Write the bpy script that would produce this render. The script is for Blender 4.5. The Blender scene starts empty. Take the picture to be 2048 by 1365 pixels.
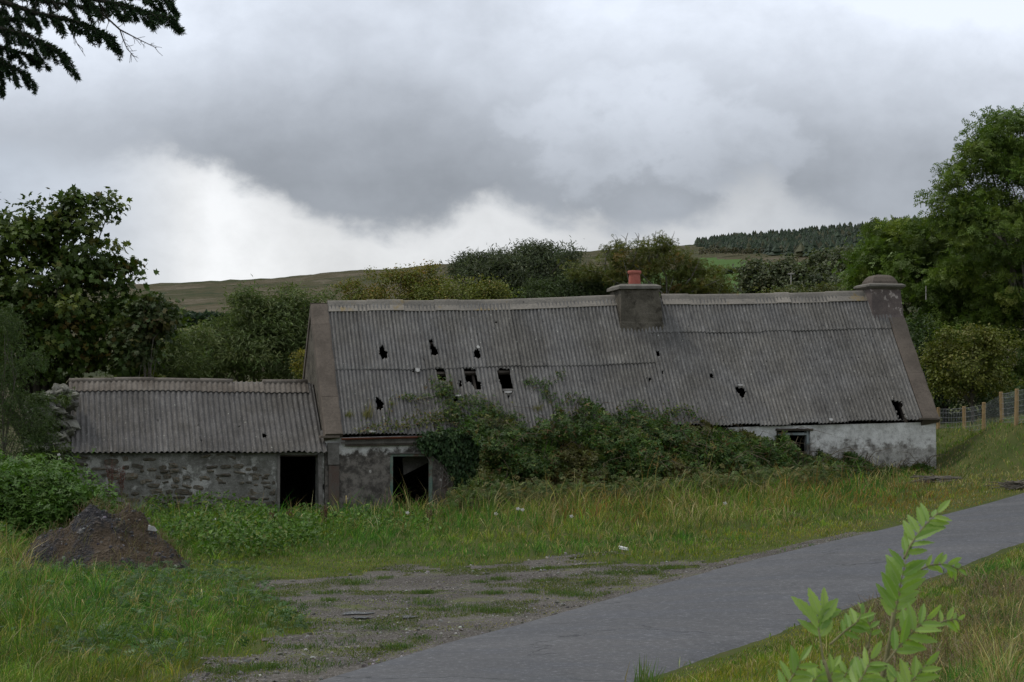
import bpy, math, random
import numpy as np
from mathutils import Vector, Matrix

# ------------------------------------------------------------------ camera, sky, sun, exposure
SC = bpy.context.scene
COL = SC.collection
FPX, HORY = 4200.0, 870.0
CAMZ = 2.3
PITCH = math.atan((HORY - 682.5) / FPX)
cam_data = bpy.data.cameras.new('camera')
cam = bpy.data.objects.new('camera', cam_data)
COL.objects.link(cam)
cam.location = (0, 0, CAMZ)
cam.rotation_euler = (math.pi / 2 + PITCH, 0, 0)
cam_data.sensor_width = 36.0
cam_data.lens = FPX / 2048 * 36.0
cam_data.clip_start = 0.1
cam_data.clip_end = 6000
cam_data.dof.use_dof = True
cam_data.dof.focus_distance = 50
cam_data.dof.aperture_fstop = 18
SC.camera = cam
SC.view_settings.view_transform = 'Standard'
SC.view_settings.look = 'None'
SC.view_settings.exposure = 0.0
SC.view_settings.gamma = 1.0
SC.view_settings.use_curve_mapping = False

SUN_EL, SUN_AZ = math.radians(58), math.radians(-70)


class NT:
    """small node-tree helper"""
    def __init__(s, tree):
        s.t = tree

    def n(s, typ, inputs=None, **kw):
        nd = s.t.nodes.new(typ)
        for k, v in kw.items():
            setattr(nd, k, v)
        if inputs:
            for k, v in inputs.items():
                s.set(nd.inputs[k], v)
        return nd

    def set(s, sock, v):
        if isinstance(v, bpy.types.NodeSocket):
            s.t.links.new(v, sock)
        elif isinstance(v, bpy.types.Node):
            s.t.links.new(v.outputs[0], sock)
        else:
            if isinstance(v, (tuple, list)) and len(v) == 3 and sock.type == 'RGBA':
                v = (*v, 1)
            sock.default_value = v

    def m(s, op, a, b=None, c=None, clamp=False):
        nd = s.t.nodes.new('ShaderNodeMath')
        nd.operation = op
        nd.use_clamp = clamp
        s.set(nd.inputs[0], a)
        if b is not None:
            s.set(nd.inputs[1], b)
        if c is not None:
            s.set(nd.inputs[2], c)
        return nd.outputs[0]

    def mix(s, f, a, b, blend='MIX'):
        nd = s.t.nodes.new('ShaderNodeMix')
        nd.data_type = 'RGBA'
        nd.blend_type = blend
        s.set(nd.inputs[0], f)
        s.set(nd.inputs[6], a)
        s.set(nd.inputs[7], b)
        return nd.outputs[2]

    def ss(s, x, lo, hi):
        nd = s.t.nodes.new('ShaderNodeMapRange')
        nd.interpolation_type = 'SMOOTHSTEP'
        s.set(nd.inputs[0], x)
        nd.inputs[1].default_value = lo
        nd.inputs[2].default_value = hi
        return nd.outputs[0]

    def noise(s, vec, scale, detail=4, rough=0.55, dist=0.0):
        nd = s.t.nodes.new('ShaderNodeTexNoise')
        if vec is not None:
            s.set(nd.inputs['Vector'], vec)
        nd.inputs['Scale'].default_value = scale
        nd.inputs['Detail'].default_value = detail
        nd.inputs['Roughness'].default_value = rough
        nd.inputs['Distortion'].default_value = dist
        return nd.outputs[0]

    def ramp(s, x, pts, interp='LINEAR'):
        nd = s.t.nodes.new('ShaderNodeValToRGB')
        s.set(nd.inputs[0], x)
        cr = nd.color_ramp
        cr.interpolation = interp
        while len(cr.elements) < len(pts):
            cr.elements.new(0.5)
        for e, (p, c) in zip(cr.elements, pts):
            e.position = p
            e.color = (c, c, c, 1) if not isinstance(c, (tuple, list)) else (*c, 1)
        return nd.outputs[0]


def build_world():
    w = bpy.data.worlds.new('World')
    SC.world = w
    w.use_nodes = True
    t = w.node_tree
    t.nodes.clear()
    h = NT(t)
    tc = h.n('ShaderNodeTexCoord')
    sep = h.n('ShaderNodeSeparateXYZ', {0: tc.outputs['Generated']})
    X, Y, Z = sep.outputs
    az = h.m('ARCTAN2', X, Y)
    U = h.m('MULTIPLY', az, 4.2)
    V = h.m('MULTIPLY', h.m('ARCSINE', Z), 4.2)
    uv = h.n('ShaderNodeCombineXYZ', {0: U, 1: h.m('MULTIPLY', V, 1.35), 2: 0.0})
    n1 = h.noise(uv, 1.9, 6, 0.55, 0.1)
    n2 = h.noise(uv, 5.0, 9, 0.60, 0.12)
    off = h.n('ShaderNodeCombineXYZ', {0: h.m('ADD', U, 7.3), 1: h.m('MULTIPLY', V, 2.2), 2: 1.7})
    n3 = h.noise(off, 1.3, 4, 0.5, 0.1)
    # lower edge of the grey cloud deck
    un = h.m('MULTIPLY_ADD', U, 0.4, 0.5, clamp=True)

    def up(px):
        return ((px - 1024) / 1000) * 0.4 + 0.5
    E = h.ramp(un, [(0.0, .54), (up(0), .56), (up(330), .54), (up(470), .49), (up(640), .42), (up(860), .405),
                    (up(990), .47), (up(1100), .43), (up(1220), .40), (up(1400), .43), (up(1530), .475), (up(1700), .40), (up(2048), .40), (1.0, .42)])
    tt = h.m('SUBTRACT', V, E)
    tt = h.m('ADD', tt, h.m('MULTIPLY', h.m('SUBTRACT', n2, 0.5), 0.20))
    tt = h.m('ADD', tt, h.m('MULTIPLY', h.m('SUBTRACT', n1, 0.5), 0.06))
    cloud = h.ss(tt, -0.03, 0.04)
    # colour of the break below the deck
    lowv = h.ramp(un, [(0.0, .55), (up(0), .60), (up(200), .63), (up(340), .80), (up(430), .98), (up(560), .86), (up(700), .76),
                       (up(1000), .80), (up(1150), .70), (up(1400), .66), (up(1600), .60), (up(2048), .5), (1.0, .5)])
    lowv = h.m('MULTIPLY', lowv, h.m('MULTIPLY_ADD', n2, 0.55, 0.74))
    low = h.mix(lowv, (0.0, 0.0, 0.0), (1.0, 1.0, 1.0))
    blue = h.ramp(un, [(up(0), 1.0), (up(200), .8), (up(380), 0.15), (up(600), .1), (up(1300), .2), (up(1900), .7)])
    low = h.mix(blue, low, h.mix(1.0, low, (0.88, 0.96, 1.09), 'MULTIPLY'))
    # colour of the deck, dark at its base and paler higher up
    hi = h.ramp(h.m('MULTIPLY', V, 0.5, clamp=True),
                [(.19, .38), (.25, .36), (.29, .43), (.33, .57), (.39, .76), (.44, .86), (.55, .76), (.8, .66), (1.0, .66)])
    side = h.ramp(un, [(0.0, 1.25), (up(0), 1.22), (up(300), 1.10), (up(520), .92), (up(850), .86), (up(1000), .98), (up(1100), 1.04),
                       (up(1300), 1.1), (up(1450), 1.0), (up(1700), 1.06), (up(2048), 1.15), (1.0, 1.15)])
    # ramps clamp at 1, so the side factor is stored halved
    side = h.m('MULTIPLY', h.ramp(un, [(0.0, .62), (up(0), .62), (up(300), .56), (up(520), .48), (up(850), .46), (up(1000), .50),
                                       (up(1100), .53), (up(1300), .55), (up(1450), .51), (up(1700), .54), (up(2048), .58), (1.0, .57)]), 2.0)
    hi = h.m('MULTIPLY', hi, side)
    hi = h.m('MULTIPLY', hi, h.m('MULTIPLY_ADD', n1, 0.55, 0.73))
    hi = h.m('MULTIPLY', hi, h.m('MULTIPLY_ADD', n3, 0.40, 0.80))
    hi = h.m('MULTIPLY', hi, h.m('MULTIPLY_ADD', n2, 0.55, 0.725))
    # pale billow right of the middle
    du = h.m('DIVIDE', h.m('SUBTRACT', U, 0.29), 0.30)
    dv = h.m('DIVIDE', h.m('SUBTRACT', V, 0.60), 0.13)
    r2 = h.m('ADD', h.m('MULTIPLY', du, du), h.m('MULTIPLY', dv, dv))
    r2 = h.m('ADD', r2, h.m('MULTIPLY', h.m('SUBTRACT', n2, 0.5), 6.0))
    puff = h.m('MULTIPLY', h.ss(r2, 1.3, 0.2), h.m('MULTIPLY_ADD', n2, 0.6, 0.10))
    hi = h.m('ADD', hi, h.m('MULTIPLY', puff, 0.36))
    hc = h.mix(hi, (0, 0, 0), (0.935, 1.0, 1.115))
    sky = h.n('ShaderNodeTexSky')
    sky.sky_type = 'NISHITA'
    sky.sun_disc = False
    sky.sun_elevation = SUN_EL
    sky.sun_rotation = SUN_AZ
    col = h.mix(cloud, low, hc)
    skyc = h.mix(1.0, sky.outputs[0], (0.1, 0.1, 0.1), 'MULTIPLY')
    col = h.mix(0.08, col, skyc)
    below = h.ss(Z, -0.02, 0.0)
    col = h.mix(below, (0.06, 0.07, 0.05), col)
    bg = h.n('ShaderNodeBackground', {0: col, 1: 1.0})
    out = h.n('ShaderNodeOutputWorld')
    t.links.new(bg.outputs[0], out.inputs[0])


build_world()
sun_data = bpy.data.lights.new('sun', 'SUN')
sun_data.energy = 1.5
sun_data.angle = math.radians(12)
sun_data.color = (1.0, 0.96, 0.9)
sun = bpy.data.objects.new('sun', sun_data)
COL.objects.link(sun)
# towards the sun: azimuth measured from +Y to +X
sd = Vector((math.sin(SUN_AZ) * math.cos(SUN_EL), math.cos(SUN_AZ) * math.cos(SUN_EL), math.sin(SUN_EL)))
sun.rotation_euler = sd.to_track_quat('Z', 'Y').to_euler()

# ------------------------------------------------------------------ helpers
RNG = np.random.default_rng(7)
random.seed(7)
CP, SP = math.cos(PITCH), math.sin(PITCH)


def ray(px, py):
    """world direction of a photo pixel, normalised to unit depth along y"""
    x = (px - 1024.0) / FPX
    z = -(py - 682.5) / FPX
    Yd = CP - z * SP
    Zd = SP + z * CP
    return x / Yd, 1.0, Zd / Yd


def at(px, py, Y):
    r = ray(px, py)
    return np.array([r[0] * Y, Y, CAMZ + r[2] * Y])


def proj(P):
    P = np.asarray(P, float)
    x, y, z = P[..., 0], P[..., 1], P[..., 2] - CAMZ
    d = y * CP + z * SP
    v = -y * SP + z * CP
    return 1024 + FPX * x / d, 682.5 - FPX * v / d


def _hash(ix, iy, iz, seed):
    h = (ix * 374761393 + iy * 668265263 + iz * 2147483647 + seed * 1274126177) & 0xffffffff
    h = ((h ^ (h >> 13)) * 1274126177) & 0xffffffff
    return ((h ^ (h >> 16)) & 0xffff) / 65535.0


def vnoise(x, y, z=0.0, seed=0):
    """value noise in 0..1, vectorised"""
    x, y, z = np.broadcast_arrays(np.asarray(x, float), np.asarray(y, float), np.asarray(z, float))
    ix, iy, iz = np.floor(x).astype(np.int64), np.floor(y).astype(np.int64), np.floor(z).astype(np.int64)
    fx, fy, fz = x - ix, y - iy, z - iz
    fx, fy, fz = [f * f * (3 - 2 * f) for f in (fx, fy, fz)]
    r = 0
    for dx in (0, 1):
        for dy in (0, 1):
            for dz in (0, 1):
                w = (fx if dx else 1 - fx) * (fy if dy else 1 - fy) * (fz if dz else 1 - fz)
                r = r + w * _hash(ix + dx, iy + dy, iz + dz, seed)
    return r


def fnoise(x, y, z=0.0, seed=0, octs=3):
    r, a, s = 0, 1.0, 0
    for o in range(octs):
        r = r + a * vnoise(np.asarray(x) * 2 ** o, np.asarray(y) * 2 ** o, np.asarray(z) * 2 ** o, seed + o)
        s += a
        a *= 0.5
    return r / s


def sstep(x, a, b):
    t = np.clip((np.asarray(x, float) - a) / (b - a), 0, 1)
    return t * t * (3 - 2 * t)


def in_poly(px, py, poly):
    px, py = np.asarray(px, float), np.asarray(py, float)
    inside = np.zeros(px.shape, bool)
    n = len(poly)
    j = n - 1
    for i in range(n):
        xi, yi = poly[i]
        xj, yj = poly[j]
        c = ((yi > py) != (yj > py)) & (px < (xj - xi) * (py - yi) / (yj - yi + 1e-12) + xi)
        inside ^= c
        j = i
    return inside


def mesh_np(name, V, F, col=None, smooth=False, uv=None):
    """F: (n,k) array or list of arrays/polygons"""
    me = bpy.data.meshes.new(name)
    V = np.asarray(V, np.float32).reshape(-1, 3)
    me.vertices.add(len(V))
    me.vertices.foreach_set('co', V.ravel())
    if isinstance(F, np.ndarray):
        Fs = [F]
    else:
        Fs = F
        if len(F) and not isinstance(F[0], np.ndarray):
            by = {}
            for f in F:
                by.setdefault(len(f), []).append(f)
            Fs = [np.array(v) for v in by.values()]
    tot = sum(f.size for f in Fs)
    loops = np.concatenate([f.ravel() for f in Fs]).astype(np.int32)
    starts, s = [], 0
    for f in Fs:
        n, k = f.shape
        starts.append(s + np.arange(n) * k)
        s += n * k
    starts = np.concatenate(starts).astype(np.int32)
    me.loops.add(tot)
    me.loops.foreach_set('vertex_index', loops)
    me.polygons.add(len(starts))
    me.polygons.foreach_set('loop_start', starts)
    if smooth:
        me.polygons.foreach_set('use_smooth', np.ones(len(starts), bool))
    else:
        me.polygons.foreach_set('use_smooth', np.zeros(len(starts), bool))
    me.update(calc_edges=True)
    if col is not None:
        a = me.color_attributes.new('Col', 'FLOAT_COLOR', 'POINT')
        c = np.ones((len(V), 4), np.float32)
        c[:, :3] = col
        a.data.foreach_set('color', c.ravel())
    me.validate()
    return me


def tag(o, label=None, cat=None, group=None, kind=None):
    if label:
        o['label'] = label
    if cat:
        o['category'] = cat
    if group:
        o['group'] = group
    if kind:
        o['kind'] = kind
    return o


class Thing:
    def __init__(s, name, loc, label, cat, group=None, kind=None):
        s.loc = np.array(loc, float)
        s.o = bpy.data.objects.new(name, None)
        s.o.empty_display_size = 0.2
        COL.objects.link(s.o)
        s.o.location = tuple(s.loc)
        tag(s.o, label, cat, group, kind)

    def part(s, name, V, F, mat, parent=None, smooth=False, col=None, label=None, kind=None):
        me = mesh_np(name, np.asarray(V, float).reshape(-1, 3) - s.loc, F, col, smooth)
        me.materials.append(mat)
        return s.link(name, me, parent, label, kind)

    def link(s, name, me, parent=None, label=None, kind=None, M=None):
        o = bpy.data.objects.new(name, me)
        COL.objects.link(o)
        o.parent = parent or s.o
        if M is not None:
            o.matrix_basis = Matrix.Translation(Vector(-s.loc)) @ M
        if label:
            o['label'] = label
        if kind:
            o['kind'] = kind
        return o


def single(name, V, F, mat, label=None, cat=None, group=None, kind=None, smooth=False, col=None, loc=None):
    V = np.asarray(V, float).reshape(-1, 3)
    loc = np.zeros(3) if loc is None else np.array(loc, float)
    me = mesh_np(name, V - loc, F, col, smooth)
    me.materials.append(mat)
    o = bpy.data.objects.new(name, me)
    COL.objects.link(o)
    o.location = tuple(loc)
    return tag(o, label, cat, group, kind)


class MB:
    """collects simple shapes into one V, F"""
    def __init__(s):
        s.V, s.F, s.n = [], [], 0

    def add(s, V, F):
        V = np.asarray(V, float).reshape(-1, 3)
        s.V.append(V)
        for f in F:
            s.F.append(tuple(int(i) + s.n for i in f))
        s.n += len(V)

    def hexa(s, c):
        """8 corners: 0-3 bottom ring, 4-7 top ring"""
        s.add(c, [(0, 3, 2, 1), (4, 5, 6, 7), (0, 1, 5, 4), (1, 2, 6, 5), (2, 3, 7, 6), (3, 0, 4, 7)])

    def tube(s, pts, rads, sides=6, cap=True):
        pts = np.asarray(pts, float)
        n = len(pts)
        rads = np.broadcast_to(rads, (n,))
        V = []
        for i in range(n):
            d = pts[min(i + 1, n - 1)] - pts[max(i - 1, 0)]
            d = d / (np.linalg.norm(d) + 1e-9)
            a = np.cross(d, [0, 0, 1.0] if abs(d[2]) < 0.9 else [1.0, 0, 0])
            a /= np.linalg.norm(a) + 1e-9
            b = np.cross(d, a)
            for k in range(sides):
                t = 2 * math.pi * k / sides
                V.append(pts[i] + rads[i] * (math.cos(t) * a + math.sin(t) * b))
        F = []
        for i in range(n - 1):
            for k in range(sides):
                k2 = (k + 1) % sides
                F.append((i * sides + k, i * sides + k2, (i + 1) * sides + k2, (i + 1) * sides + k))
        if cap:
            F.append(tuple(range(sides - 1, -1, -1)))
            F.append(tuple((n - 1) * sides + k for k in range(sides)))
        s.add(V, F)

    def arrays(s):
        return np.concatenate(s.V), s.F


# ------------------------------------------------------------------ materials
def new_mat(name):
    m = bpy.data.materials.new(name)
    m.use_nodes = True
    t = m.node_tree
    t.nodes.clear()
    h = NT(t)
    out = h.n('ShaderNodeOutputMaterial')
    return m, h, out


def principled(h, out, col, rough=0.9, bump=None, bstr=0.3, bdist=0.02, spec=0.3, **kw):
    b = h.n('ShaderNodeBsdfPrincipled')
    h.set(b.inputs['Base Color'], col)
    h.set(b.inputs['Roughness'], rough)
    b.inputs['Specular IOR Level'].default_value = spec
    if bump is not None:
        bp = h.n('ShaderNodeBump', {'Height': bump, 'Strength': bstr, 'Distance': bdist})
        h.t.links.new(bp.outputs[0], b.inputs['Normal'])
    h.t.links.new(b.outputs[0], out.inputs[0])
    return b


def mat_leaf(name, trans=0.25, rough=0.55, spec=0.25):
    m, h, out = new_mat(name)
    at_ = h.n('ShaderNodeAttribute', attribute_name='Col')
    g = h.n('ShaderNodeNewGeometry')
    n = h.noise(g.outputs['Position'], 3.0, 2)
    c = h.mix(1.0, at_.outputs[0], h.mix(n, (0.72, 0.72, 0.72), (1.28, 1.28, 1.28)), 'MULTIPLY')
    b = h.n('ShaderNodeBsdfPrincipled', {'Base Color': c, 'Roughness': rough})
    b.inputs['Specular IOR Level'].default_value = spec
    tr = h.n('ShaderNodeBsdfTranslucent', {0: h.mix(1.0, c, (1.1, 1.25, 0.6), 'MULTIPLY')})
    ms = h.n('ShaderNodeMixShader', {0: trans, 1: b.outputs[0], 2: tr.outputs[0]})
    h.t.links.new(ms.outputs[0], out.inputs[0])
    return m


def mat_mottle(name, c1, c2, c3=None, s1=1.5, s2=9, spots=None, rough=0.95, bstr=0.5, bdist=0.02, c3th=(0.5, 0.62), rand=0.0):
    """mottled masonry / bark / soil: two colours by noise, a third in patches, fine grain"""
    m, h, out = new_mat(name)
    tc = h.n('ShaderNodeTexCoord').outputs['Object']
    n1 = h.noise(tc, s1, 5, 0.6)
    n2 = h.noise(tc, s2, 5, 0.65)
    n3 = h.noise(tc, s2 * 7, 3, 0.6)
    f = h.ss(h.m('ADD', h.m('MULTIPLY', n1, 0.6), h.m('MULTIPLY', n2, 0.4)), 0.38, 0.62)
    c = h.mix(f, c1, c2)
    if c3 is not None:
        mp = h.n('ShaderNodeMapping', {'Vector': tc, 'Location': (3.1, 7.7, 1.3)})
        n4 = h.noise(mp.outputs[0], s1 * 1.3, 6, 0.65)
        c = h.mix(h.ss(n4, *c3th), c, c3)
    c = h.mix(h.m('MULTIPLY', h.ss(n3, 0.45, 0.75), 0.45), c, h.mix(1.0, c, (1.6, 1.6, 1.55), 'MULTIPLY'))
    c = h.mix(h.m('MULTIPLY', h.ss(n3, 0.5, 0.3), 0.5), c, h.mix(1.0, c, (0.45, 0.45, 0.45), 'MULTIPLY'))
    if spots is not None:
        v = h.n('ShaderNodeTexVoronoi', {'Vector': tc, 'Scale': spots[1]})
        c = h.mix(h.m('MULTIPLY', h.ss(v.outputs[0], spots[2], spots[2] * 0.5), h.ss(n1, 0.45, 0.6)), c, spots[0])
    if rand:
        oi = h.n('ShaderNodeObjectInfo')
        k = h.m('MULTIPLY_ADD', oi.outputs['Random'], rand, 1 - rand / 2)
        kc = h.n('ShaderNodeCombineColor', {0: k, 1: k, 2: h.m('MULTIPLY', k, 0.97)})
        c = h.mix(1.0, c, kc.outputs[0], 'MULTIPLY')
    bump = h.m('ADD', n2, h.m('MULTIPLY', n3, 0.5))
    principled(h, out, c, rough, bump, bstr, bdist)
    return m


def mat_sheet(name, base, warm, streak=0.5):
    """weathered asbestos-cement corrugated sheet; v runs down the slope (attribute not needed: object z)"""
    m, h, out = new_mat(name)
    tc = h.n('ShaderNodeTexCoord').outputs['Object']
    oi = h.n('ShaderNodeObjectInfo')
    # coordinates along the house axis and down slope
    rot = h.n('ShaderNodeMapping', {'Vector': tc, 'Rotation': (0, 0, -THETA)})
    sx = h.n('ShaderNodeSeparateXYZ', {0: rot.outputs[0]})
    st = h.n('ShaderNodeCombineXYZ', {0: h.m('MULTIPLY', sx.outputs[0], 9.0), 1: 0.0, 2: h.m('MULTIPLY', sx.outputs[2], 0.9)})
    ns = h.noise(st.outputs[0], 1.0, 4, 0.6)
    n1 = h.noise(tc, 0.7, 5, 0.6)
    sv = h.n('ShaderNodeCombineXYZ', {0: h.m('MULTIPLY', sx.outputs[0], 22.0), 1: 0.0, 2: h.m('MULTIPLY', sx.outputs[2], 5.0)})
    n2 = h.noise(sv.outputs[0], 1.0, 4, 0.7)
    n3 = h.noise(tc, 42, 2, 0.6)
    c = h.mix(h.ss(n1, 0.35, 0.65), base, warm)
    k = h.m('MULTIPLY_ADD', oi.outputs['Random'], 0.20, 0.98)
    nb_ = h.noise(tc, 1.7, 5, 0.65)
    k = h.m('MULTIPLY', k, h.m('MULTIPLY_ADD', nb_, 1.1, 0.45))
    k = h.m('MULTIPLY', k, h.m('MULTIPLY_ADD', ns, streak * 1.5, 1 - streak * 0.75))
    k = h.m('MULTIPLY', k, h.m('MULTIPLY_ADD', n2, 1.8, 0.08))
    n5 = h.noise(tc, 20, 3, 0.75)
    k = h.m('MULTIPLY', k, h.m('MULTIPLY_ADD', n5, 1.2, 0.38))
    kc = h.n('ShaderNodeCombineColor', {0: k, 1: k, 2: k})
    c = h.mix(1.0, c, kc.outputs[0], 'MULTIPLY')
    # pale run-off streaks and lichen
    c = h.mix(h.m('MULTIPLY', h.ss(ns, 0.60, 0.78), h.m('MULTIPLY', h.ss(n1, 0.42, 0.6), 0.6)), c, (0.36, 0.355, 0.345))
    c = h.mix(h.m('MULTIPLY', h.ss(n5, 0.60, 0.72), 0.45), c, (0.36, 0.36, 0.34))
    c = h.mix(h.m('MULTIPLY', h.ss(n3, 0.40, 0.24), 0.6), c, (0.04, 0.04, 0.038))
    v = h.n('ShaderNodeTexVoronoi', {'Vector': tc, 'Scale': 2.6})
    c = h.mix(h.ss(v.outputs[0], 0.075, 0.045), c, (0.045, 0.045, 0.045))
    v2 = h.n('ShaderNodeTexVoronoi', {'Vector': tc, 'Scale': 3.3})
    c = h.mix(h.m('MULTIPLY', h.ss(v2.outputs[0], 0.07, 0.05), 0.8), c, (0.42, 0.42, 0.36))
    principled(h, out, c, 0.85, h.m('ADD', n2, n3), 0.35, 0.01, spec=0.25)
    return m


THETA = math.radians(13.0)
M = {}
M['sheet'] = mat_sheet('weathered_cement_sheet', (0.137, 0.131, 0.121), (0.127, 0.118, 0.102))
M['shed_sheet'] = mat_sheet('shed_cement_sheet', (0.096, 0.090, 0.082), (0.080, 0.073, 0.062))
M['ridge'] = mat_mottle('ridge_cement', (0.254, 0.228, 0.195), (0.172, 0.156, 0.136), (0.246, 0.188, 0.101), 1.2, 14, ((0.041, 0.040, 0.039), 5.0, 0.16), rand=0.2, c3th=(0.58, 0.7))
M['shed_ridge'] = mat_mottle('shed_ridge_cement', (0.105, 0.088, 0.072), (0.175, 0.152, 0.13), None, 1.4, 12, rand=0.25)
M['coping'] = mat_mottle('concrete_coping', (0.090, 0.073, 0.058), (0.133, 0.108, 0.087), None, 1.6, 14, rand=0.15)
M['render'] = mat_mottle('grey_render', (0.078, 0.068, 0.050), (0.135, 0.118, 0.090), (0.049, 0.042, 0.030), 1.9, 9, bstr=0.9, bdist=.04)
M['chimney_pale'] = mat_mottle('blotched_chimney_render', (0.095, 0.077, 0.070), (0.135, 0.108, 0.095), (0.360, 0.315, 0.279), 2.2, 7, c3th=(0.55, 0.62))
M['cap'] = mat_mottle('chimney_cap_cement', (0.120, 0.109, 0.090), (0.180, 0.165, 0.137), None, 3, 20)
M['terracotta'] = mat_mottle('red_clay', (0.30, 0.085, 0.06), (0.36, 0.12, 0.09), None, 3, 15, bstr=0.15)
M['dark'] = mat_mottle('soot_and_shade_interior', (0.012, 0.011, 0.010), (0.022, 0.02, 0.018), None, 2, 9)  # soot tone pushed near black: the shade indoors is put into the colour
M['oldwood'] = mat_mottle('weathered_timber', (0.111, 0.102, 0.089), (0.187, 0.174, 0.157), None, 3, 22)
M['darkwood'] = mat_mottle('dark_timber', (0.05, 0.04, 0.032), (0.09, 0.075, 0.06), None, 3, 22)
M['redwood'] = mat_mottle('red_brown_timber', (0.10, 0.066, 0.052), (0.10, 0.085, 0.07), None, 3, 18)
M['palewood'] = mat_mottle('pale_painted_timber', (0.42, 0.41, 0.38), (0.28, 0.27, 0.25), None, 3, 18)
M['greenpaint'] = mat_mottle('flaking_green_paint', (0.110, 0.180, 0.145), (0.220, 0.243, 0.194), (0.176, 0.126, 0.097), 3, 20, bstr=0.2)
M['greypaint'] = mat_mottle('grey_window_paint', (0.20, 0.24, 0.24), (0.30, 0.33, 0.32), (0.13, 0.12, 0.10), 3, 20, bstr=0.2)
M['rust'] = mat_mottle('rusty_iron', (0.13, 0.045, 0.025), (0.075, 0.03, 0.02), None, 4, 18)
M['stone'] = mat_mottle('field_stone', (0.083, 0.075, 0.056), (0.167, 0.151, 0.122), (0.098, 0.069, 0.043), 2.5, 12, rand=0.8, c3th=(0.52, 0.6))
M['loosestone'] = mat_mottle('loose_lichened_stone', (0.12, 0.115, 0.095), (0.19, 0.185, 0.16), (0.085, 0.085, 0.05), 2.5, 12, rand=0.6)
M['mortar'] = mat_mottle('old_mortar', (0.13, 0.125, 0.105), (0.25, 0.243, 0.215), (0.42, 0.41, 0.375), 1.9, 9, c3th=(0.50, 0.62), bstr=1.0, bdist=0.05)
M['postwood'] = mat_mottle('new_fence_post', (0.36, 0.25, 0.125), (0.28, 0.19, 0.095), None, 4, 25, rand=0.2)
M['wire'] = mat_mottle('galvanised_wire', (0.22, 0.23, 0.23), (0.3, 0.31, 0.31), None, 4, 25, rough=0.5)
M['bark'] = mat_mottle('bark', (0.09, 0.075, 0.055), (0.16, 0.145, 0.12), None, 2, 12, bstr=0.8)
M['twig'] = mat_mottle('grey_twig', (0.16, 0.14, 0.115), (0.24, 0.22, 0.19), None, 2, 12)
M['canes'] = mat_mottle('bramble_cane', (0.07, 0.055, 0.035), (0.12, 0.095, 0.06), None, 2, 12)
M['darktwig'] = mat_mottle('dark_twig', (0.035, 0.03, 0.022), (0.06, 0.05, 0.04), None, 2, 12)
M['leaf'] = mat_leaf('leaf')
M['grass'] = mat_leaf('grass_blade', 0.35, 0.6, 0.2)
M['needle'] = mat_leaf('needle', 0.1, 0.6, 0.2)
M['pole'] = mat_mottle('pale_pole', (0.40, 0.37, 0.33), (0.32, 0.30, 0.27), None, 2, 12)
M['wool'] = mat_mottle('wool', (0.75, 0.73, 0.68), (0.65, 0.63, 0.58), None, 2, 12)


def mat_wall_house():
    """limewash over dark mouldy render: white towards the top, bare and stained lower down"""
    m, h, out = new_mat('limewashed_wall')
    tc = h.n('ShaderNodeTexCoord').outputs['Object']
    rot = h.n('ShaderNodeMapping', {'Vector': tc, 'Rotation': (0, 0, -THETA)})
    s = h.n('ShaderNodeSeparateXYZ', {0: rot.outputs[0]})
    a, z = s.outputs[0], s.outputs[2]
    n1 = h.noise(tc, 1.1, 6, 0.62)
    n2 = h.noise(tc, 4.5, 6, 0.68)
    n3 = h.noise(tc, 40, 3, 0.6)
    zz = h.m('SUBTRACT', z, h.m('MULTIPLY', a, 0.028))     # height above the sloping sill line
    # left third of the wall has nearly lost its limewash
    left = h.ss(a, 5.2, 7.0)
    th = h.m('MULTIPLY_ADD', left, -0.24, 1.60)
    k = h.m('ADD', h.m('SUBTRACT', zz, th), h.m('MULTIPLY', h.m('SUBTRACT', h.m('ADD', h.m('MULTIPLY', n1, 0.5), h.m('MULTIPLY', n2, 0.5)), 0.5), 2.2))
    wash = h.ss(k, -0.02, 0.25)
    base = h.mix(h.ss(n2, 0.38, 0.62), (0.065, 0.058, 0.05), (0.19, 0.17, 0.145))
    base = h.mix(h.m('MULTIPLY', h.ss(n1, 0.55, 0.66), 0.6), base, (0.15, 0.11, 0.092))
    base = h.mix(h.m('MULTIPLY', left, h.ss(n2, 0.30, 0.62)), h.mix(left, base, h.mix(0.5, base, (0.20, 0.185, 0.16))), (0.40, 0.385, 0.345))
    wcol = h.mix(h.ss(n2, 0.3, 0.7), (0.62, 0.61, 0.57), (0.80, 0.79, 0.75))
    wcol = h.mix(h.m('MULTIPLY', h.ss(n1, 0.54, 0.70), 0.5), wcol, (0.26, 0.255, 0.235))
    c = h.mix(h.m('MULTIPLY', wash, h.m('MULTIPLY_ADD', h.ss(k, 0.9, 0.2), -0.35, 1.0)), base, wcol)
    c = h.mix(h.m('MULTIPLY', h.ss(n3, 0.44, 0.28), 0.55), c, (0.05, 0.048, 0.043))
    v = h.n('ShaderNodeTexVoronoi', {'Vector': tc, 'Scale': 3.1})
    c = h.mix(h.m('MULTIPLY', h.ss(v.outputs[0], 0.14, 0.09), h.ss(n2, 0.45, 0.55)), c, (0.45, 0.42, 0.38))
    principled(h, out, c, 0.95, h.m('ADD', h.m('MULTIPLY', n2, 2.0), n3), 0.6, 0.03, spec=0.15)
    return m


M['housewall'] = mat_wall_house()


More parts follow.
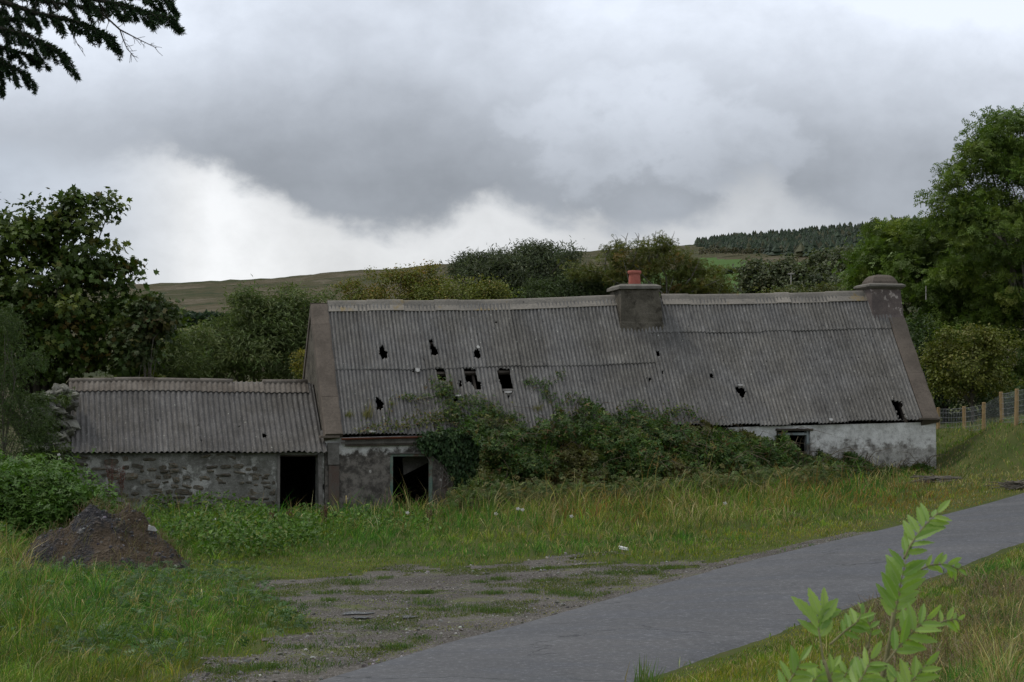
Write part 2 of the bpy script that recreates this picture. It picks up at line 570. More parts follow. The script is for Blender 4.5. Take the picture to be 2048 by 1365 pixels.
def mat_asphalt():
    m, h, out = new_mat('asphalt')
    tc = h.n('ShaderNodeTexCoord').outputs['Object']
    n1 = h.noise(tc, 0.35, 4, 0.6)
    n2 = h.noise(tc, 2.0, 5, 0.6)
    n3 = h.noise(tc, 13, 4, 0.9)
    mp = h.n('ShaderNodeMapping', {'Vector': tc, 'Rotation': (0, 0, math.radians(-62)), 'Scale': (0.5, 1.0, 1)})
    n4 = h.noise(mp.outputs[0], 1.0, 4, 0.6)
    c = h.mix(h.ss(n1, 0.35, 0.65), (0.047, 0.0465, 0.0465), (0.073, 0.0705, 0.068))
    c = h.mix(h.m('MULTIPLY', h.ss(n4, 0.52, 0.38), 0.5), c, (0.062, 0.065, 0.072))
    c = h.mix(h.m('MULTIPLY', h.ss(n4, 0.50, 0.66), 0.45), c, (0.100, 0.099, 0.098))
    c = h.mix(h.m('MULTIPLY', h.ss(n2, 0.44, 0.28), 0.5), c, (0.065, 0.065, 0.070))
    c = h.mix(h.m('MULTIPLY', h.ss(n3, 0.53, 0.68), 0.8), c, (0.20, 0.20, 0.20))
    c = h.mix(h.m('MULTIPLY', h.ss(n3, 0.47, 0.32), 0.8), c, (0.030, 0.030, 0.033))
    v = h.n('ShaderNodeTexVoronoi', {'Vector': h.n('ShaderNodeVectorMath', {0: tc, 1: h.n('ShaderNodeCombineXYZ', {0: h.m('MULTIPLY', n2, 1.5), 1: h.m('MULTIPLY', n1, 2.0), 2: 0.0}).outputs[0]}, operation='ADD').outputs[0], 'Scale': 0.33},
            feature='DISTANCE_TO_EDGE')
    crack = h.m('MULTIPLY', h.ss(v.outputs[0], 0.010, 0.003), h.ss(n1, 0.48, 0.56))
    c = h.mix(crack, c, (0.02, 0.02, 0.02))
    at_ = h.n('ShaderNodeAttribute', attribute_name='Col')
    e = h.ss(h.m('ADD', h.n('ShaderNodeSeparateColor', {0: at_.outputs[0]}).outputs[0], h.m('MULTIPLY', h.m('SUBTRACT', n2, 0.5), 0.9)), 0.55, 0.95)
    c = h.mix(e, c, h.mix(n3, (0.09, 0.075, 0.055), (0.17, 0.15, 0.12)))
    principled(h, out, c, h.m('MULTIPLY_ADD', n1, 0.2, 0.62), n3, 0.5, 0.01, spec=0.35)
    return m


def mat_gravel():
    m, h, out = new_mat('gravelly_mud')
    tc = h.n('ShaderNodeTexCoord').outputs['Object']
    n1 = h.noise(tc, 0.6, 5, 0.6)
    n2 = h.noise(tc, 3.2, 5, 0.65)
    n3 = h.noise(tc, 30, 3, 0.8)
    v = h.n('ShaderNodeTexVoronoi', {'Vector': tc, 'Scale': 22.0})
    c = h.mix(h.ss(n1, 0.35, 0.65), (0.052, 0.043, 0.032), (0.090, 0.078, 0.062))
    c = h.mix(h.m('MULTIPLY', h.ss(n2, 0.42, 0.30), 0.6), c, (0.06, 0.05, 0.038))
    c = h.mix(h.m('MULTIPLY', h.ss(v.outputs[0], 0.25, 0.12), h.ss(n2, 0.45, 0.6)), c, (0.30, 0.28, 0.26))
    c = h.mix(h.m('MULTIPLY', h.ss(n3, 0.53, 0.66), 0.9), c, (0.26, 0.24, 0.215))
    c = h.mix(h.m('MULTIPLY', h.ss(n3, 0.47, 0.33), 0.8), c, (0.03, 0.026, 0.018))
    mossy = h.ss(h.noise(tc, 1.1, 6, 0.7), 0.55, 0.64)
    c = h.mix(h.m('MULTIPLY', mossy, 0.75), c, h.mix(h.ss(n3, .4, .6), (0.05, 0.06, 0.015), (0.13, 0.14, 0.04)))
    principled(h, out, c, 0.9, h.m('ADD', n3, h.m('MULTIPLY', n2, 2)), 0.7, 0.03, spec=0.25)
    return m


def mat_soil():
    m, h, out = new_mat('turf_soil')
    tc = h.n('ShaderNodeTexCoord').outputs['Object']
    n1 = h.noise(tc, 0.5, 5, 0.6)
    n2 = h.noise(tc, 6, 5, 0.7)
    c = h.mix(h.ss(n1, 0.35, 0.65), (0.05, 0.065, 0.018), (0.075, 0.085, 0.025))
    c = h.mix(h.ss(n2, 0.5, 0.75), c, (0.085, 0.07, 0.035))
    principled(h, out, c, 1.0, n2, 0.6, 0.04, spec=0.05)
    return m


def mat_hill():
    m, h, out = new_mat('moorland')
    tc = h.n('ShaderNodeTexCoord').outputs['Object']
    s = h.n('ShaderNodeSeparateXYZ', {0: tc})
    st = h.n('ShaderNodeMapping', {'Vector': tc, 'Scale': (0.006, 0.0022, 0.022)})
    n1 = h.noise(st.outputs[0], 1.4, 6, 0.62, 0.3)
    st2 = h.n('ShaderNodeMapping', {'Vector': tc, 'Scale': (0.03, 0.012, 0.12)})
    n2 = h.noise(st2.outputs[0], 1.6, 6, 0.68)
    n3 = h.noise(tc, 0.35, 4, 0.75)
    c = h.mix(h.ss(n1, 0.38, 0.60), (0.062, 0.064, 0.033), (0.090, 0.077, 0.046))
    c = h.mix(h.m('MULTIPLY', h.ss(n2, 0.50, 0.62), 0.85), c, (0.132, 0.110, 0.078))
    c = h.mix(h.m('MULTIPLY', h.ss(n2, 0.46, 0.36), 0.85), c, (0.040, 0.052, 0.026))
    c = h.mix(h.m('MULTIPLY', h.ss(n3, 0.50, 0.36), 0.7), c, (0.035, 0.038, 0.018))
    principled(h, out, c, 1.0, h.m('ADD', n3, n2), 0.6, 1.2, spec=0.02)
    return m


def mat_field(name, c1, c2):
    m, h, out = new_mat(name)
    tc = h.n('ShaderNodeTexCoord').outputs['Object']
    n1 = h.noise(tc, 0.03, 4, 0.6)
    n2 = h.noise(tc, 0.5, 4, 0.6)
    c = h.mix(h.m('ADD', h.m('MULTIPLY', n1, 0.6), h.m('MULTIPLY', n2, 0.4)), c1, c2)
    principled(h, out, c, 1.0, spec=0.02)
    return m


M['asphalt'] = mat_asphalt()
M['gravel'] = mat_gravel()
M['soil'] = mat_soil()
M['hill'] = mat_hill()
M['field'] = mat_field('pasture', (0.058, 0.105, 0.030), (0.085, 0.135, 0.042))
M['field2'] = mat_field('rough_pasture', (0.13, 0.13, 0.055), (0.10, 0.115, 0.045))


def mat_heap():
    m, h, out = new_mat('heap_earth')
    tc = h.n('ShaderNodeTexCoord').outputs['Object']
    n1 = h.noise(tc, 1.3, 5, 0.6)
    n2 = h.noise(tc, 9, 5, 0.7)
    v = h.n('ShaderNodeTexVoronoi', {'Vector': tc, 'Scale': 24.0})
    c = h.mix(h.ss(n1, 0.42, 0.55), (0.040, 0.038, 0.038), (0.078, 0.058, 0.038))
    c = h.mix(h.ss(n2, 0.52, 0.72), c, (0.12, 0.095, 0.075))
    c = h.mix(h.m('MULTIPLY', h.ss(v.outputs[0], 0.25, 0.1), h.ss(n1, 0.5, 0.3)), c, (0.16, 0.155, 0.16))
    principled(h, out, c, 0.95, h.m('ADD', n2, v.outputs[0]), 0.9, 0.04, spec=0.2)
    return m


M['heap'] = mat_heap()
_m, _h, _o = new_mat('puddle_water')
principled(_h, _o, (0.05, 0.05, 0.045), 0.22, bump=_h.noise(None, 18.0, 2), bstr=1.0, bdist=0.03, spec=0.8)
M['water'] = _m

# ------------------------------------------------------------------ terrain
_S = np.array([-30, -11, -6, -4, -1, 4.4, 11, 14, 17, 20, 30, 60.])
_Z = np.array([0, 0, .04, .09, .22, .48, .95, 1.30, 1.75, 2.2, 3.0, 4.0])

# photo pixel / height pairs along the far and near edges of the road
FAR_E = [(560, 1385), (620, 1365), (760, 1323), (900, 1283), (1000, 1257), (1150, 1215), (1300, 1172), (1400, 1146), (1500, 1120), (1650, 1085), (1800, 1050), (1900, 1026), (2048, 985), (2200, 943)]


def terrain0(x, y):
    s = x + 0.3 * (y - 50)
    z = np.interp(s, _S, _Z)
    for k in (1.2, 2.4):
        z = z + np.interp(s - k, _S, _Z) + np.interp(s + k, _S, _Z)
    return z / 5.0


# near edge of the road in plan, and the bank the photographer stands on
NEAR_XY = np.array([(-9.0, -6.0), (-4.2, 6.0), (-1.2, 13.5), (1.25, 19.5), (3.3, 24.2), (5.6, 29.0), (8.35, 34.8), (11.6, 41.0), (16.0, 48.5), (22, 58.)])


def near_dist(x, y):
    """signed distance beyond the near road edge (positive on the photographer's side)"""
    x, y = np.asarray(x, float), np.asarray(y, float)
    best = np.full(np.broadcast(x, y).shape, 1e9)
    sgn = np.ones_like(best)
    for (x0, y0), (x1, y1) in zip(NEAR_XY[:-1], NEAR_XY[1:]):
        dx, dy = x1 - x0, y1 - y0
        t = np.clip(((x - x0) * dx + (y - y0) * dy) / (dx * dx + dy * dy), 0, 1)
        d = np.hypot(x - x0 - t * dx, y - y0 - t * dy)
        side = np.where((x - x0) * dy - (y - y0) * dx > 0, 1.0, -1.0)
        sgn = np.where(d < best, side, sgn)
        best = np.minimum(d, best)
    return best * sgn


def terrain(x, y):
    x, y = np.asarray(x, float), np.asarray(y, float)
    z = terrain0(x, y)
    nd = near_dist(x, y)
    z = z + 0.42 * sstep(nd, -0.1, 2.2) + 0.28 * sstep(nd, 2.0, 6.0)
    z = z + 0.10 * (fnoise(x * 0.45, y * 0.45, 0, 5) - 0.5) * sstep(np.abs(nd + 2.2), 2.4, 4.5)
    # the raised field behind the post and wire fence
    z = z + (0.55 + 0.5 * (1 - sstep(y, 58.5, 62.0))) * sstep(x, 11.5, 14.1) * sstep(y, 52.0, 57.0)
    return z


def ground_pt(px, py, ymax=75.0, fn=None):
    fn = fn or terrain
    r = ray(px, py)
    ys = np.linspace(6, ymax, 1400)
    z = CAMZ + r[2] * ys
    g = fn(r[0] * ys, ys)
    i = np.argmax(z < g)
    if z[i] >= g[i]:
        i = len(ys) - 1
    Y = ys[i]
    return np.array([r[0] * Y, Y, float(fn(r[0] * Y, Y))])


def grid_faces(nx, ny, mask=None):
    i, j = np.meshgrid(np.arange(nx - 1), np.arange(ny - 1), indexing='ij')
    a = (i * ny + j).ravel()
    F = np.stack([a, a + ny, a + ny + 1, a + 1], 1)
    if mask is not None:
        F = F[mask.ravel()]
    return F


# ground: fine near the road, coarse outwards
xs = np.unique(np.concatenate([np.arange(-90, -18, 3.0), np.arange(-18, 18, 0.3), np.arange(18, 91, 3.0)]))
ys = np.unique(np.concatenate([np.arange(-30, 8, 2.0), np.arange(8, 66, 0.3), np.arange(66, 101, 2.0)]))
GX, GY = np.meshgrid(xs, ys, indexing='ij')
_nd, _b = near_dist(GX, GY), None
GZ = terrain(GX, GY)
single('ground', np.stack([GX, GY, GZ], -1), grid_faces(len(xs), len(ys)), M['soil'], kind='structure', smooth=True)

# road ribbon
far = np.array([ground_pt(px, py, 70, terrain0)[:2] for px, py in FAR_E])
d0 = far[0] - far[2]
d0 /= np.linalg.norm(d0)
far = np.vstack([far[0] + d0 * 26, far[0] + d0 * 12, far])
tl = np.concatenate([[0], np.cumsum(np.linalg.norm(np.diff(far, axis=0), axis=1))])
tt = np.arange(0, tl[-1], 0.35)
FX, FY = np.interp(tt, tl, far[:, 0]), np.interp(tt, tl, far[:, 1])
NLANE = 15
# nearest point of the near edge, sampled monotonically
nl = np.concatenate([[0], np.cumsum(np.linalg.norm(np.diff(NEAR_XY, axis=0), axis=1))])
ns_ = np.linspace(0, nl[-1], 900)
NX, NY = np.interp(ns_, nl, NEAR_XY[:, 0]), np.interp(ns_, nl, NEAR_XY[:, 1])
RV, RC = [], []
last = 0
for k, (fx, fy) in enumerate(zip(FX, FY)):
    d = np.hypot(NX - fx, NY - fy)
    last = max(last, int(np.argmin(d)))
    nx_, ny_ = NX[last], NY[last]
    for j in range(NLANE):
        t = j / (NLANE - 1)
        t2 = -0.03 + 1.06 * t
        jit = (fnoise(tt[k] * 0.9, j * 3.1, 0, 21, 3) - 0.5) * 0.6 if j in (0, NLANE - 1) else 0
        x = fx + (nx_ - fx) * t2 + jit
        y = fy + (ny_ - fy) * t2
        z = terrain0(x, y) + 0.012 + 0.05 * (1 - (2 * t - 1) ** 2) * 1.0 - (0.07 if j in (0, NLANE - 1) else 0)
        RV.append((x, y, z))
        e = max(0, 1 - min(t, 1 - t) / 0.10)
        RC.append((e, e, e))
single('road', RV, grid_faces(len(FX), NLANE), M['asphalt'], kind='structure', smooth=True, col=np.array(RC))


def far_dist(x, y):
    """signed distance to the far road edge, positive on the cottage side"""
    x, y = np.asarray(x, float), np.asarray(y, float)
    best = np.full(np.broadcast(x, y).shape, 1e9)
    sgn = np.ones_like(best)
    for (x0, y0), (x1, y1) in zip(far[:-1], far[1:]):
        dx, dy = x1 - x0, y1 - y0
        t = np.clip(((x - x0) * dx + (y - y0) * dy) / (dx * dx + dy * dy), 0, 1)
        d = np.hypot(x - x0 - t * dx, y - y0 - t * dy)
        side = np.where((x - x0) * dy - (y - y0) * dx > 0, -1.0, 1.0)
        sgn = np.where(d < best, side, sgn)
        best = np.minimum(d, best)
    return best * sgn


# gravel yard beside the road
GRAVEL_PX = [(300, 1390), (360, 1350), (470, 1318), (560, 1285), (610, 1255), (585, 1225), (530, 1195), (515, 1172), (600, 1158), (700, 1152), (800, 1146),
             (960, 1134), (1090, 1120), (1240, 1117), (1330, 1122), (1440, 1122), (1530, 1112), (1560, 1108), (1500, 1128), (1300, 1182), (1150, 1225), (900, 1295), (700, 1352), (600, 1395)]


def gravel_mask(x, y):
    z = terrain(x, y)
    px, py = proj(np.stack([x, y, z], -1))
    w = (fnoise(x * 1.1, y * 0.8, 0, 31, 4) - 0.5)
    return in_poly(px + w * 90, py + w * 50, GRAVEL_PX)


gx = np.arange(-5, 7.5, 0.1)
gy = np.arange(17, 40, 0.14)
X2, Y2 = np.meshgrid(gx, gy, indexing='ij')
fd = far_dist(X2, Y2)
gm = (gravel_mask(X2, Y2) | (fd < 0.45)) & (fd > -0.25) & (proj(np.stack([X2, Y2, terrain(X2, Y2)], -1))[0] > 150)
Z2 = terrain(X2, Y2) + 0.006 + 0.03 * (fnoise(X2 * 2, Y2 * 2, 0, 8) - 0.4) * (fd > 0.2)
cm = gm[:-1, :-1] & gm[1:, :-1] & gm[:-1, 1:] & gm[1:, 1:]
Fg = grid_faces(len(gx), len(gy), cm)
used = np.unique(Fg)
remap = np.zeros(X2.size, int)
remap[used] = np.arange(len(used))
single('gravel_yard', np.stack([X2, Y2, Z2], -1).reshape(-1, 3)[used], remap[Fg], M['gravel'], kind='structure', smooth=True)

# puddles
for (px, py, rx, ry) in [(712, 1231, 30, 2.6), (722, 1239, 18, 1.8), (818, 1238, 15, 2.4)]:
    c = ground_pt(px, py)
    n = 26
    V = [(c[0], c[1], c[2] + 0.028)]
    for k in range(n):
        t = 2 * math.pi * k / n
        rr = 1 + 0.25 * math.sin(3 * t + px) + 0.12 * math.sin(5 * t)
        V.append((c[0] + rx * c[1] / FPX * rr * math.cos(t), c[1] + ry * c[1] ** 2 / FPX / 2.3 * rr * math.sin(t), c[2] + 0.028))
    single('puddle', V, [(0, 1 + k, 1 + (k + 1) % n) for k in range(n)], M['water'], kind='structure', loc=None)

# ------------------------------------------------------------------ far hill
SKYX = np.array([-3000, -1200, -200, 260, 530, 850, 1100, 1390, 1600, 1880, 2200, 3200, 5000.])
SKYY = np.array([700, 650, 592, 570, 556, 530, 505, 487, 468, 440, 410, 380, 400.])
HD = np.array([80, 150, 250, 350, 500, 700, 900, 1200, 1500, 2200.])
HG = np.array([.02, .30, .55, .70, .81, .90, .95, 1.0, .97, .6])


def hill_z(px, d):
    s = np.interp(px, SKYX, SKYY)
    g = np.interp(d, HD, HG)
    return CAMZ + (HORY - s) * g * d / FPX


def hill_d(px, py):
    """distance at which the hill surface shows at photo pixel (px, py)"""
    ds = np.linspace(85, 1200, 800)
    z = hill_z(px, ds)
    x = (px - 1024) / FPX * ds
    _, yy = proj(np.stack([x, ds, z], -1))
    i = np.argmin(np.abs(yy - py))
    return ds[i]


def hill_pt(px, py):
    d = hill_d(px, py)
    return np.array([(px - 1024) / FPX * d, d, float(hill_z(px, d))])


hp = np.concatenate([np.arange(-3000, -200, 200.), np.arange(-200, 2400, 20.), np.arange(2400, 5001, 200.)])
hd = np.concatenate([np.arange(80, 300, 15.), np.arange(300, 1300, 14.), np.arange(1300, 2300, 90.)])
PP, DD = np.meshgrid(hp, hd, indexing='ij')
XX = (PP - 1024) / FPX * DD
ZZ = hill_z(PP, DD) + (fnoise(XX * 0.02, DD * 0.02, 0, 3, 4) - 0.5) * np.interp(DD, [80, 300, 1200], [0.2, 2.0, 5.0]) + (vnoise(XX * 0.25, DD * 0.12, 0, 9) - .5) * np.interp(DD, [80, 500, 1200], [0, 0.5, 1.3])
ZZ[:, 0] -= 3
single('moorland_hill', np.stack([XX, DD, ZZ], -1), grid_faces(len(hp), len(hd)), M['hill'], kind='structure', smooth=True)


def field(name, poly, mat, lift=0.5):
    """a pasture draped over the hill, outlined in photo pixels"""
    xs_ = [p[0] for p in poly]
    ys_ = [p[1] for p in poly]
    gx_ = np.arange(min(xs_), max(xs_) + 1, 5.0)
    d_a, d_b = hill_d(np.mean(xs_), max(ys_)), hill_d(np.mean(xs_), min(ys_))
    gd = np.linspace(d_a * 0.9, d_b * 1.1, 60)
    P_, D_ = np.meshgrid(gx_, gd, indexing='ij')
    X_ = (P_ - 1024) / FPX * D_
    Z_ = hill_z(P_, D_)
    ppx, ppy = proj(np.stack([X_, D_, Z_], -1))
    ok = in_poly(ppx, ppy, poly)
    cm_ = ok[:-1, :-1] & ok[1:, 1:]
    F_ = grid_faces(len(gx_), len(gd), cm_)
    if not len(F_):
        return
    Z_ = Z_ + (fnoise(X_ * 0.02, D_ * 0.02, 0, 3, 4) - 0.5) * np.interp(D_, [80, 300, 1200], [0.2, 2.0, 5.0]) + lift
    u_ = np.unique(F_)
    rm = np.zeros(X_.size, int)
    rm[u_] = np.arange(len(u_))
    single(name, np.stack([X_, D_, Z_], -1).reshape(-1, 3)[u_], rm[F_], mat, kind='structure', smooth=True)


field('pasture', [(1395, 522), (1460, 520), (1540, 524), (1620, 528), (1640, 560), (1560, 600), (1395, 605)], M['field'])
field('pasture', [(1120, 540), (1395, 545), (1395, 610), (1120, 610)], M['field'])
field('pasture', [(1660, 575), (1740, 575), (1740, 615), (1560, 618)], M['field'])
field('rough_pasture', [(300, 664), (430, 660), (560, 664), (560, 700), (300, 706)], M['field2'])

# ------------------------------------------------------------------ house frame
P0 = at(650, 876, 54.0)
UA = np.array([math.cos(THETA), math.sin(THETA), 0])
NB = np.array([-math.sin(THETA), math.cos(THETA), 0])     # towards the back of the house
LEN = 16.9
HALF = 2.75


def W(a, b, z):
    a, b, z = np.broadcast_arrays(np.asarray(a, float), np.asarray(b, float), np.asarray(z, float))
    return np.stack([P0[0] + UA[0] * a + NB[0] * b, P0[1] + UA[1] * a + NB[1] * b, z], -1)


def solve2(fn, px, py, g0):
    """find the two surface parameters that project to a pixel"""
    g = np.array(g0, float)
    for _ in range(30):
        p = np.array(proj(fn(*g)))
        e = np.array([px, py]) - p
        if np.abs(e).max() < 0.01:
            break
        J = np.zeros((2, 2))
        for k in range(2):
            q = g.copy()
            q[k] += 1e-3
            J[:, k] = (np.array(proj(fn(*q))) - p) / 1e-3
        g = g + np.linalg.solve(J, e)
    return g


def on_front(px, py, b=0.0):
    return solve2(lambda a, z: W(a, b, z), px, py, (5, 2))


EAVE_L = on_front(655, 874, -0.12)[1]
EAVE_R = on_front(1866, 842, -0.12)[1]
RID_L = on_front(624, 615, HALF)[1]
RID_R = on_front(1780, 594, HALF)[1]


def eave_z(a):
    return EAVE_L + (EAVE_R - EAVE_L) * np.asarray(a, float) / LEN


def ridge_z(a):
    a = np.asarray(a, float)
    return RID_L + (RID_R - RID_L) * a / LEN - 0.04 * np.sin(np.pi * np.clip(a / 8.6, 0, 1)) + 0.012 * np.sin(a * 0.9)


def roof_pt(a, t, lift=0.0):
    """t = 0 at the ridge, 1 at the eave (front slope)"""
    a, t = np.asarray(a, float), np.asarray(t, float)
    zr, ze = ridge_z(a), eave_z(a)
    b = HALF - (HALF + 0.12) * t
    z = zr + (ze - zr) * t - 0.05 * np.sin(np.pi * np.clip(t, 0, 1)) + 0.02 * np.sin(a * 1.3 + 1) * t
    sl = math.atan2(3.5, 2.87)
    return W(a, b - lift * math.sin(sl), z + lift * math.cos(sl))


def on_roof(px, py):
    return solve2(lambda a, t: roof_pt(a, t), px, py, (8, 0.5))


# holes in the roof, photo pixels
HOLES = [
    [(757, 700), (762, 696), (768, 698), (770, 706), (774, 712), (773, 721), (765, 724), (759, 717)],
    [(857, 684), (863, 683), (867, 697), (872, 701), (877, 714), (864, 716), (860, 700)],
    [(948, 704), (953, 702), (958, 708), (961, 719), (954, 722), (948, 718)],
    [(870, 741), (884, 740), (893, 750), (891, 766), (876, 764)],
    [(925, 740), (950, 741), (954, 760), (961, 770), (962, 785), (950, 787), (942, 768), (932, 767)],
    [(993, 746), (1000, 740), (1019, 742), (1020, 758), (1027, 782), (1024, 789), (1006, 789), (999, 770)],
    [(751, 798), (759, 801), (767, 813), (762, 826), (754, 824)],
    [(918, 764), (923, 767), (922, 778), (918, 776)],
    [(905, 797), (917, 795), (916, 806), (906, 806)],
    [(1050, 763), (1057, 764), (1060, 772), (1053, 772)],
    [(1108, 745), (1116, 748), (1113, 755)],
    [(1015, 794), (1019, 795), (1017, 803)],
    [(825, 740), (830, 740), (829, 748), (825, 747)],
    [(844, 721), (848, 721), (847, 727)],
    [(988, 648), (993, 649), (992, 655)], [(952, 671), (956, 671), (954, 676)],
    [(1310, 703), (1316, 707), (1318, 716), (1313, 715)],
    [(1296, 759), (1302, 761), (1300, 766)],
    [(1419, 752), (1426, 752), (1425, 760), (1420, 758)],
    [(1468, 778), (1485, 779), (1491, 787), (1489, 792), (1488, 800), (1478, 795), (1473, 788)],
    [(1781, 803), (1801, 807), (1806, 830), (1812, 843), (1798, 843), (1790, 822)],
    [(1322, 745), (1326, 748), (1324, 753)],
]
HOLES_AT = [np.array([on_roof(x, y) for x, y in h]) for h in HOLES]

cottage = Thing('derelict_cottage', W(0, 0, float(terrain(P0[0], P0[1]))),
                'long derelict white cottage with holed corrugated roof and two chimneys', 'house')
PITCH_C = 0.1045


def corr_sheet(a0, a1, t0, t1, lift, holes, fine):
    na = max(3, int(round((a1 - a0) / PITCH_C * 5)) + 1)
    A = np.linspace(a0, a1, na)
    nt = int((t1 - t0) * 4.5 / (0.035 if fine else 0.22)) + 2
    T_ = np.concatenate([[t0, t0 + .0015], np.linspace(t0, t1, nt)[1:-1], [t1 - .0015, t1]])
    nt = len(T_)
    AA, TT = np.meshgrid(A, T_, indexing='ij')
    L_ = lift + 0.029 * np.cos(2 * np.pi * AA / PITCH_C)
    V = roof_pt(AA, TT + 0.0, L_)
    mask = np.ones((na - 1, nt - 1), bool)
    if fine:
        ca = (AA[:-1, :-1] + AA[1:, 1:]) / 2
        ct = (TT[:-1, :-1] + TT[1:, 1:]) / 2
        for hpoly in holes:
            mask &= ~in_poly(ca + (vnoise(ca * 30, ct * 90, 0, 4) - .5) * 0.035, ct + (vnoise(ca * 35, ct * 100, 5, 4) - .5) * 0.008, hpoly)
    F = grid_faces(na, nt, mask)
    u_ = np.unique(F)
    rm = np.zeros(na * nt, int)
    rm[u_] = np.arange(len(u_))
    return V.reshape(-1, 3)[u_], rm[F]


A_CH = on_front(1326, 620, HALF - 0.5)[0]       # right flank of the middle chimney
T_LEFT = on_roof(900, 738)[1]
T_RIGHT = on_roof(1550, 664)[1]
A_SPLIT = on_roof(1312, 738)[0]
sheets = []
a = 0.40
while a < LEN - 0.45:
    w_ = 0.836 if a < A_SPLIT else 0.83
    a1 = min(a + w_, LEN - 0.40)
    if a < A_SPLIT < a1 + 0.3 and a1 < A_SPLIT + 0.5:
        a1 = A_SPLIT
    sheets.append((a, a1))
    a = a1
for i, (s0, s1) in enumerate(sheets):
    leftside = s1 <= A_SPLIT + 0.01
    tm = T_LEFT + 0.004 * math.sin(i) if leftside else (T_RIGHT + 0.004 * math.sin(i * 2))
    ts = 0.0
    for r, (q0, q1) in enumerate([(ts, tm + 0.012), (tm, 1.0 + 0.006 * math.sin(i * 3.3))]):
        ww = s1 + 0.05
        hs = [hh for hh in HOLES_AT if hh[:, 0].max() > s0 and hh[:, 0].min() < ww and hh[:, 1].max() > q0 and hh[:, 1].min() < q1]
        lift = 0.045 + (0.024 if r == 0 else 0.0) + 0.010 * (i % 2) + 0.006 * math.sin(i * 1.7 + r)
        V, F = corr_sheet(s0, ww, q0, q1, lift, hs, bool(hs))
        o = cottage.part('roof_sheet', V, F, M['sheet'], smooth=True)
        md = o.modifiers.new('thickness', 'SOLIDIFY')
        md.thickness = 0.008
        md.offset = -1

# back slope (one plain part), gables, walls, floor
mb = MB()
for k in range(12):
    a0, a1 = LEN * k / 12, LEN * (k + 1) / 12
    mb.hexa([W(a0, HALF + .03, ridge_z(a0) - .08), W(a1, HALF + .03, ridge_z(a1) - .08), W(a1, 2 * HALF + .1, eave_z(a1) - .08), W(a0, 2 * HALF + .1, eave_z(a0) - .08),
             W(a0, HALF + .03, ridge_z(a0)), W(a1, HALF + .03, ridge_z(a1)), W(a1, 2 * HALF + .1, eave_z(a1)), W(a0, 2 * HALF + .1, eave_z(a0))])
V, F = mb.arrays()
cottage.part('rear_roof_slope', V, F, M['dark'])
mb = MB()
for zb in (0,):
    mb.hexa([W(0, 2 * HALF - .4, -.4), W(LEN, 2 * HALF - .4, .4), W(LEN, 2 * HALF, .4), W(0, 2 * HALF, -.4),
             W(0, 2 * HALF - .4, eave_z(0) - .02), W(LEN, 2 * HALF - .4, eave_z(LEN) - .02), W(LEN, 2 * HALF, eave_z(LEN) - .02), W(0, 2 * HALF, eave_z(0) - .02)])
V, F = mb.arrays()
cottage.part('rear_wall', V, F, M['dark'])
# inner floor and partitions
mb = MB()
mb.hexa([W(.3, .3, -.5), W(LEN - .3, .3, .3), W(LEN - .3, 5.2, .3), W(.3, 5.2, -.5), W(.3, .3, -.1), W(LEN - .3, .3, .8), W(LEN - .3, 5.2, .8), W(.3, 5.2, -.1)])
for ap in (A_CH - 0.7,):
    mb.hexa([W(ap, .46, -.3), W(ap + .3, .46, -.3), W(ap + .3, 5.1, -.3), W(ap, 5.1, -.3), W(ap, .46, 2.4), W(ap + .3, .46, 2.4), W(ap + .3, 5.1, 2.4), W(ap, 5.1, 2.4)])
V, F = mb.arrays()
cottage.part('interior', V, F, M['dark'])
# purlins under the sheets
for tp, mt in ((0.08, 'darkwood'), (T_LEFT + 0.02, 'darkwood'), (0.655, 'oldwood'), (0.8, 'darkwood'), (T_RIGHT + 0.02, 'darkwood')):
    mb = MB()
    for k in range(8):
        a0, a1 = .3 + (LEN - .6) * k / 8, .3 + (LEN - .6) * (k + 1) / 8
        c = []
        for dl in (-0.11, -0.02):
            for (aa, dt) in ((a0, 0), (a1, 0), (a1, .016), (a0, .016)):
                c.append(roof_pt(aa, tp + dt, dl))
        mb.hexa(c)
    V, F = mb.arrays()
    cottage.part('purlin', V, F, M[mt])

for k in range(15):
    aa = .9 + 1.08 * k
    if aa > LEN - .6:
        break
    mb = MB()
    for q in range(4):
        t0, t1 = .02 + .24 * q, .02 + .24 * (q + 1)
        mb.hexa([roof_pt(aa, t1, -.24), roof_pt(aa + .06, t1, -.24), roof_pt(aa + .06, t0, -.24), roof_pt(aa, t0, -.24), roof_pt(aa, t1, -.115), roof_pt(aa + .06, t1, -.115), roof_pt(aa + .06, t0, -.115), roof_pt(aa, t0, -.115)])
    V, F = mb.arrays()
    cottage.part('rafter', V, F, M['darkwood'])
mb = MB()
_rb = np.random.default_rng(5)
for tb in (.14, .30, T_LEFT - .02, .62, .80, .94):
    nb = int((LEN - 1) / (2 * PITCH_C * 2))
    for k in range(nb * 2):
        aa = .5 + PITCH_C * 2 * k + PITCH_C * 0
        if aa > LEN - .5 or _rb.random() < .5:
            continue
        aa = round(aa / PITCH_C) * PITCH_C
        tt2 = tb + _rb.normal(0, .002) + (0.03 if aa > A_SPLIT else 0)
        if any(in_poly(np.array([aa]), np.array([tt2]), hp_)[0] for hp_ in HOLES_AT):
            continue
        g_ = .009
        c = [roof_pt(aa + x_, tt2 + y_ / 4.4, l_) for l_ in (.07, .098) for (x_, y_) in ((-g_, -g_), (g_, -g_), (g_, g_), (-g_, g_))]
        mb.hexa(c)
V, F = mb.arrays()
cottage.part('roof_bolts', V, F, M['dark'], kind='stuff')
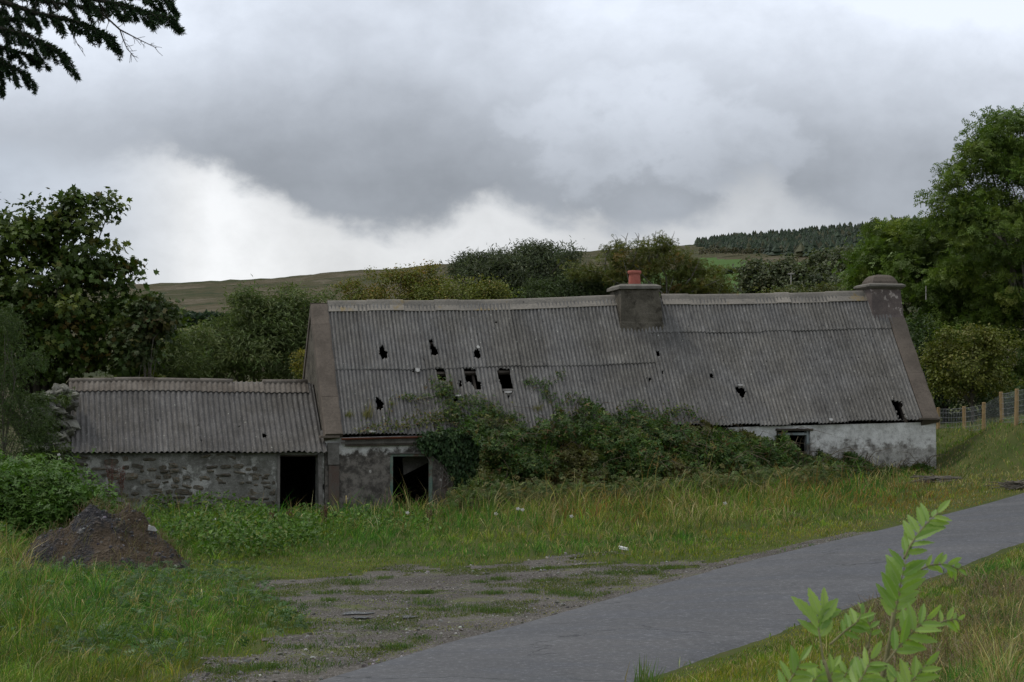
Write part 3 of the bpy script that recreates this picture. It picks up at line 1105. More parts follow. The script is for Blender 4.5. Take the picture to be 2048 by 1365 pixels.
for (px, py, w_, h_, rot) in [(834, 746, 9, 8, .3), (1015, 790, 16, 3, 0), (915, 797, 12, 3, .1), (955, 700, 6, 6, .8), (1479, 776, 12, 3, 0), (600 + 143, 869, 14, 4, .1), (1660, 845, 8, 5, .2)]:
    q_ = on_roof(px, py)
    wm, hm = w_ * 57 / FPX / 2, h_ * 57 / FPX / 2 / 4.4 * 1.3
    cs_, sn_ = math.cos(rot), math.sin(rot)
    pts_ = [(-1, -.8), (-.2, -1), (.9, -.9), (1, .3), (.2, 1), (-.8, .7)]
    V = [roof_pt(q_[0] + wm * (x_ * cs_ - y_ * sn_), q_[1] + hm * (x_ * sn_ + y_ * cs_), l_) for l_ in (.10, .115) for (x_, y_) in pts_]
    cottage.part('broken_piece', V, [tuple(range(5, -1, -1)), tuple(range(6, 12))] + [(k, (k + 1) % 6, (k + 1) % 6 + 6, k + 6) for k in range(6)], M['palewood'])

# gable walls (thick, rendered outside)
for gi, (a0, a1, lab) in enumerate([(0.0, 0.40, 'grey rendered left gable wall'), (LEN - 0.40, LEN, 'rendered right gable wall')]):
    prof = [(0.012, -0.5 + gi), (2 * HALF, -0.5 + gi), (2 * HALF, float(eave_z(a0)) - .05), (HALF, float(ridge_z(a0)) - 0.02), (0.012, float(eave_z(a0)) - .05)]
    V = [W(a0, b, z) for b, z in prof] + [W(a1, b, z) for b, z in prof]
    F = [(0, 1, 2, 3, 4), (9, 8, 7, 6, 5)] + [(k, k + 5, (k + 1) % 5 + 5, (k + 1) % 5) for k in range(5)]
    cottage.part('gable_wall', V, F, M['render'], label=lab)

# copings in lengths on each gable, front and back slope
JL = [0.0, on_roof(640, 655)[1], on_roof(660, 800)[1], 1.01]
JR = [on_roof(1790, 640)[1], on_roof(1850, 750)[1], 1.005]
for (a0, a1, js, l0) in ((-0.03, 0.43, JL, 0.13), (LEN - 0.45, LEN + 0.03, JR, 0.11)):
    for k, (t0, t1) in enumerate(zip(js[:-1], js[1:])):
        n = 6
        V, F = [], []
        for q in range(n + 1):
            t = t0 + (t1 - t0) * q / n
            if q == 0:
                t += 0.0012
            if q == n:
                t -= 0.0012
            w0 = 0.012 * math.sin(q * 2.1 + k)
            for (aa, ll) in ((a0, -0.16), (a1, -0.02), (a1 + w0, l0 - .015), (a1 - .03 + w0, l0), (a0 + .03, l0 + 0.01 * math.sin(q + k)), (a0, l0 - .02)):
                V.append(roof_pt(aa, t, ll))
        m_ = 6
        for q in range(n):
            for j in range(m_):
                j2 = (j + 1) % m_
                F.append((q * m_ + j, q * m_ + j2, (q + 1) * m_ + j2, (q + 1) * m_ + j))
        F.append(tuple(range(m_ - 1, -1, -1)))
        F.append(tuple(n * m_ + j for j in range(m_)))
        cottage.part('gable_coping', V, F, M['coping'])
# back slope coping of the left gable (seen edge on)
mb = MB()
mb.hexa([W(-.03, HALF, RID_L - .15), W(.43, HALF, RID_L - .15), W(.43, 5.6, EAVE_L - .15), W(-.03, 5.6, EAVE_L - .15),
         W(-.03, HALF, RID_L + .12), W(.43, HALF, RID_L + .12), W(.43, 5.6, EAVE_L + .12), W(-.03, 5.6, EAVE_L + .12)])
V, F = mb.arrays()
cottage.part('gable_coping', V, F, M['coping'])

# ridge caps
def ridge_cap(a0, a1, lift, skirt=0.30, back=0.22):
    V, F = [], []
    prof = [(-0.0, 0)]
    n = 4
    for q in range(n + 1):
        a = a0 + (a1 - a0) * q / n
        zr = float(ridge_z(a)) + 0.125 + lift
        cs, sn = math.cos(0.885), math.sin(0.885)
        pts = [(-cs * skirt - .05, -sn * skirt - .02), (-cs * .11 - .03, -sn * .11 - 0.02), (-.055, -.005), (-.03, .035), (.0, .05), (.03, .035), (.055, -.005), (cs * back + .05, -sn * back)]
        inner = [(b * .96, z - .014) for b, z in pts][::-1]
        for b, z in pts + inner:
            V.append(W(a, HALF + b, zr + z))
    m_ = 16
    for q in range(n):
        for j in range(m_):
            j2 = (j + 1) % m_
            F.append((q * m_ + j, (q + 1) * m_ + j, (q + 1) * m_ + j2, q * m_ + j2))
    F.append(tuple(range(m_)))
    F.append(tuple(n * m_ + j for j in range(m_ - 1, -1, -1)))
    return V, F


rx = [640, 733, 804, 868, 914, 1022, 1103, 1160, 1232]
ra = [on_front(x, 612, HALF)[0] for x in rx]
ra[0] = 0.43
for k in range(len(ra) - 1):
    V, F = ridge_cap(ra[k], ra[k + 1] + 0.03, 0.012 * (k % 2) + 0.006 * math.sin(k * 2.3))
    cottage.part('ridge_cap', V, F, M['ridge'])
rx = [1322, 1374, 1414, 1482, 1548, 1575, 1650, 1740]
ra = [on_front(x, 598, HALF)[0] for x in rx]
for k in range(len(ra) - 1):
    V, F = ridge_cap(ra[k], ra[k + 1] + 0.03, 0.012 * ((k + 1) % 2) + 0.008 * math.sin(k * 1.9 + 1))
    cottage.part('ridge_cap', V, F, M['ridge'])


def rough_block(levels, sub=8, amp=0.02, seed=0, top=True):
    """stack of quads (4 corners per level) turned into a gently uneven closed skin"""
    lv = []
    for c in levels:
        c = np.array(c)
        ring = []
        for k in range(4):
            p, q = c[k], c[(k + 1) % 4]
            for s in range(sub):
                ring.append(p + (q - p) * s / sub)
        lv.append(np.array(ring))
    V = np.concatenate(lv)
    m_ = 4 * sub
    cen = V.mean(0)
    dirn = V - cen
    dirn[:, 2] *= 0.2
    dirn /= np.linalg.norm(dirn, axis=1)[:, None]
    V = V + dirn * ((fnoise(V[:, 0] * 3, V[:, 1] * 3, V[:, 2] * 3, seed, 3) - 0.5) * 2 * amp)[:, None]
    F = []
    for i in range(len(lv) - 1):
        for j in range(m_):
            j2 = (j + 1) % m_
            F.append((i * m_ + j, i * m_ + j2, (i + 1) * m_ + j2, (i + 1) * m_ + j))
    if top:
        F.append(tuple((len(lv) - 1) * m_ + j for j in range(m_)))
        F.append(tuple(range(m_ - 1, -1, -1)))
    return V, F


def lerp_levels(c0, c1, n):
    c0, c1 = np.array(c0), np.array(c1)
    return [c0 + (c1 - c0) * k / n for k in range(n + 1)]


# middle chimney
bf = HALF - 0.62
bb = HALF + 0.5
zt = on_front(1270, 577, bf)[1]
al0, al1 = on_front(1242, 577, bf)[0] , on_front(1317, 577, bf)[0]
ab0, ab1 = on_front(1243, 655, bf - .12)[0], on_front(1327, 655, bf - .12)[0]
zb = on_front(1280, 655, bf - .12)[1]
lv = lerp_levels([W(ab0 - .05, bf - .16, zb - .2), W(ab1 + .06, bf - .16, zb - .2), W(ab1 + .06, bb + .1, zb - .2), W(ab0 - .05, bb + .1, zb - .2)],
                 [W(ab0 - .02, bf - .10, zb + .12), W(ab1 + .02, bf - .10, zb + .12), W(ab1 + .02, bb, zb + .12), W(ab0 - .02, bb, zb + .12)], 3)
lv += lerp_levels([W(ab0, bf - .08, zb + .16), W(ab1, bf - .08, zb + .16), W(ab1, bb, zb + .16), W(ab0, bb, zb + .16)],
                  [W(al0, bf, zt), W(al1, bf, zt), W(al1, bb, zt), W(al0, bb, zt)], 9)
V, F = rough_block(lv, 8, 0.03, 2)
ch1 = cottage.part('chimney', V, F, M['render'], smooth=False, label='square grey rendered chimney with red pot at mid roof')
lv = lerp_levels([W(al0 - .07, bf - .08, zt - .03), W(al1 + .06, bf - .08, zt), W(al1 + .06, bb + .08, zt), W(al0 - .07, bb + .08, zt - .03)],
                 [W(al0 - .07, bf - .08, zt + .05), W(al1 + .06, bf - .08, zt + .07), W(al1 + .06, bb + .08, zt + .07), W(al0 - .07, bb + .08, zt + .05)], 2)
lv += [np.array([W(al0 + .05, bf + .04, zt + .12), W(al1 - .06, bf + .04, zt + .13), W(al1 - .06, bb - .04, zt + .13), W(al0 + .05, bb - .04, zt + .12)])]
V, F = rough_block(lv, 8, 0.02, 5)
cottage.part('chimney_cap', V, F, M['cap'], parent=ch1)
# clay pot
pc = W(on_front(1269, 560, HALF - .05)[0], HALF - 0.05, zt + 0.08)
ptop = on_front(1269, 542, HALF - .05)[1]
prof = [(0, .185), (.03, .185), (.08, .175), (.78, .155), (.80, .185), (.88, .195), (.93, .195), (1.0, .18), (1.0, .135), (.5, .12)]
mb = MB()
V, F = [], []
ns2 = 20
for hh, rr in prof:
    for k in range(ns2):
        t = 2 * math.pi * k / ns2
        V.append((pc[0] + rr * math.cos(t), pc[1] + rr * math.sin(t), pc[2] + (ptop - pc[2]) * hh))
for i in range(len(prof) - 1):
    for k in range(ns2):
        k2 = (k + 1) % ns2
        F.append((i * ns2 + k, i * ns2 + k2, (i + 1) * ns2 + k2, (i + 1) * ns2 + k))
F.append(tuple((len(prof) - 1) * ns2 + k for k in range(ns2 - 1, -1, -1)))
cottage.part('chimney_pot', V, F, M['terracotta'], parent=ch1, smooth=False)

# right chimney on the gable
bf = HALF - 0.48
bb = HALF + 0.48
zt = on_front(1768, 577, bf)[1]
al0, al1 = on_front(1743, 577, bf)[0], on_front(1800, 577, bf)[0]
ab0, ab1 = on_front(1746, 640, bf - .1)[0], LEN + 0.02
zb = on_front(1768, 640, bf - .1)[1]
al1 = max(al1, LEN - 0.02)
lv = lerp_levels([W(ab0 - .02, bf - .25, zb - .35), W(ab1, bf - .25, zb - .35), W(ab1, bb + .1, zb - .35), W(ab0 - .02, bb + .1, zb - .35)],
                 [W(ab0, bf - .1, zb + .1), W(ab1, bf - .1, zb + .1), W(ab1, bb, zb + .1), W(ab0, bb, zb + .1)], 4)
lv += lerp_levels([W(ab0, bf - .08, zb + .15), W(ab1, bf - .08, zb + .15), W(ab1, bb, zb + .15), W(ab0, bb, zb + .15)],
                  [W(al0, bf, zt), W(al1, bf, zt), W(al1, bb, zt), W(al0, bb, zt)], 9)
V, F = rough_block(lv, 8, 0.03, 12)
ch2 = cottage.part('chimney', V, F, M['chimney_pale'], label='blotched gable chimney with domed cement cap')


def slab(g0, z0, g1, z1, g2=None, z2=None):
    def ring(g, z):
        return np.array([W(al0 - g, bf - g, z), W(al1 + g, bf - g, z), W(al1 + g, bb + g, z), W(al0 - g, bb + g, z)])
    lv = [ring(g0, z0), ring(g1, z1)]
    if g2 is not None:
        lv.append(ring(g2, z2))
    return lv


lv = slab(.02, zt - .02, .11, zt + .05) + slab(.11, zt + .10, .03, zt + .14)
V, F = rough_block(lv, 8, 0.015, 15)
cottage.part('chimney_cap', V, F, M['cap'], parent=ch2)
lv = slab(-.05, zt + .12, -.08, zt + .22, -.15, zt + .33) + slab(-.22, zt + .39, -.32, zt + .41)
V, F = rough_block(lv, 8, 0.02, 18)
cottage.part('chimney_dome', V, F, M['coping'], parent=ch2)

# front wall with its door and window
dr = [on_front(780, 908), on_front(866, 908)]
wn = [on_front(1553, 862), on_front(1620, 862)]
DOOR = (dr[0][0], dr[1][0], -0.3, dr[0][1])
WIN = (wn[0][0], wn[1][0], on_front(1585, 925)[1], wn[0][1])


def wall_grid(a0, a1, zlo, ztop_fn, openings, bfun, step=0.11, thick=0.45):
    cuts = np.unique(np.round(np.concatenate([np.arange(a0, a1, step), [a1]] + [[o_[0], o_[1]] for o_ in openings]), 4))
    tz = np.unique(np.round(np.concatenate([np.linspace(0, 1, 26)]), 4))
    mbw = MB()
    for layer, off in ((0, 0), (1, thick)):
        V = []
        for a in cuts:
            zt_ = float(ztop_fn(a))
            zs = zlo(a) + (zt_ - zlo(a)) * tz
            # snap rows to opening edges
            for o_ in openings:
                if o_[0] - .001 <= a <= o_[1] + .001:
                    for ze in (o_[2], o_[3]):
                        i = np.argmin(np.abs(zs - ze))
                        if 0 < i < len(zs) - 1:
                            zs[i] = ze
            b = bfun(np.full_like(zs, a), zs) if layer == 0 else np.zeros_like(zs) + off
            V.append(W(a, b, zs))
        V = np.array(V)
        na, nz = V.shape[:2]
        F = []
        for i in range(na - 1):
            ac = (cuts[i] + cuts[i + 1]) / 2
            for j in range(nz - 1):
                zc = (V[i, j, 2] + V[i, j + 1, 2] + V[i + 1, j, 2] + V[i + 1, j + 1, 2]) / 4
                if any(o_[0] < ac < o_[1] and o_[2] < zc < o_[3] for o_ in openings):
                    continue
                f = (i * nz + j, (i + 1) * nz + j, (i + 1) * nz + j + 1, i * nz + j + 1)
                F.append(f if layer == 0 else f[::-1])
        mbw.add(V.reshape(-1, 3), F)
    for o_ in openings:
        q = [(o_[0], o_[2]), (o_[1], o_[2]), (o_[1], o_[3]), (o_[0], o_[3])]
        for k in range(4):
            (aa, za), (ab, zb_) = q[k], q[(k + 1) % 4]
            mbw.add([W(aa, 0.015, za), W(ab, 0.015, zb_), W(ab, thick, zb_), W(aa, thick, za)], [(0, 1, 2, 3)])
    for aa in (a0, a1):
        mbw.add([W(aa, 0.0, zlo(aa)), W(aa, thick, zlo(aa)), W(aa, thick, float(ztop_fn(aa))), W(aa, 0.0, float(ztop_fn(aa)))], [(0, 1, 2, 3)])
    mbw.add([W(a0, 0, ztop_fn(a0)), W(a1, 0, ztop_fn(a1)), W(a1, thick, ztop_fn(a1)), W(a0, thick, ztop_fn(a0))], [(0, 1, 2, 3)])
    return mbw.arrays()


V, F = wall_grid(0.005, LEN - .005, lambda a: -0.35 + 0.055 * a, lambda a: eave_z(a) - 0.03, [DOOR, WIN],
                 lambda a, z: -0.05 * (fnoise(a * 1.6, z * 2.2, 0, 44, 4) - 0.5) - 0.004)
cottage.part('front_wall', V, F, M['housewall'], smooth=True)


def bar(thing, name, a0, a1, b0, b1, z0, z1, mat, parent=None, skew=0.0, label=None, dz=0.0):
    mb = MB()
    mb.hexa([W(a0, b0, z0), W(a1, b0, z0 + dz), W(a1, b1, z0 + dz), W(a0, b1, z0),
             W(a0 + skew, b0, z1), W(a1 + skew, b0, z1 + dz), W(a1 + skew, b1, z1 + dz), W(a0 + skew, b1, z1)])
    V, F = mb.arrays()
    o = thing.part(name, V, F, mat, parent=parent, label=label)
    md = o.modifiers.new('bevel', 'BEVEL')
    md.width = 0.006
    md.segments = 1
    return o


# door frame
fr = bar(cottage, 'door_frame', DOOR[0] + .003, DOOR[0] + .085, .03, .16, -.2, DOOR[3] - .003, M['greenpaint'], label='flaking green door frame')
bar(cottage, 'door_jamb', DOOR[1] - .09, DOOR[1] - .003, .03, .16, -.2, DOOR[3] - .003, M['greenpaint'], parent=fr)
bar(cottage, 'door_head', DOOR[0] + .086, DOOR[1] - .091, .03, .16, DOOR[3] - .07, DOOR[3] - .004, M['greenpaint'], parent=fr)
bar(cottage, 'lintel', DOOR[0] - .06, DOOR[1] + .05, -.045, .012, DOOR[3] + .001, DOOR[3] + .03, M['oldwood'])
# sagging board hanging inside the doorway
q = [on_front(806, 916, .9), on_front(860, 906, .9), on_front(860, 924, .9), on_front(807, 951, .9)]
mb = MB()
mb.hexa([W(q[3][0], .9, q[3][1]), W(q[2][0], .9, q[2][1]), W(q[2][0], .93, q[2][1]), W(q[3][0], .93, q[3][1]),
         W(q[0][0], .98, q[0][1]), W(q[1][0], .98, q[1][1]), W(q[1][0], 1.01, q[1][1]), W(q[0][0], 1.01, q[0][1])])
V, F = mb.arrays()
cottage.part('fallen_ceiling_board', V, F, M['oldwood'])
# window frame
wf = bar(cottage, 'window_frame', WIN[0] + .003, WIN[0] + .06, .05, .14, WIN[2], WIN[3] - .003, M['darkwood'])
bar(cottage, 'window_jamb', WIN[1] - .075, WIN[1] - .003, .05, .14, WIN[2], WIN[3] - .003, M['greypaint'], parent=wf)
bar(cottage, 'window_head', WIN[0] + .061, WIN[1] - .076, .05, .14, WIN[3] - .12, WIN[3] - .05, M['greypaint'], parent=wf)
bar(cottage, 'window_lintel', WIN[0] - .03, WIN[1] + .08, -.06, .03, WIN[3] + .004, WIN[3] + .06, M['darkwood'])
# fascia, gutter
f0, f1 = on_front(690, 884, -.1)[0], on_front(842, 884, -.1)[0]
zf = on_front(760, 893, -.1)[1]
for k, (dz0, dz1, bo) in enumerate(((0, .055, -.10), (.058, .12, -.112), (.122, .19, -.10))):
    bar(cottage, 'fascia_board', f0 - .1 * (k == 1), f1 + .1 * k, bo, bo + .03, zf + dz0, zf + dz1, M['oldwood'] if k else M['darkwood'], dz=0.03)
g0 = on_front(683, 877, -.2)
mb = MB()
for k in range(1):
    A = np.linspace(g0[0], f1 + .1, 8)
    V, F = [], []
    for a in A:
        for j in range(7):
            t = math.pi * (1 + j / 6)
            V.append(W(a, -.22 + .06 * math.cos(t), eave_z(a) - .05 + .055 * math.sin(t)))
        for j in range(6, -1, -1):
            t = math.pi * (1 + j / 6)
            V.append(W(a, -.22 + .053 * math.cos(t), eave_z(a) - .045 + .048 * math.sin(t)))
    for i in range(len(A) - 1):
        for j in range(14):
            j2 = (j + 1) % 14
            F.append((i * 14 + j, i * 14 + j2, (i + 1) * 14 + j2, (i + 1) * 14 + j))
cottage.part('gutter', V, F, M['rust'], smooth=True)
# kneeler stones under the copings
for (px, py) in ((662, 874), (1858, 838)):
    a, z = on_front(px, py, -.15)
    bar(cottage, 'kneeler', a - .28, a + .22, -.24, .1, z - .03, z + .03, M['coping'])
# boards at the junction with the shed
a0, a1 = on_front(656, 900, -.05)[0], on_front(679, 900, -.05)[0]
bar(cottage, 'corner_board', a0, a1, -.07, -.035, on_front(660, 930, -.05)[1], on_front(660, 886, -.05)[1], M['oldwood'], skew=-.02)
bar(cottage, 'corner_board', a0 + .02, a1, -.055, -.03, -.1, on_front(660, 932, -.05)[1], M['redwood'], skew=0.0)

# ------------------------------------------------------------------ shed against the left gable
SA0 = -6.33
shed = Thing('stone_shed', W(SA0, 0, 0), 'low rubble stone shed with corrugated roof against the left gable of the cottage', 'shed')
S_EZ0, S_EZ1 = on_front(148, 909, -.18)[1], on_front(642, 907, -.18)[1]
S_H = 2.15
S_RZ0, S_RZ1 = on_front(145, 768, S_H)[1], on_front(608, 771, S_H)[1]


def shed_ez(a):
    return S_EZ0 + (S_EZ1 - S_EZ0) * (np.asarray(a, float) - SA0) / (-SA0)


def shed_rz(a):
    return S_RZ0 + (S_RZ1 - S_RZ0) * (np.asarray(a, float) - SA0) / (-SA0) + .02 * np.sin(np.asarray(a) * 1.1)


def shed_pt(a, t, lift=0.0):
    b = S_H - (S_H + 0.2) * np.asarray(t, float)
    z = shed_rz(a) + (shed_ez(a) - shed_rz(a)) * t - .03 * np.sin(np.pi * t)
    sl = math.atan2(1.9, 2.35)
    return W(a, b - lift * math.sin(sl), z + lift * math.cos(sl))


def on_shed(px, py):
    return solve2(lambda a, t: shed_pt(a, t), px, py, (-3, .5))


SPITCH = 0.1385
SH_HOLES = [np.array([on_shed(x, y) for x, y in h]) for h in (
    [(525, 872), (533, 873), (533, 880), (526, 880)], [(314, 843), (317, 843), (316, 850)], [(476, 855), (480, 856), (478, 859)], [(401, 884), (404, 885), (402, 889)], [(603, 857), (607, 858), (605, 862)], [(395, 855), (399, 856), (397, 860)])]


def shed_sheet(a0, a1, t0, t1, lift, holes=None, amp=.028):
    na = max(3, int(round((a1 - a0) / SPITCH * 6)) + 1)
    fine = bool(holes)
    nt = int((t1 - t0) * 3.0 / (0.04 if fine else 0.25)) + 2
    T_ = np.concatenate([[t0, t0 + .002], np.linspace(t0, t1, nt)[1:-1], [t1 - .002, t1]])
    nt = len(T_)
    AA, TT = np.meshgrid(np.linspace(a0, a1, na), T_, indexing='ij')
    V = shed_pt(AA, TT, lift + amp * np.cos(2 * np.pi * AA / SPITCH))
    mask = np.ones((na - 1, nt - 1), bool)
    if fine:
        ca, ct = (AA[:-1, :-1] + AA[1:, 1:]) / 2, (TT[:-1, :-1] + TT[1:, 1:]) / 2
        for hh in holes:
            mask &= ~in_poly(ca, ct, hh)
    F = grid_faces(na, nt, mask)
    u_ = np.unique(F)
    rm = np.zeros(na * nt, int)
    rm[u_] = np.arange(len(u_))
    return V.reshape(-1, 3)[u_], rm[F]


edges = np.linspace(SA0, -0.1, 7)
edges = np.round(edges / SPITCH) * SPITCH
for k in range(6):
    hs = [hh for hh in SH_HOLES if hh[:, 0].max() > edges[k] and hh[:, 0].min() < edges[k + 1] + .1]
    V, F = shed_sheet(edges[k], edges[k + 1] + 0.1, 0.0, 1.0 + .006 * math.sin(k * 2), 0.05 + .008 * (k % 2), hs)
    o = shed.part('roof_sheet', V, F, M['shed_sheet'], smooth=True)
    md = o.modifiers.new('thickness', 'SOLIDIFY')
    md.thickness = .008
V, F = shed_sheet(-0.55, 0.02, 0.70, 1.02, 0.075)
o = shed.part('roof_sheet', V, F, M['shed_sheet'], smooth=True, label='short patch sheet at the lower right corner of the shed roof')
o.modifiers.new('thickness', 'SOLIDIFY').thickness = .008
# ridge: corrugated flanges with a roll on top
rpx = [138, 228, 305, 400, 465, 525, 612]
rae = [on_front(x, 765, S_H)[0] for x in rpx]
for k in range(6):
    V, F = shed_sheet(rae[k], rae[k + 1] + .04, -.015, 0.135 + .01 * math.sin(k * 3), 0.085 + .006 * (k % 2), amp=.020)
    o = shed.part('ridge_flange', V, F, M['shed_ridge'], smooth=True)
    o.modifiers.new('thickness', 'SOLIDIFY').thickness = .008
    if k == 4:
        continue
    mb = MB()
    A = np.linspace(rae[k], rae[k + 1] + (.04 if k != 3 else 0), 4)
    pts = [W(a, S_H, float(shed_rz(a)) + .075 + .012 * (k % 2)) for a in A]
    mb.tube(pts, .085, 10)
    V, F = mb.arrays()
    shed.part('ridge_roll', V, F, M['shed_ridge'], smooth=True)
bar(shed, 'ridge_batten', rae[4], rae[5], S_H - .05, S_H + .05, float(shed_rz(rae[4])) + .04, float(shed_rz(rae[4])) + .075, M['palewood'])
mb = MB()
mb.hexa([W(SA0, S_H, S_RZ0 - .05), W(0, S_H, S_RZ1 - .05), W(0, 4.5, S_EZ1 - .05), W(SA0, 4.5, S_EZ0 - .05), W(SA0, S_H + .0, S_RZ0 + .02), W(0, S_H, S_RZ1 + .02), W(0, 4.5, S_EZ1), W(SA0, 4.5, S_EZ0)])
V, F = mb.arrays()
shed.part('rear_roof_slope', V, F, M['dark'])
ds = on_front(556, 950), on_front(636, 950)
SD = (ds[0][0], ds[1][0], -.3, float(shed_ez(-.6)) - .035)
V, F = wall_grid(SA0 + .02, -0.01, lambda a: -0.3, lambda a: shed_ez(a) + .02, [(SD[0], SD[1], -.3, SD[3])], lambda a, z: -0.05 * (fnoise(a * 3, z * 4, 0, 54, 4) - 0.5) + .01)
shed.part('front_wall', V, F, M['mortar'], smooth=True)
mb = MB()
prof = [(0.02, -.3), (4.3, -.3), (4.3, S_EZ0 - .1), (S_H, S_RZ0 - .08), (0.02, S_EZ0 + .02)]
V = [W(SA0 + .02, b, z) for b, z in prof] + [W(SA0 + .4, b, z) for b, z in prof]
F = [(0, 1, 2, 3, 4), (9, 8, 7, 6, 5)] + [(k, k + 5, (k + 1) % 5 + 5, (k + 1) % 5) for k in range(5)]
shed.part('gable_wall', V, F, M['mortar'])
mb = MB()
mb.hexa([W(SA0 + .4, 4.0, -.3), W(-.01, 4.0, -.3), W(-.01, 4.3, -.3), W(SA0 + .4, 4.3, -.3), W(SA0 + .4, 4.0, S_EZ0), W(-.01, 4.0, S_EZ1), W(-.01, 4.3, S_EZ1), W(SA0 + .4, 4.3, S_EZ0)])
mb.hexa([W(SA0 + .4, .3, -.3), W(-.05, .3, -.3), W(-.05, 4.0, -.3), W(SA0 + .4, 4, -.3), W(SA0 + .4, .3, -.02), W(-.05, .3, -.02), W(-.05, 4.0, -.02), W(SA0 + .4, 4, -.02)])
mb.hexa([W(-.06, .02, -.3), W(-.012, .02, -.3), W(-.012, 4.0, -.3), W(-.06, 4, -.3), W(-.06, .02, S_EZ1), W(-.012, .02, S_EZ1), W(-.012, 4.0, S_EZ1), W(-.06, 4, S_EZ1)])
V, F = mb.arrays()
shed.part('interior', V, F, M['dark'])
bar(shed, 'door_post', SD[0] - .02, SD[0] + .05, -.035, .06, -.1, float(shed_ez(0)) - .01, M['oldwood'])
bar(shed, 'door_post', SD[1] + .03, SD[1] + .13, -.06, .06, -.1, float(shed_ez(0)) - .03, M['oldwood'], skew=-.04)
bar(shed, 'wall_plate', SD[0] + .05, SD[1] + .02, .05, .14, float(shed_ez(0)) - .08, float(shed_ez(0)) - .02, M['darkwood'])


# stones: a few rounded block meshes shared by every stone
def stone_mesh(seed, mat):
    rs = np.random.default_rng(seed)
    V, F = [], []
    n = 3
    # cube-sphere with squarish exponent
    idx = {}
    def vid(p):
        key = tuple(np.round(p, 4))
        if key not in idx:
            idx[key] = len(V)
            V.append(np.array(p, float))
        return idx[key]
    g = np.linspace(-1, 1, n)
    for ax in range(3):
        for sg in (-1, 1):
            for i in range(n - 1):
                for j in range(n - 1):
                    quad = []
                    for (ii, jj) in ((i, j), (i + 1, j), (i + 1, j + 1), (i, j + 1)):
                        p = [0, 0, 0]
                        p[ax] = sg
                        p[(ax + 1) % 3] = g[ii]
                        p[(ax + 2) % 3] = g[jj]
                        quad.append(vid(p))
                    F.append(quad if sg > 0 else quad[::-1])
    V = np.array(V)
    r = (np.abs(V) ** 4).sum(1) ** 0.25
    V = V / r[:, None] * 1.02
    V += rs.normal(0, 0.09, V.shape)
    me = mesh_np('stone', V * 0.5, np.array(F), None, False)
    me.materials.append(mat)
    return me


STONES = [stone_mesh(s, M['stone']) for s in range(7)]
LSTONES = [stone_mesh(s + 20, M['loosestone']) for s in range(7)]
rs = np.random.default_rng(3)
RZ = Matrix.Rotation(THETA, 4, 'Z')
z = 0.25
cnt = 0
while z < S_EZ0 - 0.10:
    hgt = rs.uniform(.08, .17)
    a = SA0 + .02 + rs.uniform(0, .1)
    while a < SD[0] - .12:
        w_ = rs.uniform(.10, .44)
        if a + w_ > SD[0] - .06:
            w_ = SD[0] - .06 - a
        if w_ > .08 and not (z > S_EZ0 - .33 and rs.random() < .6) and rs.random() > .22:
            hh = hgt * rs.uniform(.6, 1.15)
            P = W(a + w_ / 2, 0.062 + rs.uniform(-.02, .03), z + hgt / 2 + rs.uniform(-.07, .07))
            Mx = Matrix.Translation(Vector(P)) @ RZ @ Matrix.Rotation(rs.normal(0, .12), 4, 'Y') @ Matrix.Diagonal((w_ * .94, .2, hh * .95, 1))
            shed.link('stone', STONES[rs.integers(7)], M=Mx)
            cnt += 1
        a += w_ + .012
    z += hgt + .008

# heap of loose stones where the shed's end wall has fallen
ruin = Thing('fallen_stone_wall', W(SA0 - .7, .8, 0), 'broken drystone wall end heaped against the left side of the shed', 'wall')
for k in range(190):
    px = rs.uniform(62, 143)
    py = rs.uniform(778, 935)
    top = 775 + max(0, (128 - px)) * 0.35
    if py < top:
        continue
    depth = rs.uniform(.0, .55)
    a, zz_ = on_front(px, py, .6 + depth)
    sz = rs.uniform(.12, .48)
    P = W(a, .6 + depth - (py - 778) / 200 * 1.0, zz_)
    Mx = Matrix.Translation(Vector(P)) @ RZ @ Matrix.Rotation(rs.normal(.25, .5), 4, 'Y') @ Matrix.Rotation(rs.normal(0, .35), 4, 'X') @ Matrix.Rotation(rs.normal(0, .5), 4, 'Z') @ Matrix.Diagonal((sz, .35 * rs.uniform(.6, 1.2), sz * rs.uniform(.22, .5), 1))
    ruin.link('stone', LSTONES[rs.integers(7)], M=Mx)
mb = MB()
c = [on_front(p[0], p[1], 1.4) for p in ((70, 960), (146, 960), (146, 785), (95, 800))]
mb.hexa([W(c[0][0], 1.0, -.2), W(c[1][0], 1.0, -.2), W(c[1][0], 1.8, -.2), W(c[0][0], 1.8, -.2), W(c[3][0], 1.4, c[3][1]), W(c[2][0], 1.4, c[2][1]), W(c[2][0], 1.8, c[2][1]), W(c[3][0], 1.8, c[3][1])])
V, F = mb.arrays()
ruin.part('rubble_core', V, F, M['mortar'])

#@@VEG
# ------------------------------------------------------------------ leaf and blade machinery
def tmpl(V, F):
    return np.array(V, float), [tuple(f) for f in F]


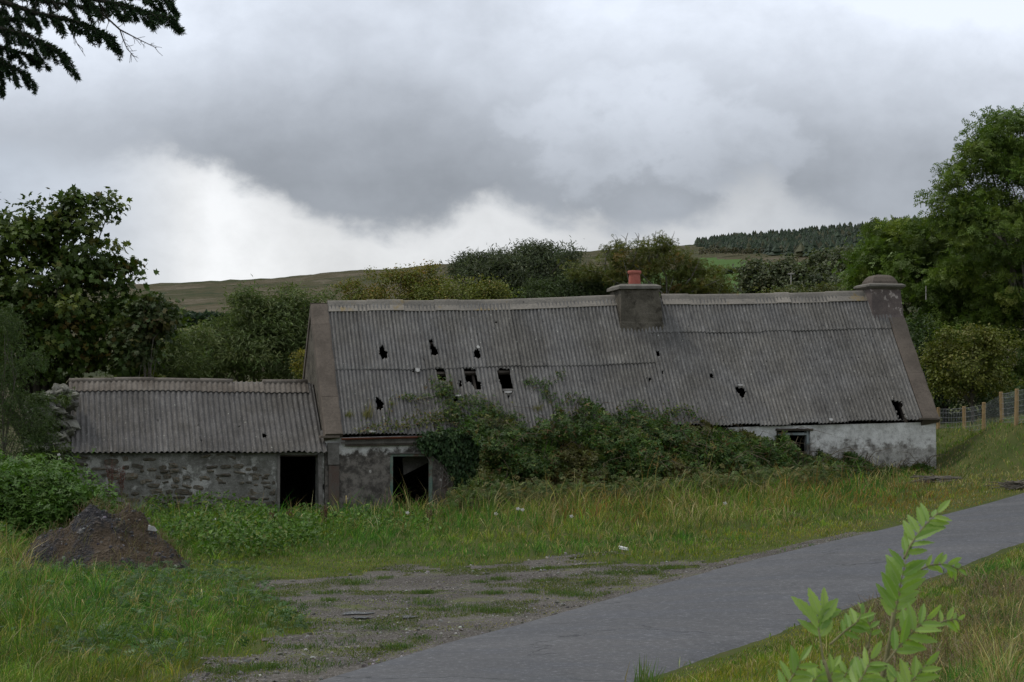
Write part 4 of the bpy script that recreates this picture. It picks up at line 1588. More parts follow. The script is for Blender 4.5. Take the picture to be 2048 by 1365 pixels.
# length along +y, normal +z
T_OVAL = tmpl([(0, 0, 0), (.26, .32, .05), (.2, .72, .03), (0, 1, -.08), (-.2, .72, .03), (-.26, .32, .05)], [(0, 1, 2, 3), (0, 3, 4, 5)])
T_LANCE = tmpl([(0, 0, 0), (.11, .45, .02), (0, 1, -.12), (-.11, .45, .02)], [(0, 1, 2), (0, 2, 3)])
T_CARD = tmpl([(0, 0, 0), (.36, .5, .05), (0, 1, -.1), (-.36, .5, .05)], [(0, 1, 2), (0, 2, 3)])
T_SYC = tmpl([(0, 0, 0), (.42, .12, 0), (.28, .42, .04), (.52, .72, -.02), (.17, .66, .03), (0, 1, -.05), (-.17, .66, .03), (-.52, .72, -.02), (-.28, .42, .04), (-.42, .12, 0)],
             [(0, 1, 2), (0, 2, 3, 4), (0, 4, 5, 6), (0, 6, 7, 8), (0, 8, 9)])
T_TRI = tmpl([(0, 0, 0), (.24, .25, .03), (.0, .56, -.03), (-.24, .25, .03), (.08, .1, 0), (.62, .18, 0.0), (.4, .42, 0.03), (-.08, .1, 0), (-.62, .18, 0.0), (-.4, .42, 0.03), (.2, .62, .02), (0, 1, -.06), (-.2, .62, .02)],
             [(0, 1, 2, 3), (4, 5, 6), (7, 9, 8), (2, 10, 11, 12)])


def _ash():
    V, F = [], []
    for k, (y, s) in enumerate([(.25, 1), (.25, -1), (.5, 1), (.5, -1), (.74, 1), (.74, -1)]):
        b = len(V)
        V += [(0, y - .03, 0), (s * .17, y + .19, .04), (s * .46, y + .16, -.06)]
        F.append((b, b + 1, b + 2) if s < 0 else (b, b + 2, b + 1))
    b = len(V)
    V += [(0, .8, 0), (.09, .95, .02), (0, 1.15, -.05), (-.09, .95, .02)]
    F.append((b, b + 1, b + 2, b + 3))
    return tmpl(V, F)


T_ASH = _ash()


def frames(nrm, rng, spin=None, up_len=None):
    """rotation matrices whose z axis is nrm, random (or given) length direction"""
    n = nrm / (np.linalg.norm(nrm, axis=1)[:, None] + 1e-9)
    r = up_len if up_len is not None else rng.normal(size=n.shape)
    y = r - (r * n).sum(1)[:, None] * n
    y /= np.linalg.norm(y, axis=1)[:, None] + 1e-9
    x = np.cross(y, n)
    return np.stack([x, y, n], 2)


def scatter(T, pos, R, scale, col):
    """merge copies of template T; returns V, F list of arrays, C"""
    tv, tf = T
    N = len(pos)
    scale = np.broadcast_to(np.asarray(scale, float), (N,))
    V = np.einsum('nij,kj->nki', R, tv) * scale[:, None, None] + pos[:, None, :]
    k = len(tv)
    Fs = []
    off = (np.arange(N) * k)[:, None]
    by = {}
    for f in tf:
        by.setdefault(len(f), []).append(f)
    for ln, fl in by.items():
        fa = np.array(fl)
        Fs.append((off[:, :, None] + fa[None]).reshape(-1, ln))
    C = np.repeat(col, k, axis=0)
    return V.reshape(-1, 3), Fs, C


def colmix(rng, N, cols, weights=None, jit=0.18):
    cols = np.array(cols, float)
    w = np.array(weights if weights is not None else [1] * len(cols), float)
    w /= w.sum()
    i = rng.choice(len(cols), N, p=w)
    c = cols[i] * (1 + rng.normal(0, jit, (N, 1)))
    c *= 1 + rng.normal(0, 0.05, (N, 3))
    return np.clip(c, 0.005, 0.9)


def blob(px, py, rx, ry, d, rd=None):
    c = at(px, py, d)
    s = d / FPX
    return (c, np.array([rx * s, (rd if rd is not None else (rx + ry) / 2 * s), ry * s]))


def crown_leaves(rng, blobs, n, leaf, T, cols, weights=None, clump=None, per=28, flat=0.6, shell=0.45, normup=0.6, droop=0.0):
    """leaves gathered in clumps around points spread through ellipsoids"""
    vol = np.array([b[1][0] * b[1][2] for b in blobs]) ** .85
    vol /= vol.sum()
    nc = max(4, n // per)
    bi = rng.choice(len(blobs), nc, p=vol)
    C = np.array([b[0] for b in blobs])[bi]
    Rr = np.array([b[1] for b in blobs])[bi]
    dr = rng.normal(size=(nc, 3))
    dr /= np.linalg.norm(dr, axis=1)[:, None]
    rad = shell + (1 - shell) * rng.random(nc) ** 0.6
    cc = C + dr * Rr * rad[:, None]
    cs = clump if clump is not None else np.mean(Rr) * 0.22
    csz = cs * rng.uniform(.6, 1.35, nc)
    li = rng.integers(0, nc, n)
    g = rng.normal(size=(n, 3)) * np.array([1, 1, flat]) * 0.62
    pos = cc[li] + g * csz[li][:, None]
    outw = (pos - C[li]) / Rr[li]
    outw /= np.linalg.norm(outw, axis=1)[:, None] + 1e-6
    nrm = outw * 0.5 + np.array([0, 0, normup]) + rng.normal(size=(n, 3)) * 0.55
    ln = outw * 0.6 + rng.normal(size=(n, 3)) * 0.6 + np.array([0, 0, -droop])
    R = frames(nrm, rng, up_len=ln)
    # colour varies by clump as well as by leaf
    cw = colmix(rng, nc, cols, weights, 0.26)
    c = cw[li] * 0.6 + colmix(rng, n, cols, weights, 0.15) * 0.4
    V, F, CC = scatter(T, pos, R, leaf * rng.uniform(.7, 1.25, n), c)
    return V, F, CC, cc


def limbs(mb, base, fork, tips, r0, rng, bend=0.12, sides=5):
    base, fork = np.array(base, float), np.array(fork, float)
    pts = [base + (fork - base) * t + rng.normal(0, .03, 3) * t for t in np.linspace(0, 1, 5)]
    mb.tube(pts, np.linspace(r0, r0 * .65, 5), 8)
    for tp in tips:
        t0 = rng.uniform(.35, 1.0)
        s = base + (fork - base) * t0
        L = np.linalg.norm(tp - s)
        mid = s + (tp - s) * .5 + np.array([0, 0, L * bend]) + rng.normal(0, L * .06, 3)
        q1 = s + (mid - s) * .5 + rng.normal(0, L * .02, 3)
        q2 = mid + (tp - mid) * .5 + rng.normal(0, L * .03, 3)
        rr = r0 * .38 * min(1.0, .5 + .12 * L)
        mb.tube([s, q1, mid, q2, tp], [rr, rr * .75, rr * .5, rr * .32, rr * .12], sides, cap=False)


def make_tree(name, label, cat, blobs, n, leaf, T, cols, base, seed, weights=None, clump=None, per=28, flat=.6, shell=.45, nl=26, r0=.16,
              bark='bark', fork=None, normup=.6, droop=0.0, extra=None, group=None, spray=4):
    rng = np.random.default_rng(seed)
    more = []
    for c_, r_ in blobs:
        if r_[0] < .35:
            continue
        for _ in range(spray):
            th_ = rng.uniform(-.2, math.pi + .2)
            d_ = np.array([math.cos(th_), rng.normal(0, .4), math.sin(th_)])
            k_ = rng.uniform(.14, .30)
            more.append((c_ + r_ * d_ * rng.uniform(.92, 1.22), np.array([r_[0], r_[1], r_[2]]).mean() * k_ * np.array([1, 1, rng.uniform(.6, 1.3)])))
    blobs = list(blobs) + more
    V, F, C, cc = crown_leaves(rng, blobs, n, leaf, T, cols, weights, clump, per, flat, shell, normup, droop)
    th = Thing(name, base, label, cat, group)
    mb = MB()
    allc = np.mean([b[0] for b in blobs], 0)
    fk = np.array(fork) if fork is not None else np.array(base) * .45 + allc * .55
    tips = cc[rng.choice(len(cc), min(nl, len(cc)), replace=False)]
    limbs(mb, base, fk, tips, r0, rng)
    if extra:
        extra(mb, rng, fk)
    v, f = mb.arrays()
    th.part('trunk', v, f, M[bark], smooth=True)
    th.part('crown', V, F, M['leaf'], col=C)
    return th


def gz(x, y):
    return float(terrain(x, y))


def gbase(px, d):
    x = (px - 1024) / FPX * d
    return (x, d, gz(x, d) - 0.05)


# ------------------------------------------------------------------ trees behind the cottage
SYC = [(0.052, 0.084, 0.014), (0.077, 0.117, 0.019), (0.041, 0.066, 0.011), (0.155, 0.176, 0.037), (0.143, 0.083, 0.020)]
make_tree('sycamore_tree', 'dark broad-leaved sycamore rising at the left edge behind the shed', 'tree',
          [blob(60, 560, 150, 120, 60, 2.0), blob(20, 470, 90, 75, 60), blob(150, 500, 75, 75, 60), blob(205, 425, 28, 28, 60, .5), blob(130, 415, 32, 22, 60, .5), blob(235, 555, 28, 38, 60, .5),
           blob(170, 650, 130, 90, 60, 1.8), blob(290, 650, 52, 55, 60, 1.0), blob(60, 690, 140, 90, 60, 1.8), blob(250, 710, 90, 55, 60, 1.2), blob(-120, 520, 150, 150, 61), blob(-100, 680, 150, 120, 61)],
          22000, .19, T_SYC, SYC, gbase(60, 60.5), 11, weights=[5, 4, 3, .8, .5], clump=.38, per=36, flat=.5, shell=.4, nl=40, r0=.22, bark='darktwig')
make_tree('sycamore_sapling', 'small sycamore with brighter leaves in front of the moor, right of the dark sycamore', 'tree',
          [blob(300, 640, 42, 42, 58.5), blob(310, 620, 28, 25, 58.5), blob(270, 700, 40, 40, 58.5)],
          2600, .15, T_SYC, [(.045, .070, .018), (.07, .09, .028), (.10, .07, .022)], gbase(290, 58.6), 12, weights=[4, 3, .7], clump=.26, nl=10, r0=.06)
WIL = [(0.106, 0.144, 0.043), (0.149, 0.178, 0.062), (0.079, 0.110, 0.031), (0.229, 0.254, 0.101)]
make_tree('willow_bush', 'dusty green willow bush filling the gap between the dark tree and the cottage gable', 'bush',
          [blob(520, 700, 110, 75, 66, 2), blob(440, 700, 85, 60, 66, 1.5), blob(560, 640, 70, 55, 66, 1.2), blob(500, 625, 40, 28, 66, .8), blob(395, 735, 60, 40, 66, 1), blob(610, 640, 50, 50, 66, 1), blob(600, 720, 60, 60, 66, 1)],
          34000, .185, T_LANCE, WIL, gbase(520, 66), 13, weights=[5, 3, 3, 1.0], clump=.32, per=36, shell=.4, nl=24, r0=.09, normup=.8)
make_tree('willow_bush', 'low willow bush at the foot of the dark tree behind the shed roof', 'bush',
          [blob(360, 725, 65, 38, 63, 1), blob(300, 745, 60, 25, 63, 1)],
          9000, .15, T_LANCE, WIL, gbase(350, 63), 14, weights=[5, 2, 4, .5], clump=.28, nl=8, r0=.05)
HAW = [(0.155, 0.170, 0.030), (0.110, 0.133, 0.026), (0.196, 0.189, 0.035), (0.230, 0.140, 0.030)]
make_tree('hawthorn_bush', 'yellow-green hawthorn with orange tips behind the left end of the ridge', 'bush',
          [blob(790, 595, 65, 28, 68), blob(730, 598, 45, 18, 68, .8), blob(700, 575, 26, 7, 68, .4), blob(775, 552, 42, 8, 68, .4), blob(860, 575, 45, 32, 68), blob(820, 560, 28, 18, 68, .6)],
          9000, .085, T_OVAL, HAW, gbase(790, 68), 15, weights=[3, 3, 2, 2.6], clump=.24, per=30, nl=22, r0=.07)
make_tree('hawthorn_bush', 'bright yellow-green hawthorn beside the dark willow behind the ridge', 'bush',
          [blob(930, 590, 60, 30, 67), blob(985, 590, 36, 24, 67), blob(880, 600, 50, 22, 67)],
          7000, .085, T_OVAL, HAW, gbase(930, 67), 16, weights=[4, 4, 2, .3], clump=.24, per=30, nl=16, r0=.06)
DW = [(0.075, 0.092, 0.045), (0.109, 0.126, 0.069), (0.055, 0.070, 0.033), (0.217, 0.238, 0.150)]
make_tree('grey_willow_tree', 'dark grey-green willow with wispy tips against the sky left of the middle chimney', 'tree',
          [blob(1060, 560, 85, 50, 74, 2), blob(970, 560, 60, 42, 74, 1.5), blob(1075, 512, 34, 18, 74, .6), blob(1050, 525, 45, 22, 74, .8), blob(985, 525, 34, 14, 74, .6), blob(1120, 575, 60, 45, 74, 1.5), blob(935, 535, 16, 12, 74, .4)],
          30000, .18, T_LANCE, DW, gbase(1040, 74), 17, weights=[5, 3, 3, .7], clump=.30, per=34, nl=30, r0=.1, normup=.3)
make_tree('green_willow_bush', 'mid green willow bush close behind the ridge left of the middle chimney', 'bush',
          [blob(1170, 592, 62, 22, 71), blob(1100, 590, 60, 24, 71), blob(1220, 575, 22, 30, 71, .8), blob(1160, 560, 12, 22, 71, .3)],
          14000, .16, T_LANCE, [(.070, .10, .036), (.09, .12, .045), (.05, .07, .025)], gbase(1160, 71), 18, clump=.26, nl=16, r0=.06)


def dead_twigs(mb, rng, fk):
    for (x0, y0, x1, y1) in [(1240, 520, 1256, 466), (1225, 500, 1234, 478), (1262, 510, 1278, 472), (1300, 510, 1312, 462), (1300, 500, 1298, 470), (1312, 495, 1325, 470), (1330, 500, 1345, 474), (1280, 505, 1290, 482), (1210, 510, 1222, 490)]:
        a_, b_ = at(x0, y0 + 30, 70), at(x1, y1, 70)
        mid = (a_ + b_) / 2 + rng.normal(0, .06, 3)
        mb.tube([a_, mid, b_], [.03, .02, .008], 4, cap=False)
        for _ in range(6):
            t = rng.uniform(.35, 1)
            s = a_ + (b_ - a_) * t
            e = s + np.array([rng.normal(0, .16), rng.normal(0, .1), rng.uniform(.05, .25)])
            mb.tube([s, (s + e) / 2 + rng.normal(0, .02, 3), e], [.012, .009, .005], 3, cap=False)
    for (x0, y0, x1, y1) in [(1340, 600, 1250, 510), (1350, 595, 1400, 520), (1330, 600, 1440, 560), (1340, 600, 1420, 585), (1335, 600, 1300, 500)]:
        a_, b_ = at(x0, y0, 69.7), at(x1, y1, 69.5)
        mid = (a_ + b_) / 2 + rng.normal(0, .12, 3)
        mb.tube([a_, mid, b_], [.04, .03, .012], 5, cap=False)


ASH2 = [(0.108, 0.117, 0.022), (0.084, 0.103, 0.020), (0.144, 0.139, 0.028), (0.201, 0.119, 0.030)]
make_tree('old_ash_tree', 'olive leaved tree with bare dead twigs behind the middle chimney', 'tree',
          [blob(1265, 515, 38, 24, 70, .8), blob(1335, 530, 58, 36, 70, 1.2), blob(1390, 560, 48, 38, 70, 1), blob(1215, 515, 16, 22, 70, .4), blob(1250, 545, 50, 24, 70, .9), blob(1405, 595, 50, 20, 70, .8), blob(1350, 585, 40, 16, 70, .8), blob(1165, 545, 24, 10, 70, .5), blob(1440, 585, 22, 14, 70, .5)],
          8500, .15, T_ASH, ASH2, gbase(1340, 70), 19, weights=[4, 4, 2, .6], clump=.26, per=22, shell=.3, nl=36, r0=.10, bark='twig', extra=dead_twigs)
ASH = [(0.099, 0.154, 0.023), (0.133, 0.188, 0.031), (0.075, 0.116, 0.020), (0.183, 0.224, 0.038), (0.158, 0.214, 0.065)]
make_tree('ash_tree', 'tall ash tree at the right edge with open branches showing sky', 'tree',
          [blob(2010, 270, 62, 42, 72, 1.2), blob(1960, 320, 50, 30, 72, 1), blob(1905, 352, 34, 20, 72, .6), blob(2040, 350, 70, 48, 72, 1.5), blob(1925, 405, 36, 24, 72, .8), blob(2000, 470, 90, 60, 72, 2), blob(2100, 300, 90, 90, 73, 2), blob(1920, 450, 40, 26, 72, .8),
           blob(2040, 560, 110, 70, 72, 2), blob(2120, 480, 100, 100, 73, 2), blob(1990, 395, 42, 16, 72, .8)],
          20000, .27, T_ASH, ASH, gbase(2080, 73), 20, weights=[5, 4, 3, 1, .6], clump=.40, per=44, flat=.42, shell=.35, nl=46, r0=.24, bark='twig', fork=at(2060, 500, 73))
make_tree('ash_tree', 'broad leafy ash behind the right chimney, reaching across the conifer plantation', 'tree',
          [blob(1830, 495, 68, 50, 76, 2), blob(1800, 478, 42, 36, 76, 1.2), blob(1740, 545, 26, 34, 76, .8), blob(1900, 510, 70, 62, 76, 2), blob(1790, 540, 56, 44, 76, 1.5), blob(1860, 600, 95, 70, 75, 2), blob(1745, 570, 34, 26, 76, .8), blob(1960, 600, 90, 80, 75, 2), blob(1900, 700, 110, 80, 74, 2), blob(2020, 690, 80, 80, 74, 2), blob(1745, 600, 30, 22, 76, .6), blob(2040, 780, 60, 50, 73, 1.5)],
          23000, .28, T_ASH, ASH, gbase(1880, 76), 21, weights=[5, 3, 4, .8, .4], clump=.46, per=60, flat=.42, shell=.45, nl=44, r0=.22, bark='darktwig')
make_tree('alder_bush', 'dark low growth under the ash tree beside the right gable', 'bush',
          [blob(1850, 780, 50, 70, 70, 1.4), blob(1920, 800, 70, 40, 70, 1.4), blob(2010, 800, 60, 36, 70, 1.2), blob(1840, 690, 30, 60, 70, 1)],
          8000, .13, T_OVAL, [(0.039, 0.067, 0.016), (0.056, 0.087, 0.023), (0.028, 0.046, 0.012)], gbase(1890, 70), 22, clump=.35, nl=16, r0=.1, bark='darktwig')
make_tree('thorn_bush', 'yellow-green rounded bush behind the post and wire fence', 'bush',
          [blob(1945, 740, 75, 55, 67, 1.3), blob(1935, 680, 42, 30, 67, .8), blob(1895, 770, 40, 24, 67, .8), blob(2000, 700, 32, 40, 67, .8), blob(1880, 710, 24, 20, 67, .6), blob(1990, 770, 40, 22, 67, .8)],
          13000, .095, T_CARD, [(0.114, 0.132, 0.020), (0.144, 0.155, 0.026), (0.084, 0.098, 0.016), (0.192, 0.172, 0.040)], gbase(1945, 67), 23, weights=[4, 4, 2, .6], clump=.24, per=34, nl=24, r0=.06)
make_tree('gorse_bush', 'small yellow flowering bush against the back of the left gable', 'bush',
          [blob(602, 725, 16, 26, 61.5, .3), blob(606, 752, 12, 14, 61.5, .3)],
          900, .07, T_OVAL, [(.20, .18, .02), (.10, .12, .02), (.28, .22, .02)], gbase(606, 61.6), 24, clump=.14, nl=6, r0=.03)
# left foreground willow and bramble
make_tree('goat_willow', 'light green willow shrub at the left edge in front of the fallen wall', 'bush',
          [blob(10, 760, 62, 100, 50, .9), blob(30, 880, 62, 70, 50, .9), blob(-60, 780, 80, 140, 50, 1), blob(0, 670, 40, 40, 50, .6), blob(62, 850, 38, 50, 50, .5), blob(20, 650, 24, 26, 50, .4)],
          20000, .085, T_LANCE, [(.060, .095, .025), (.085, .12, .036), (.04, .065, .018), (.13, .16, .06)], gbase(0, 50), 25, weights=[5, 3, 3, .8], clump=.22, per=34, nl=26, r0=.06)
NET = [(0.073, 0.145, 0.020), (0.099, 0.184, 0.027), (0.053, 0.108, 0.016), (0.132, 0.202, 0.041)]
make_tree('bramble_bush', 'bright green bramble bush at the left edge behind the earth heap', 'bush',
          [blob(20, 1005, 95, 42, 43, .9), blob(100, 1005, 60, 36, 43, .7), blob(-40, 990, 80, 50, 43, .8), blob(45, 965, 42, 24, 43.5, .6), blob(0, 945, 40, 26, 44, .6), blob(100, 968, 22, 16, 43.5, .4), blob(150, 1015, 40, 20, 43.5, .6), blob(130, 945, 16, 14, 44, .3), blob(20, 1045, 90, 26, 42.5, .7), blob(75, 935, 14, 18, 44.5, .3), blob(180, 1030, 34, 16, 43.5, .5)],
          13000, .13, T_TRI, NET, gbase(30, 43), 26, weights=[4, 4, 3, 1], clump=.33, per=26, nl=16, r0=.02, normup=.9)

# ------------------------------------------------------------------ far trees on the hill
FARC = [(0.076, 0.093, 0.042), (0.102, 0.113, 0.054), (0.058, 0.074, 0.033), (0.124, 0.131, 0.063)]
fars = [(1525, 570, 60, 42, 'broad dark rounded tree in the pasture left of the pale pole', 340),
        (1600, 590, 30, 22, 'small dark tree at the foot of the pale pole', 330),
        (1640, 545, 38, 34, 'rounded tree under the plantation right of the small green field', 400),
        (1688, 535, 40, 36, 'tall rounded tree under the plantation, second right of the green field', 410),
        (1632, 585, 28, 26, 'pale rounded tree low on the slope right of the pole', 330),
        (1692, 585, 30, 24, 'small rounded tree beside the right chimney, low on the slope', 325),
        (1735, 530, 38, 34, 'rounded tree nearest the ash under the plantation', 400),
        (1665, 615, 50, 10, 'low scrubby tree showing just over the right ridge', 300),
        (1575, 560, 34, 34, 'dark tree between the broad tree and the pale pole', 335),
        (1660, 575, 36, 34, 'bushy tree in the middle of the group below the plantation', 360),
        (1715, 570, 30, 34, 'dark tree behind the small rounded one beside the right chimney', 345),
        (1395, 600, 60, 24, 'dark hedgerow tree behind the ridge right of the middle chimney', 260)]
for k, (px, py, rx_, ry_, lab, d) in enumerate(fars):
    rng = np.random.default_rng(40 + k)
    bl = [blob(px, py, rx_ * .8, ry_ * .9, d)] + [blob(px + rng.uniform(-.6, .6) * rx_, py + rng.uniform(-.3, .5) * ry_, rx_ * .45, ry_ * .5, d) for _ in range(4)]
    hz = float(hill_z(px, d))
    c_ = FARC if k not in (4,) else [(.06, .072, .035), (.05, .06, .03)]
    make_tree('hill_tree', lab, 'tree', bl, 9000 if rx_ > 30 else 5000, .62, T_CARD, c_, ((px - 1024) / FPX * d, d, hz), 60 + k, clump=1.1, per=20, nl=8, r0=.2, bark='darktwig', shell=.55)
# bushes just over the right part of the ridge
make_tree('elder_bush', 'yellowish bush peeping over the ridge left of the right chimney', 'bush',
          [blob(1620, 600, 55, 20, 85, 1.5), blob(1570, 605, 40, 16, 85, 1.2), blob(1680, 600, 36, 16, 85, 1.2)],
          6000, .13, T_OVAL, [(.09, .105, .028), (.07, .09, .025), (.12, .115, .035)], gbase(1620, 85), 75, clump=.4, nl=12, r0=.06)


def hedge(label, x0, x1, ytop, ybot, cols, n, leaf, seed, d=None):
    rng = np.random.default_rng(seed)
    px = rng.uniform(x0, x1, n)
    dd = d or hill_d((x0 + x1) / 2, ybot)
    top = ytop(px) if callable(ytop) else np.full(n, float(ytop))
    bot = ybot if not callable(ybot) else ybot(px)
    top = top + (fnoise(px * .05, 0, 0, seed) - .5) * 10
    t = rng.random(n) ** .8
    py = bot + (top - bot) * t
    r = np.stack(ray(px, py), -1) if False else None
    x = (px - 1024) / FPX
    Yd = dd + rng.uniform(-3, 3, n)
    pos = np.stack([x * Yd, Yd, CAMZ + (HORY - py) / FPX * Yd], -1)
    nrm = rng.normal(size=(n, 3)) + np.array([0, -.3, .8])
    V, F, C = scatter(T_CARD, pos, frames(nrm, rng), leaf * rng.uniform(.6, 1.3, n), colmix(rng, n, cols))
    single('hedgerow', V, F, M['leaf'], label, 'hedge', col=C, loc=pos.mean(0))


hedge('long dark hedge across the foot of the moor between the left trees and the willow', 300, 560, 632, 658, [(.026, .045, .024), (.034, .054, .028)], 9000, 1.0, 80)
hedge('dark hedge line between two green fields right of the old ash tree', 1400, 1480, lambda p: 548 - (p - 1400) * .13, 552, [(.022, .032, .014)], 1400, .9, 81)
hedge('broken heather scrub line below the long dark hedge', 330, 400, 667, 672, [(.05, .05, .028)], 700, .6, 82)

# conifer plantation along the skyline
rng = np.random.default_rng(90)
FV, FF, FC, off = [], [], [], 0
npl = 3400
ppx = rng.uniform(1395, 2300, npl)
for px in ppx:
    low = np.interp(px, [1395, 1450, 1700, 1800, 2300], [496, 510, 514, 525, 570])
    top = np.interp(px, SKYX, SKYY) - 2
    py = top + (low - top) * rng.random() ** 1.0
    d = hill_d(px, py)
    x = (px - 1024) / FPX * d
    z0 = float(hill_z(px, d))
    hgt = rng.uniform(2.4, 4.8) * (0.8 if px < 1420 else 1)
    r = hgt * rng.uniform(.36, .58)
    lay = 3
    S = 6
    col = np.array([.026, .042, .019]) * rng.uniform(.7, 1.35) if rng.random() > .16 else np.array([.048, .050, .020]) * rng.uniform(.7, 1.2)
    for L in range(lay):
        zb_, zt_ = z0 + hgt * L / lay * .9, z0 + hgt * min(1, (L + 1.7) / lay)
        rr = r * (1 - L / lay * .8)
        ring = []
        ph = rng.uniform(0, 6)
        for k in range(S):
            a_ = ph + 2 * math.pi * k / S
            q_ = rr * rng.uniform(.6, 1.3)
            ring.append((x + q_ * math.cos(a_), d + q_ * math.sin(a_), zb_ + rng.uniform(-.2, .3)))
        FV += ring + [(x, d, zt_)]
        FC += [col * rng.uniform(.8, 1.2) for _ in range(S + 1)]
        for k in range(S):
            FF.append((off + k, off + (k + 1) % S, off + S))
        off += S + 1
single('conifer_plantation', FV, np.array(FF), M['needle'], 'dark conifer plantation running along the skyline at right', 'forest', kind='stuff', col=np.array(FC))
# bracken edge below the plantation
hedge('tawny bracken strip below the conifer plantation', 1400, 1720, lambda p: 496 + (p - 1400) * .012, 507, [(.10, .085, .045), (.075, .065, .035), (.04, .045, .02)], 2600, .7, 83)

# utility poles
for (px, y0, y1, d, lab) in [(1582, 546, 612, 325, 'pale utility pole standing right of the broad dark tree'), (1672, 528, 560, 405, 'distant utility pole among the rounded trees left of the ash'), (1852, 572, 600, 73.0, 'short pale pole glimpsed in the ash behind the right gable')]:
    th = Thing('utility_pole', at(px, y1, d), lab, 'pole')
    mb = MB()
    r_ = 1.3 * d / FPX
    mb.tube([at(px, y1, d), at(px, (y0 + y1) / 2, d), at(px, y0, d)], [r_, r_ * .9, r_ * .75], 8)
    v, f = mb.arrays()
    th.part('shaft', v, f, M['pole'])
    if d > 100:
        mb = MB()
        c_ = at(px, y0 + 3, d)
        mb.hexa([c_ + np.array(q) for q in [(-.5, -.1, 0), (.5, -.1, 0), (.5, .1, 0), (-.5, .1, 0), (-.5, -.1, .14), (.5, -.1, .14), (.5, .1, .14), (-.5, .1, .14)]])
        v, f = mb.arrays()
        th.part('crossarm', v, f, M['pole'])


# sheep on the hill
def sheep(px, py, s, lab):
    c = hill_pt(px, py)
    d = c[1]
    th = Thing('sheep', c, lab, 'sheep', group='white sheep grazing far off on the hill')
    u = s * d / FPX / 2
    V, F = [], []
    rings = [(-1.0, .25, .95), (-.8, .5, .95), (-.3, .62, .95), (.3, .6, .95), (.75, .5, 1.0), (.95, .28, 1.05), (1.2, .18, 1.1), (1.45, .13, .95)]
    for x, r, zc in rings:
        for k in range(8):
            t = 2 * math.pi * k / 8
            V.append(c + u * np.array([x, r * .8 * math.cos(t), zc + r * math.sin(t)]))
    for i in range(len(rings) - 1):
        for k in range(8):
            F.append((i * 8 + k, i * 8 + (k + 1) % 8, (i + 1) * 8 + (k + 1) % 8, (i + 1) * 8 + k))
    F.append(tuple(range(7, -1, -1)))
    F.append(tuple((len(rings) - 1) * 8 + k for k in range(8)))
    th.part('body', V, F, M['wool'], smooth=True)
    for (lx, ly) in ((-.7, -.3), (-.7, .3), (.6, -.3), (.6, .3)):
        mb = MB()
        mb.tube([c + u * np.array([lx, ly, -.1]), c + u * np.array([lx, ly, .6])], [.08 * u, .12 * u], 5)
        v, f = mb.arrays()
        th.part('leg', v, f, M['wool'])


sheep(268, 581, 4, 'white sheep high on the moor just right of the dark tree')
sheep(371, 657, 5, 'white sheep at the foot of the long hedge')
sheep(332, 675, 5, 'white sheep in the rough pasture lowest on the hill')

# ------------------------------------------------------------------ post and wire fence
fence = Thing('post_and_wire_fence', (13.4, 60, gz(13.4, 60)), 'post and wire netting fence with new wooden posts right of the cottage', 'fence')
FP = [(1877, 815, 67.0), (1928, 813, 64.5), (1968, 805, 61.5), (2002, 784, 59.0), (2034, 778, 57.0), (2075, 765, 55.0), (2125, 752, 53.0)]
tops, bots = [], []
post_me = None
for k, (px, py, d) in enumerate(FP):
    t_ = at(px, py, d)
    tops.append(t_)
    mb = MB()
    zb = t_[2] - 1.35
    r_ = .058
    mb.tube([(0, 0, -1.75), (0, 0, -.02), (0, 0, 0)], [r_, r_, r_ * .8], 9)
    if post_me is None:
        v, f = mb.arrays()
        post_me = mesh_np('post', v, f)
        post_me.materials.append(M['postwood'])
    lean = Matrix.Rotation([.02, -.015, .02, -.03, .03, 0, .02][k], 4, 'Y')
    fence.link('post', post_me, M=Matrix.Translation(Vector(t_)) @ lean)
    bots.append(t_ - np.array([0, 0, 1.0]))
mb = MB()
for k in range(len(tops) - 1):
    A0, A1 = tops[k] - np.array([.0, .07, .06]), tops[k + 1] - np.array([.0, .07, .06])
    for hgt in (0, .12, .27, .42, .57, .70, .80, .88):
        mb.tube([A0 - [0, 0, hgt], (A0 + A1) / 2 - [0, 0, hgt + .015], A1 - [0, 0, hgt]], .005 if hgt else .006, 3, cap=False)
    nst = 16
    for q in range(1, nst):
        p = A0 + (A1 - A0) * q / nst
        mb.tube([p, p - [0, 0, .88]], .0035, 3, cap=False)
v, f = mb.arrays()
fence.part('wire_netting', v, f, M['wire'], kind='stuff')

# ------------------------------------------------------------------ bramble thicket against the cottage front
BTOP = np.array([(800, 962), (835, 905), (862, 850), (900, 822), (960, 818), (1010, 838), (1060, 848), (1100, 812), (1150, 806), (1210, 822), (1260, 828), (1300, 832), (1350, 838), (1395, 852), (1430, 868),
                 (1480, 872), (1540, 882), (1590, 902), (1640, 908), (1700, 922), (1760, 930), (1850, 940)], float)
BR = [(0.036, 0.072, 0.013), (0.053, 0.098, 0.018), (0.073, 0.111, 0.021), (0.107, 0.107, 0.021), (0.119, 0.074, 0.023), (0.133, 0.180, 0.036)]
rng = np.random.default_rng(101)


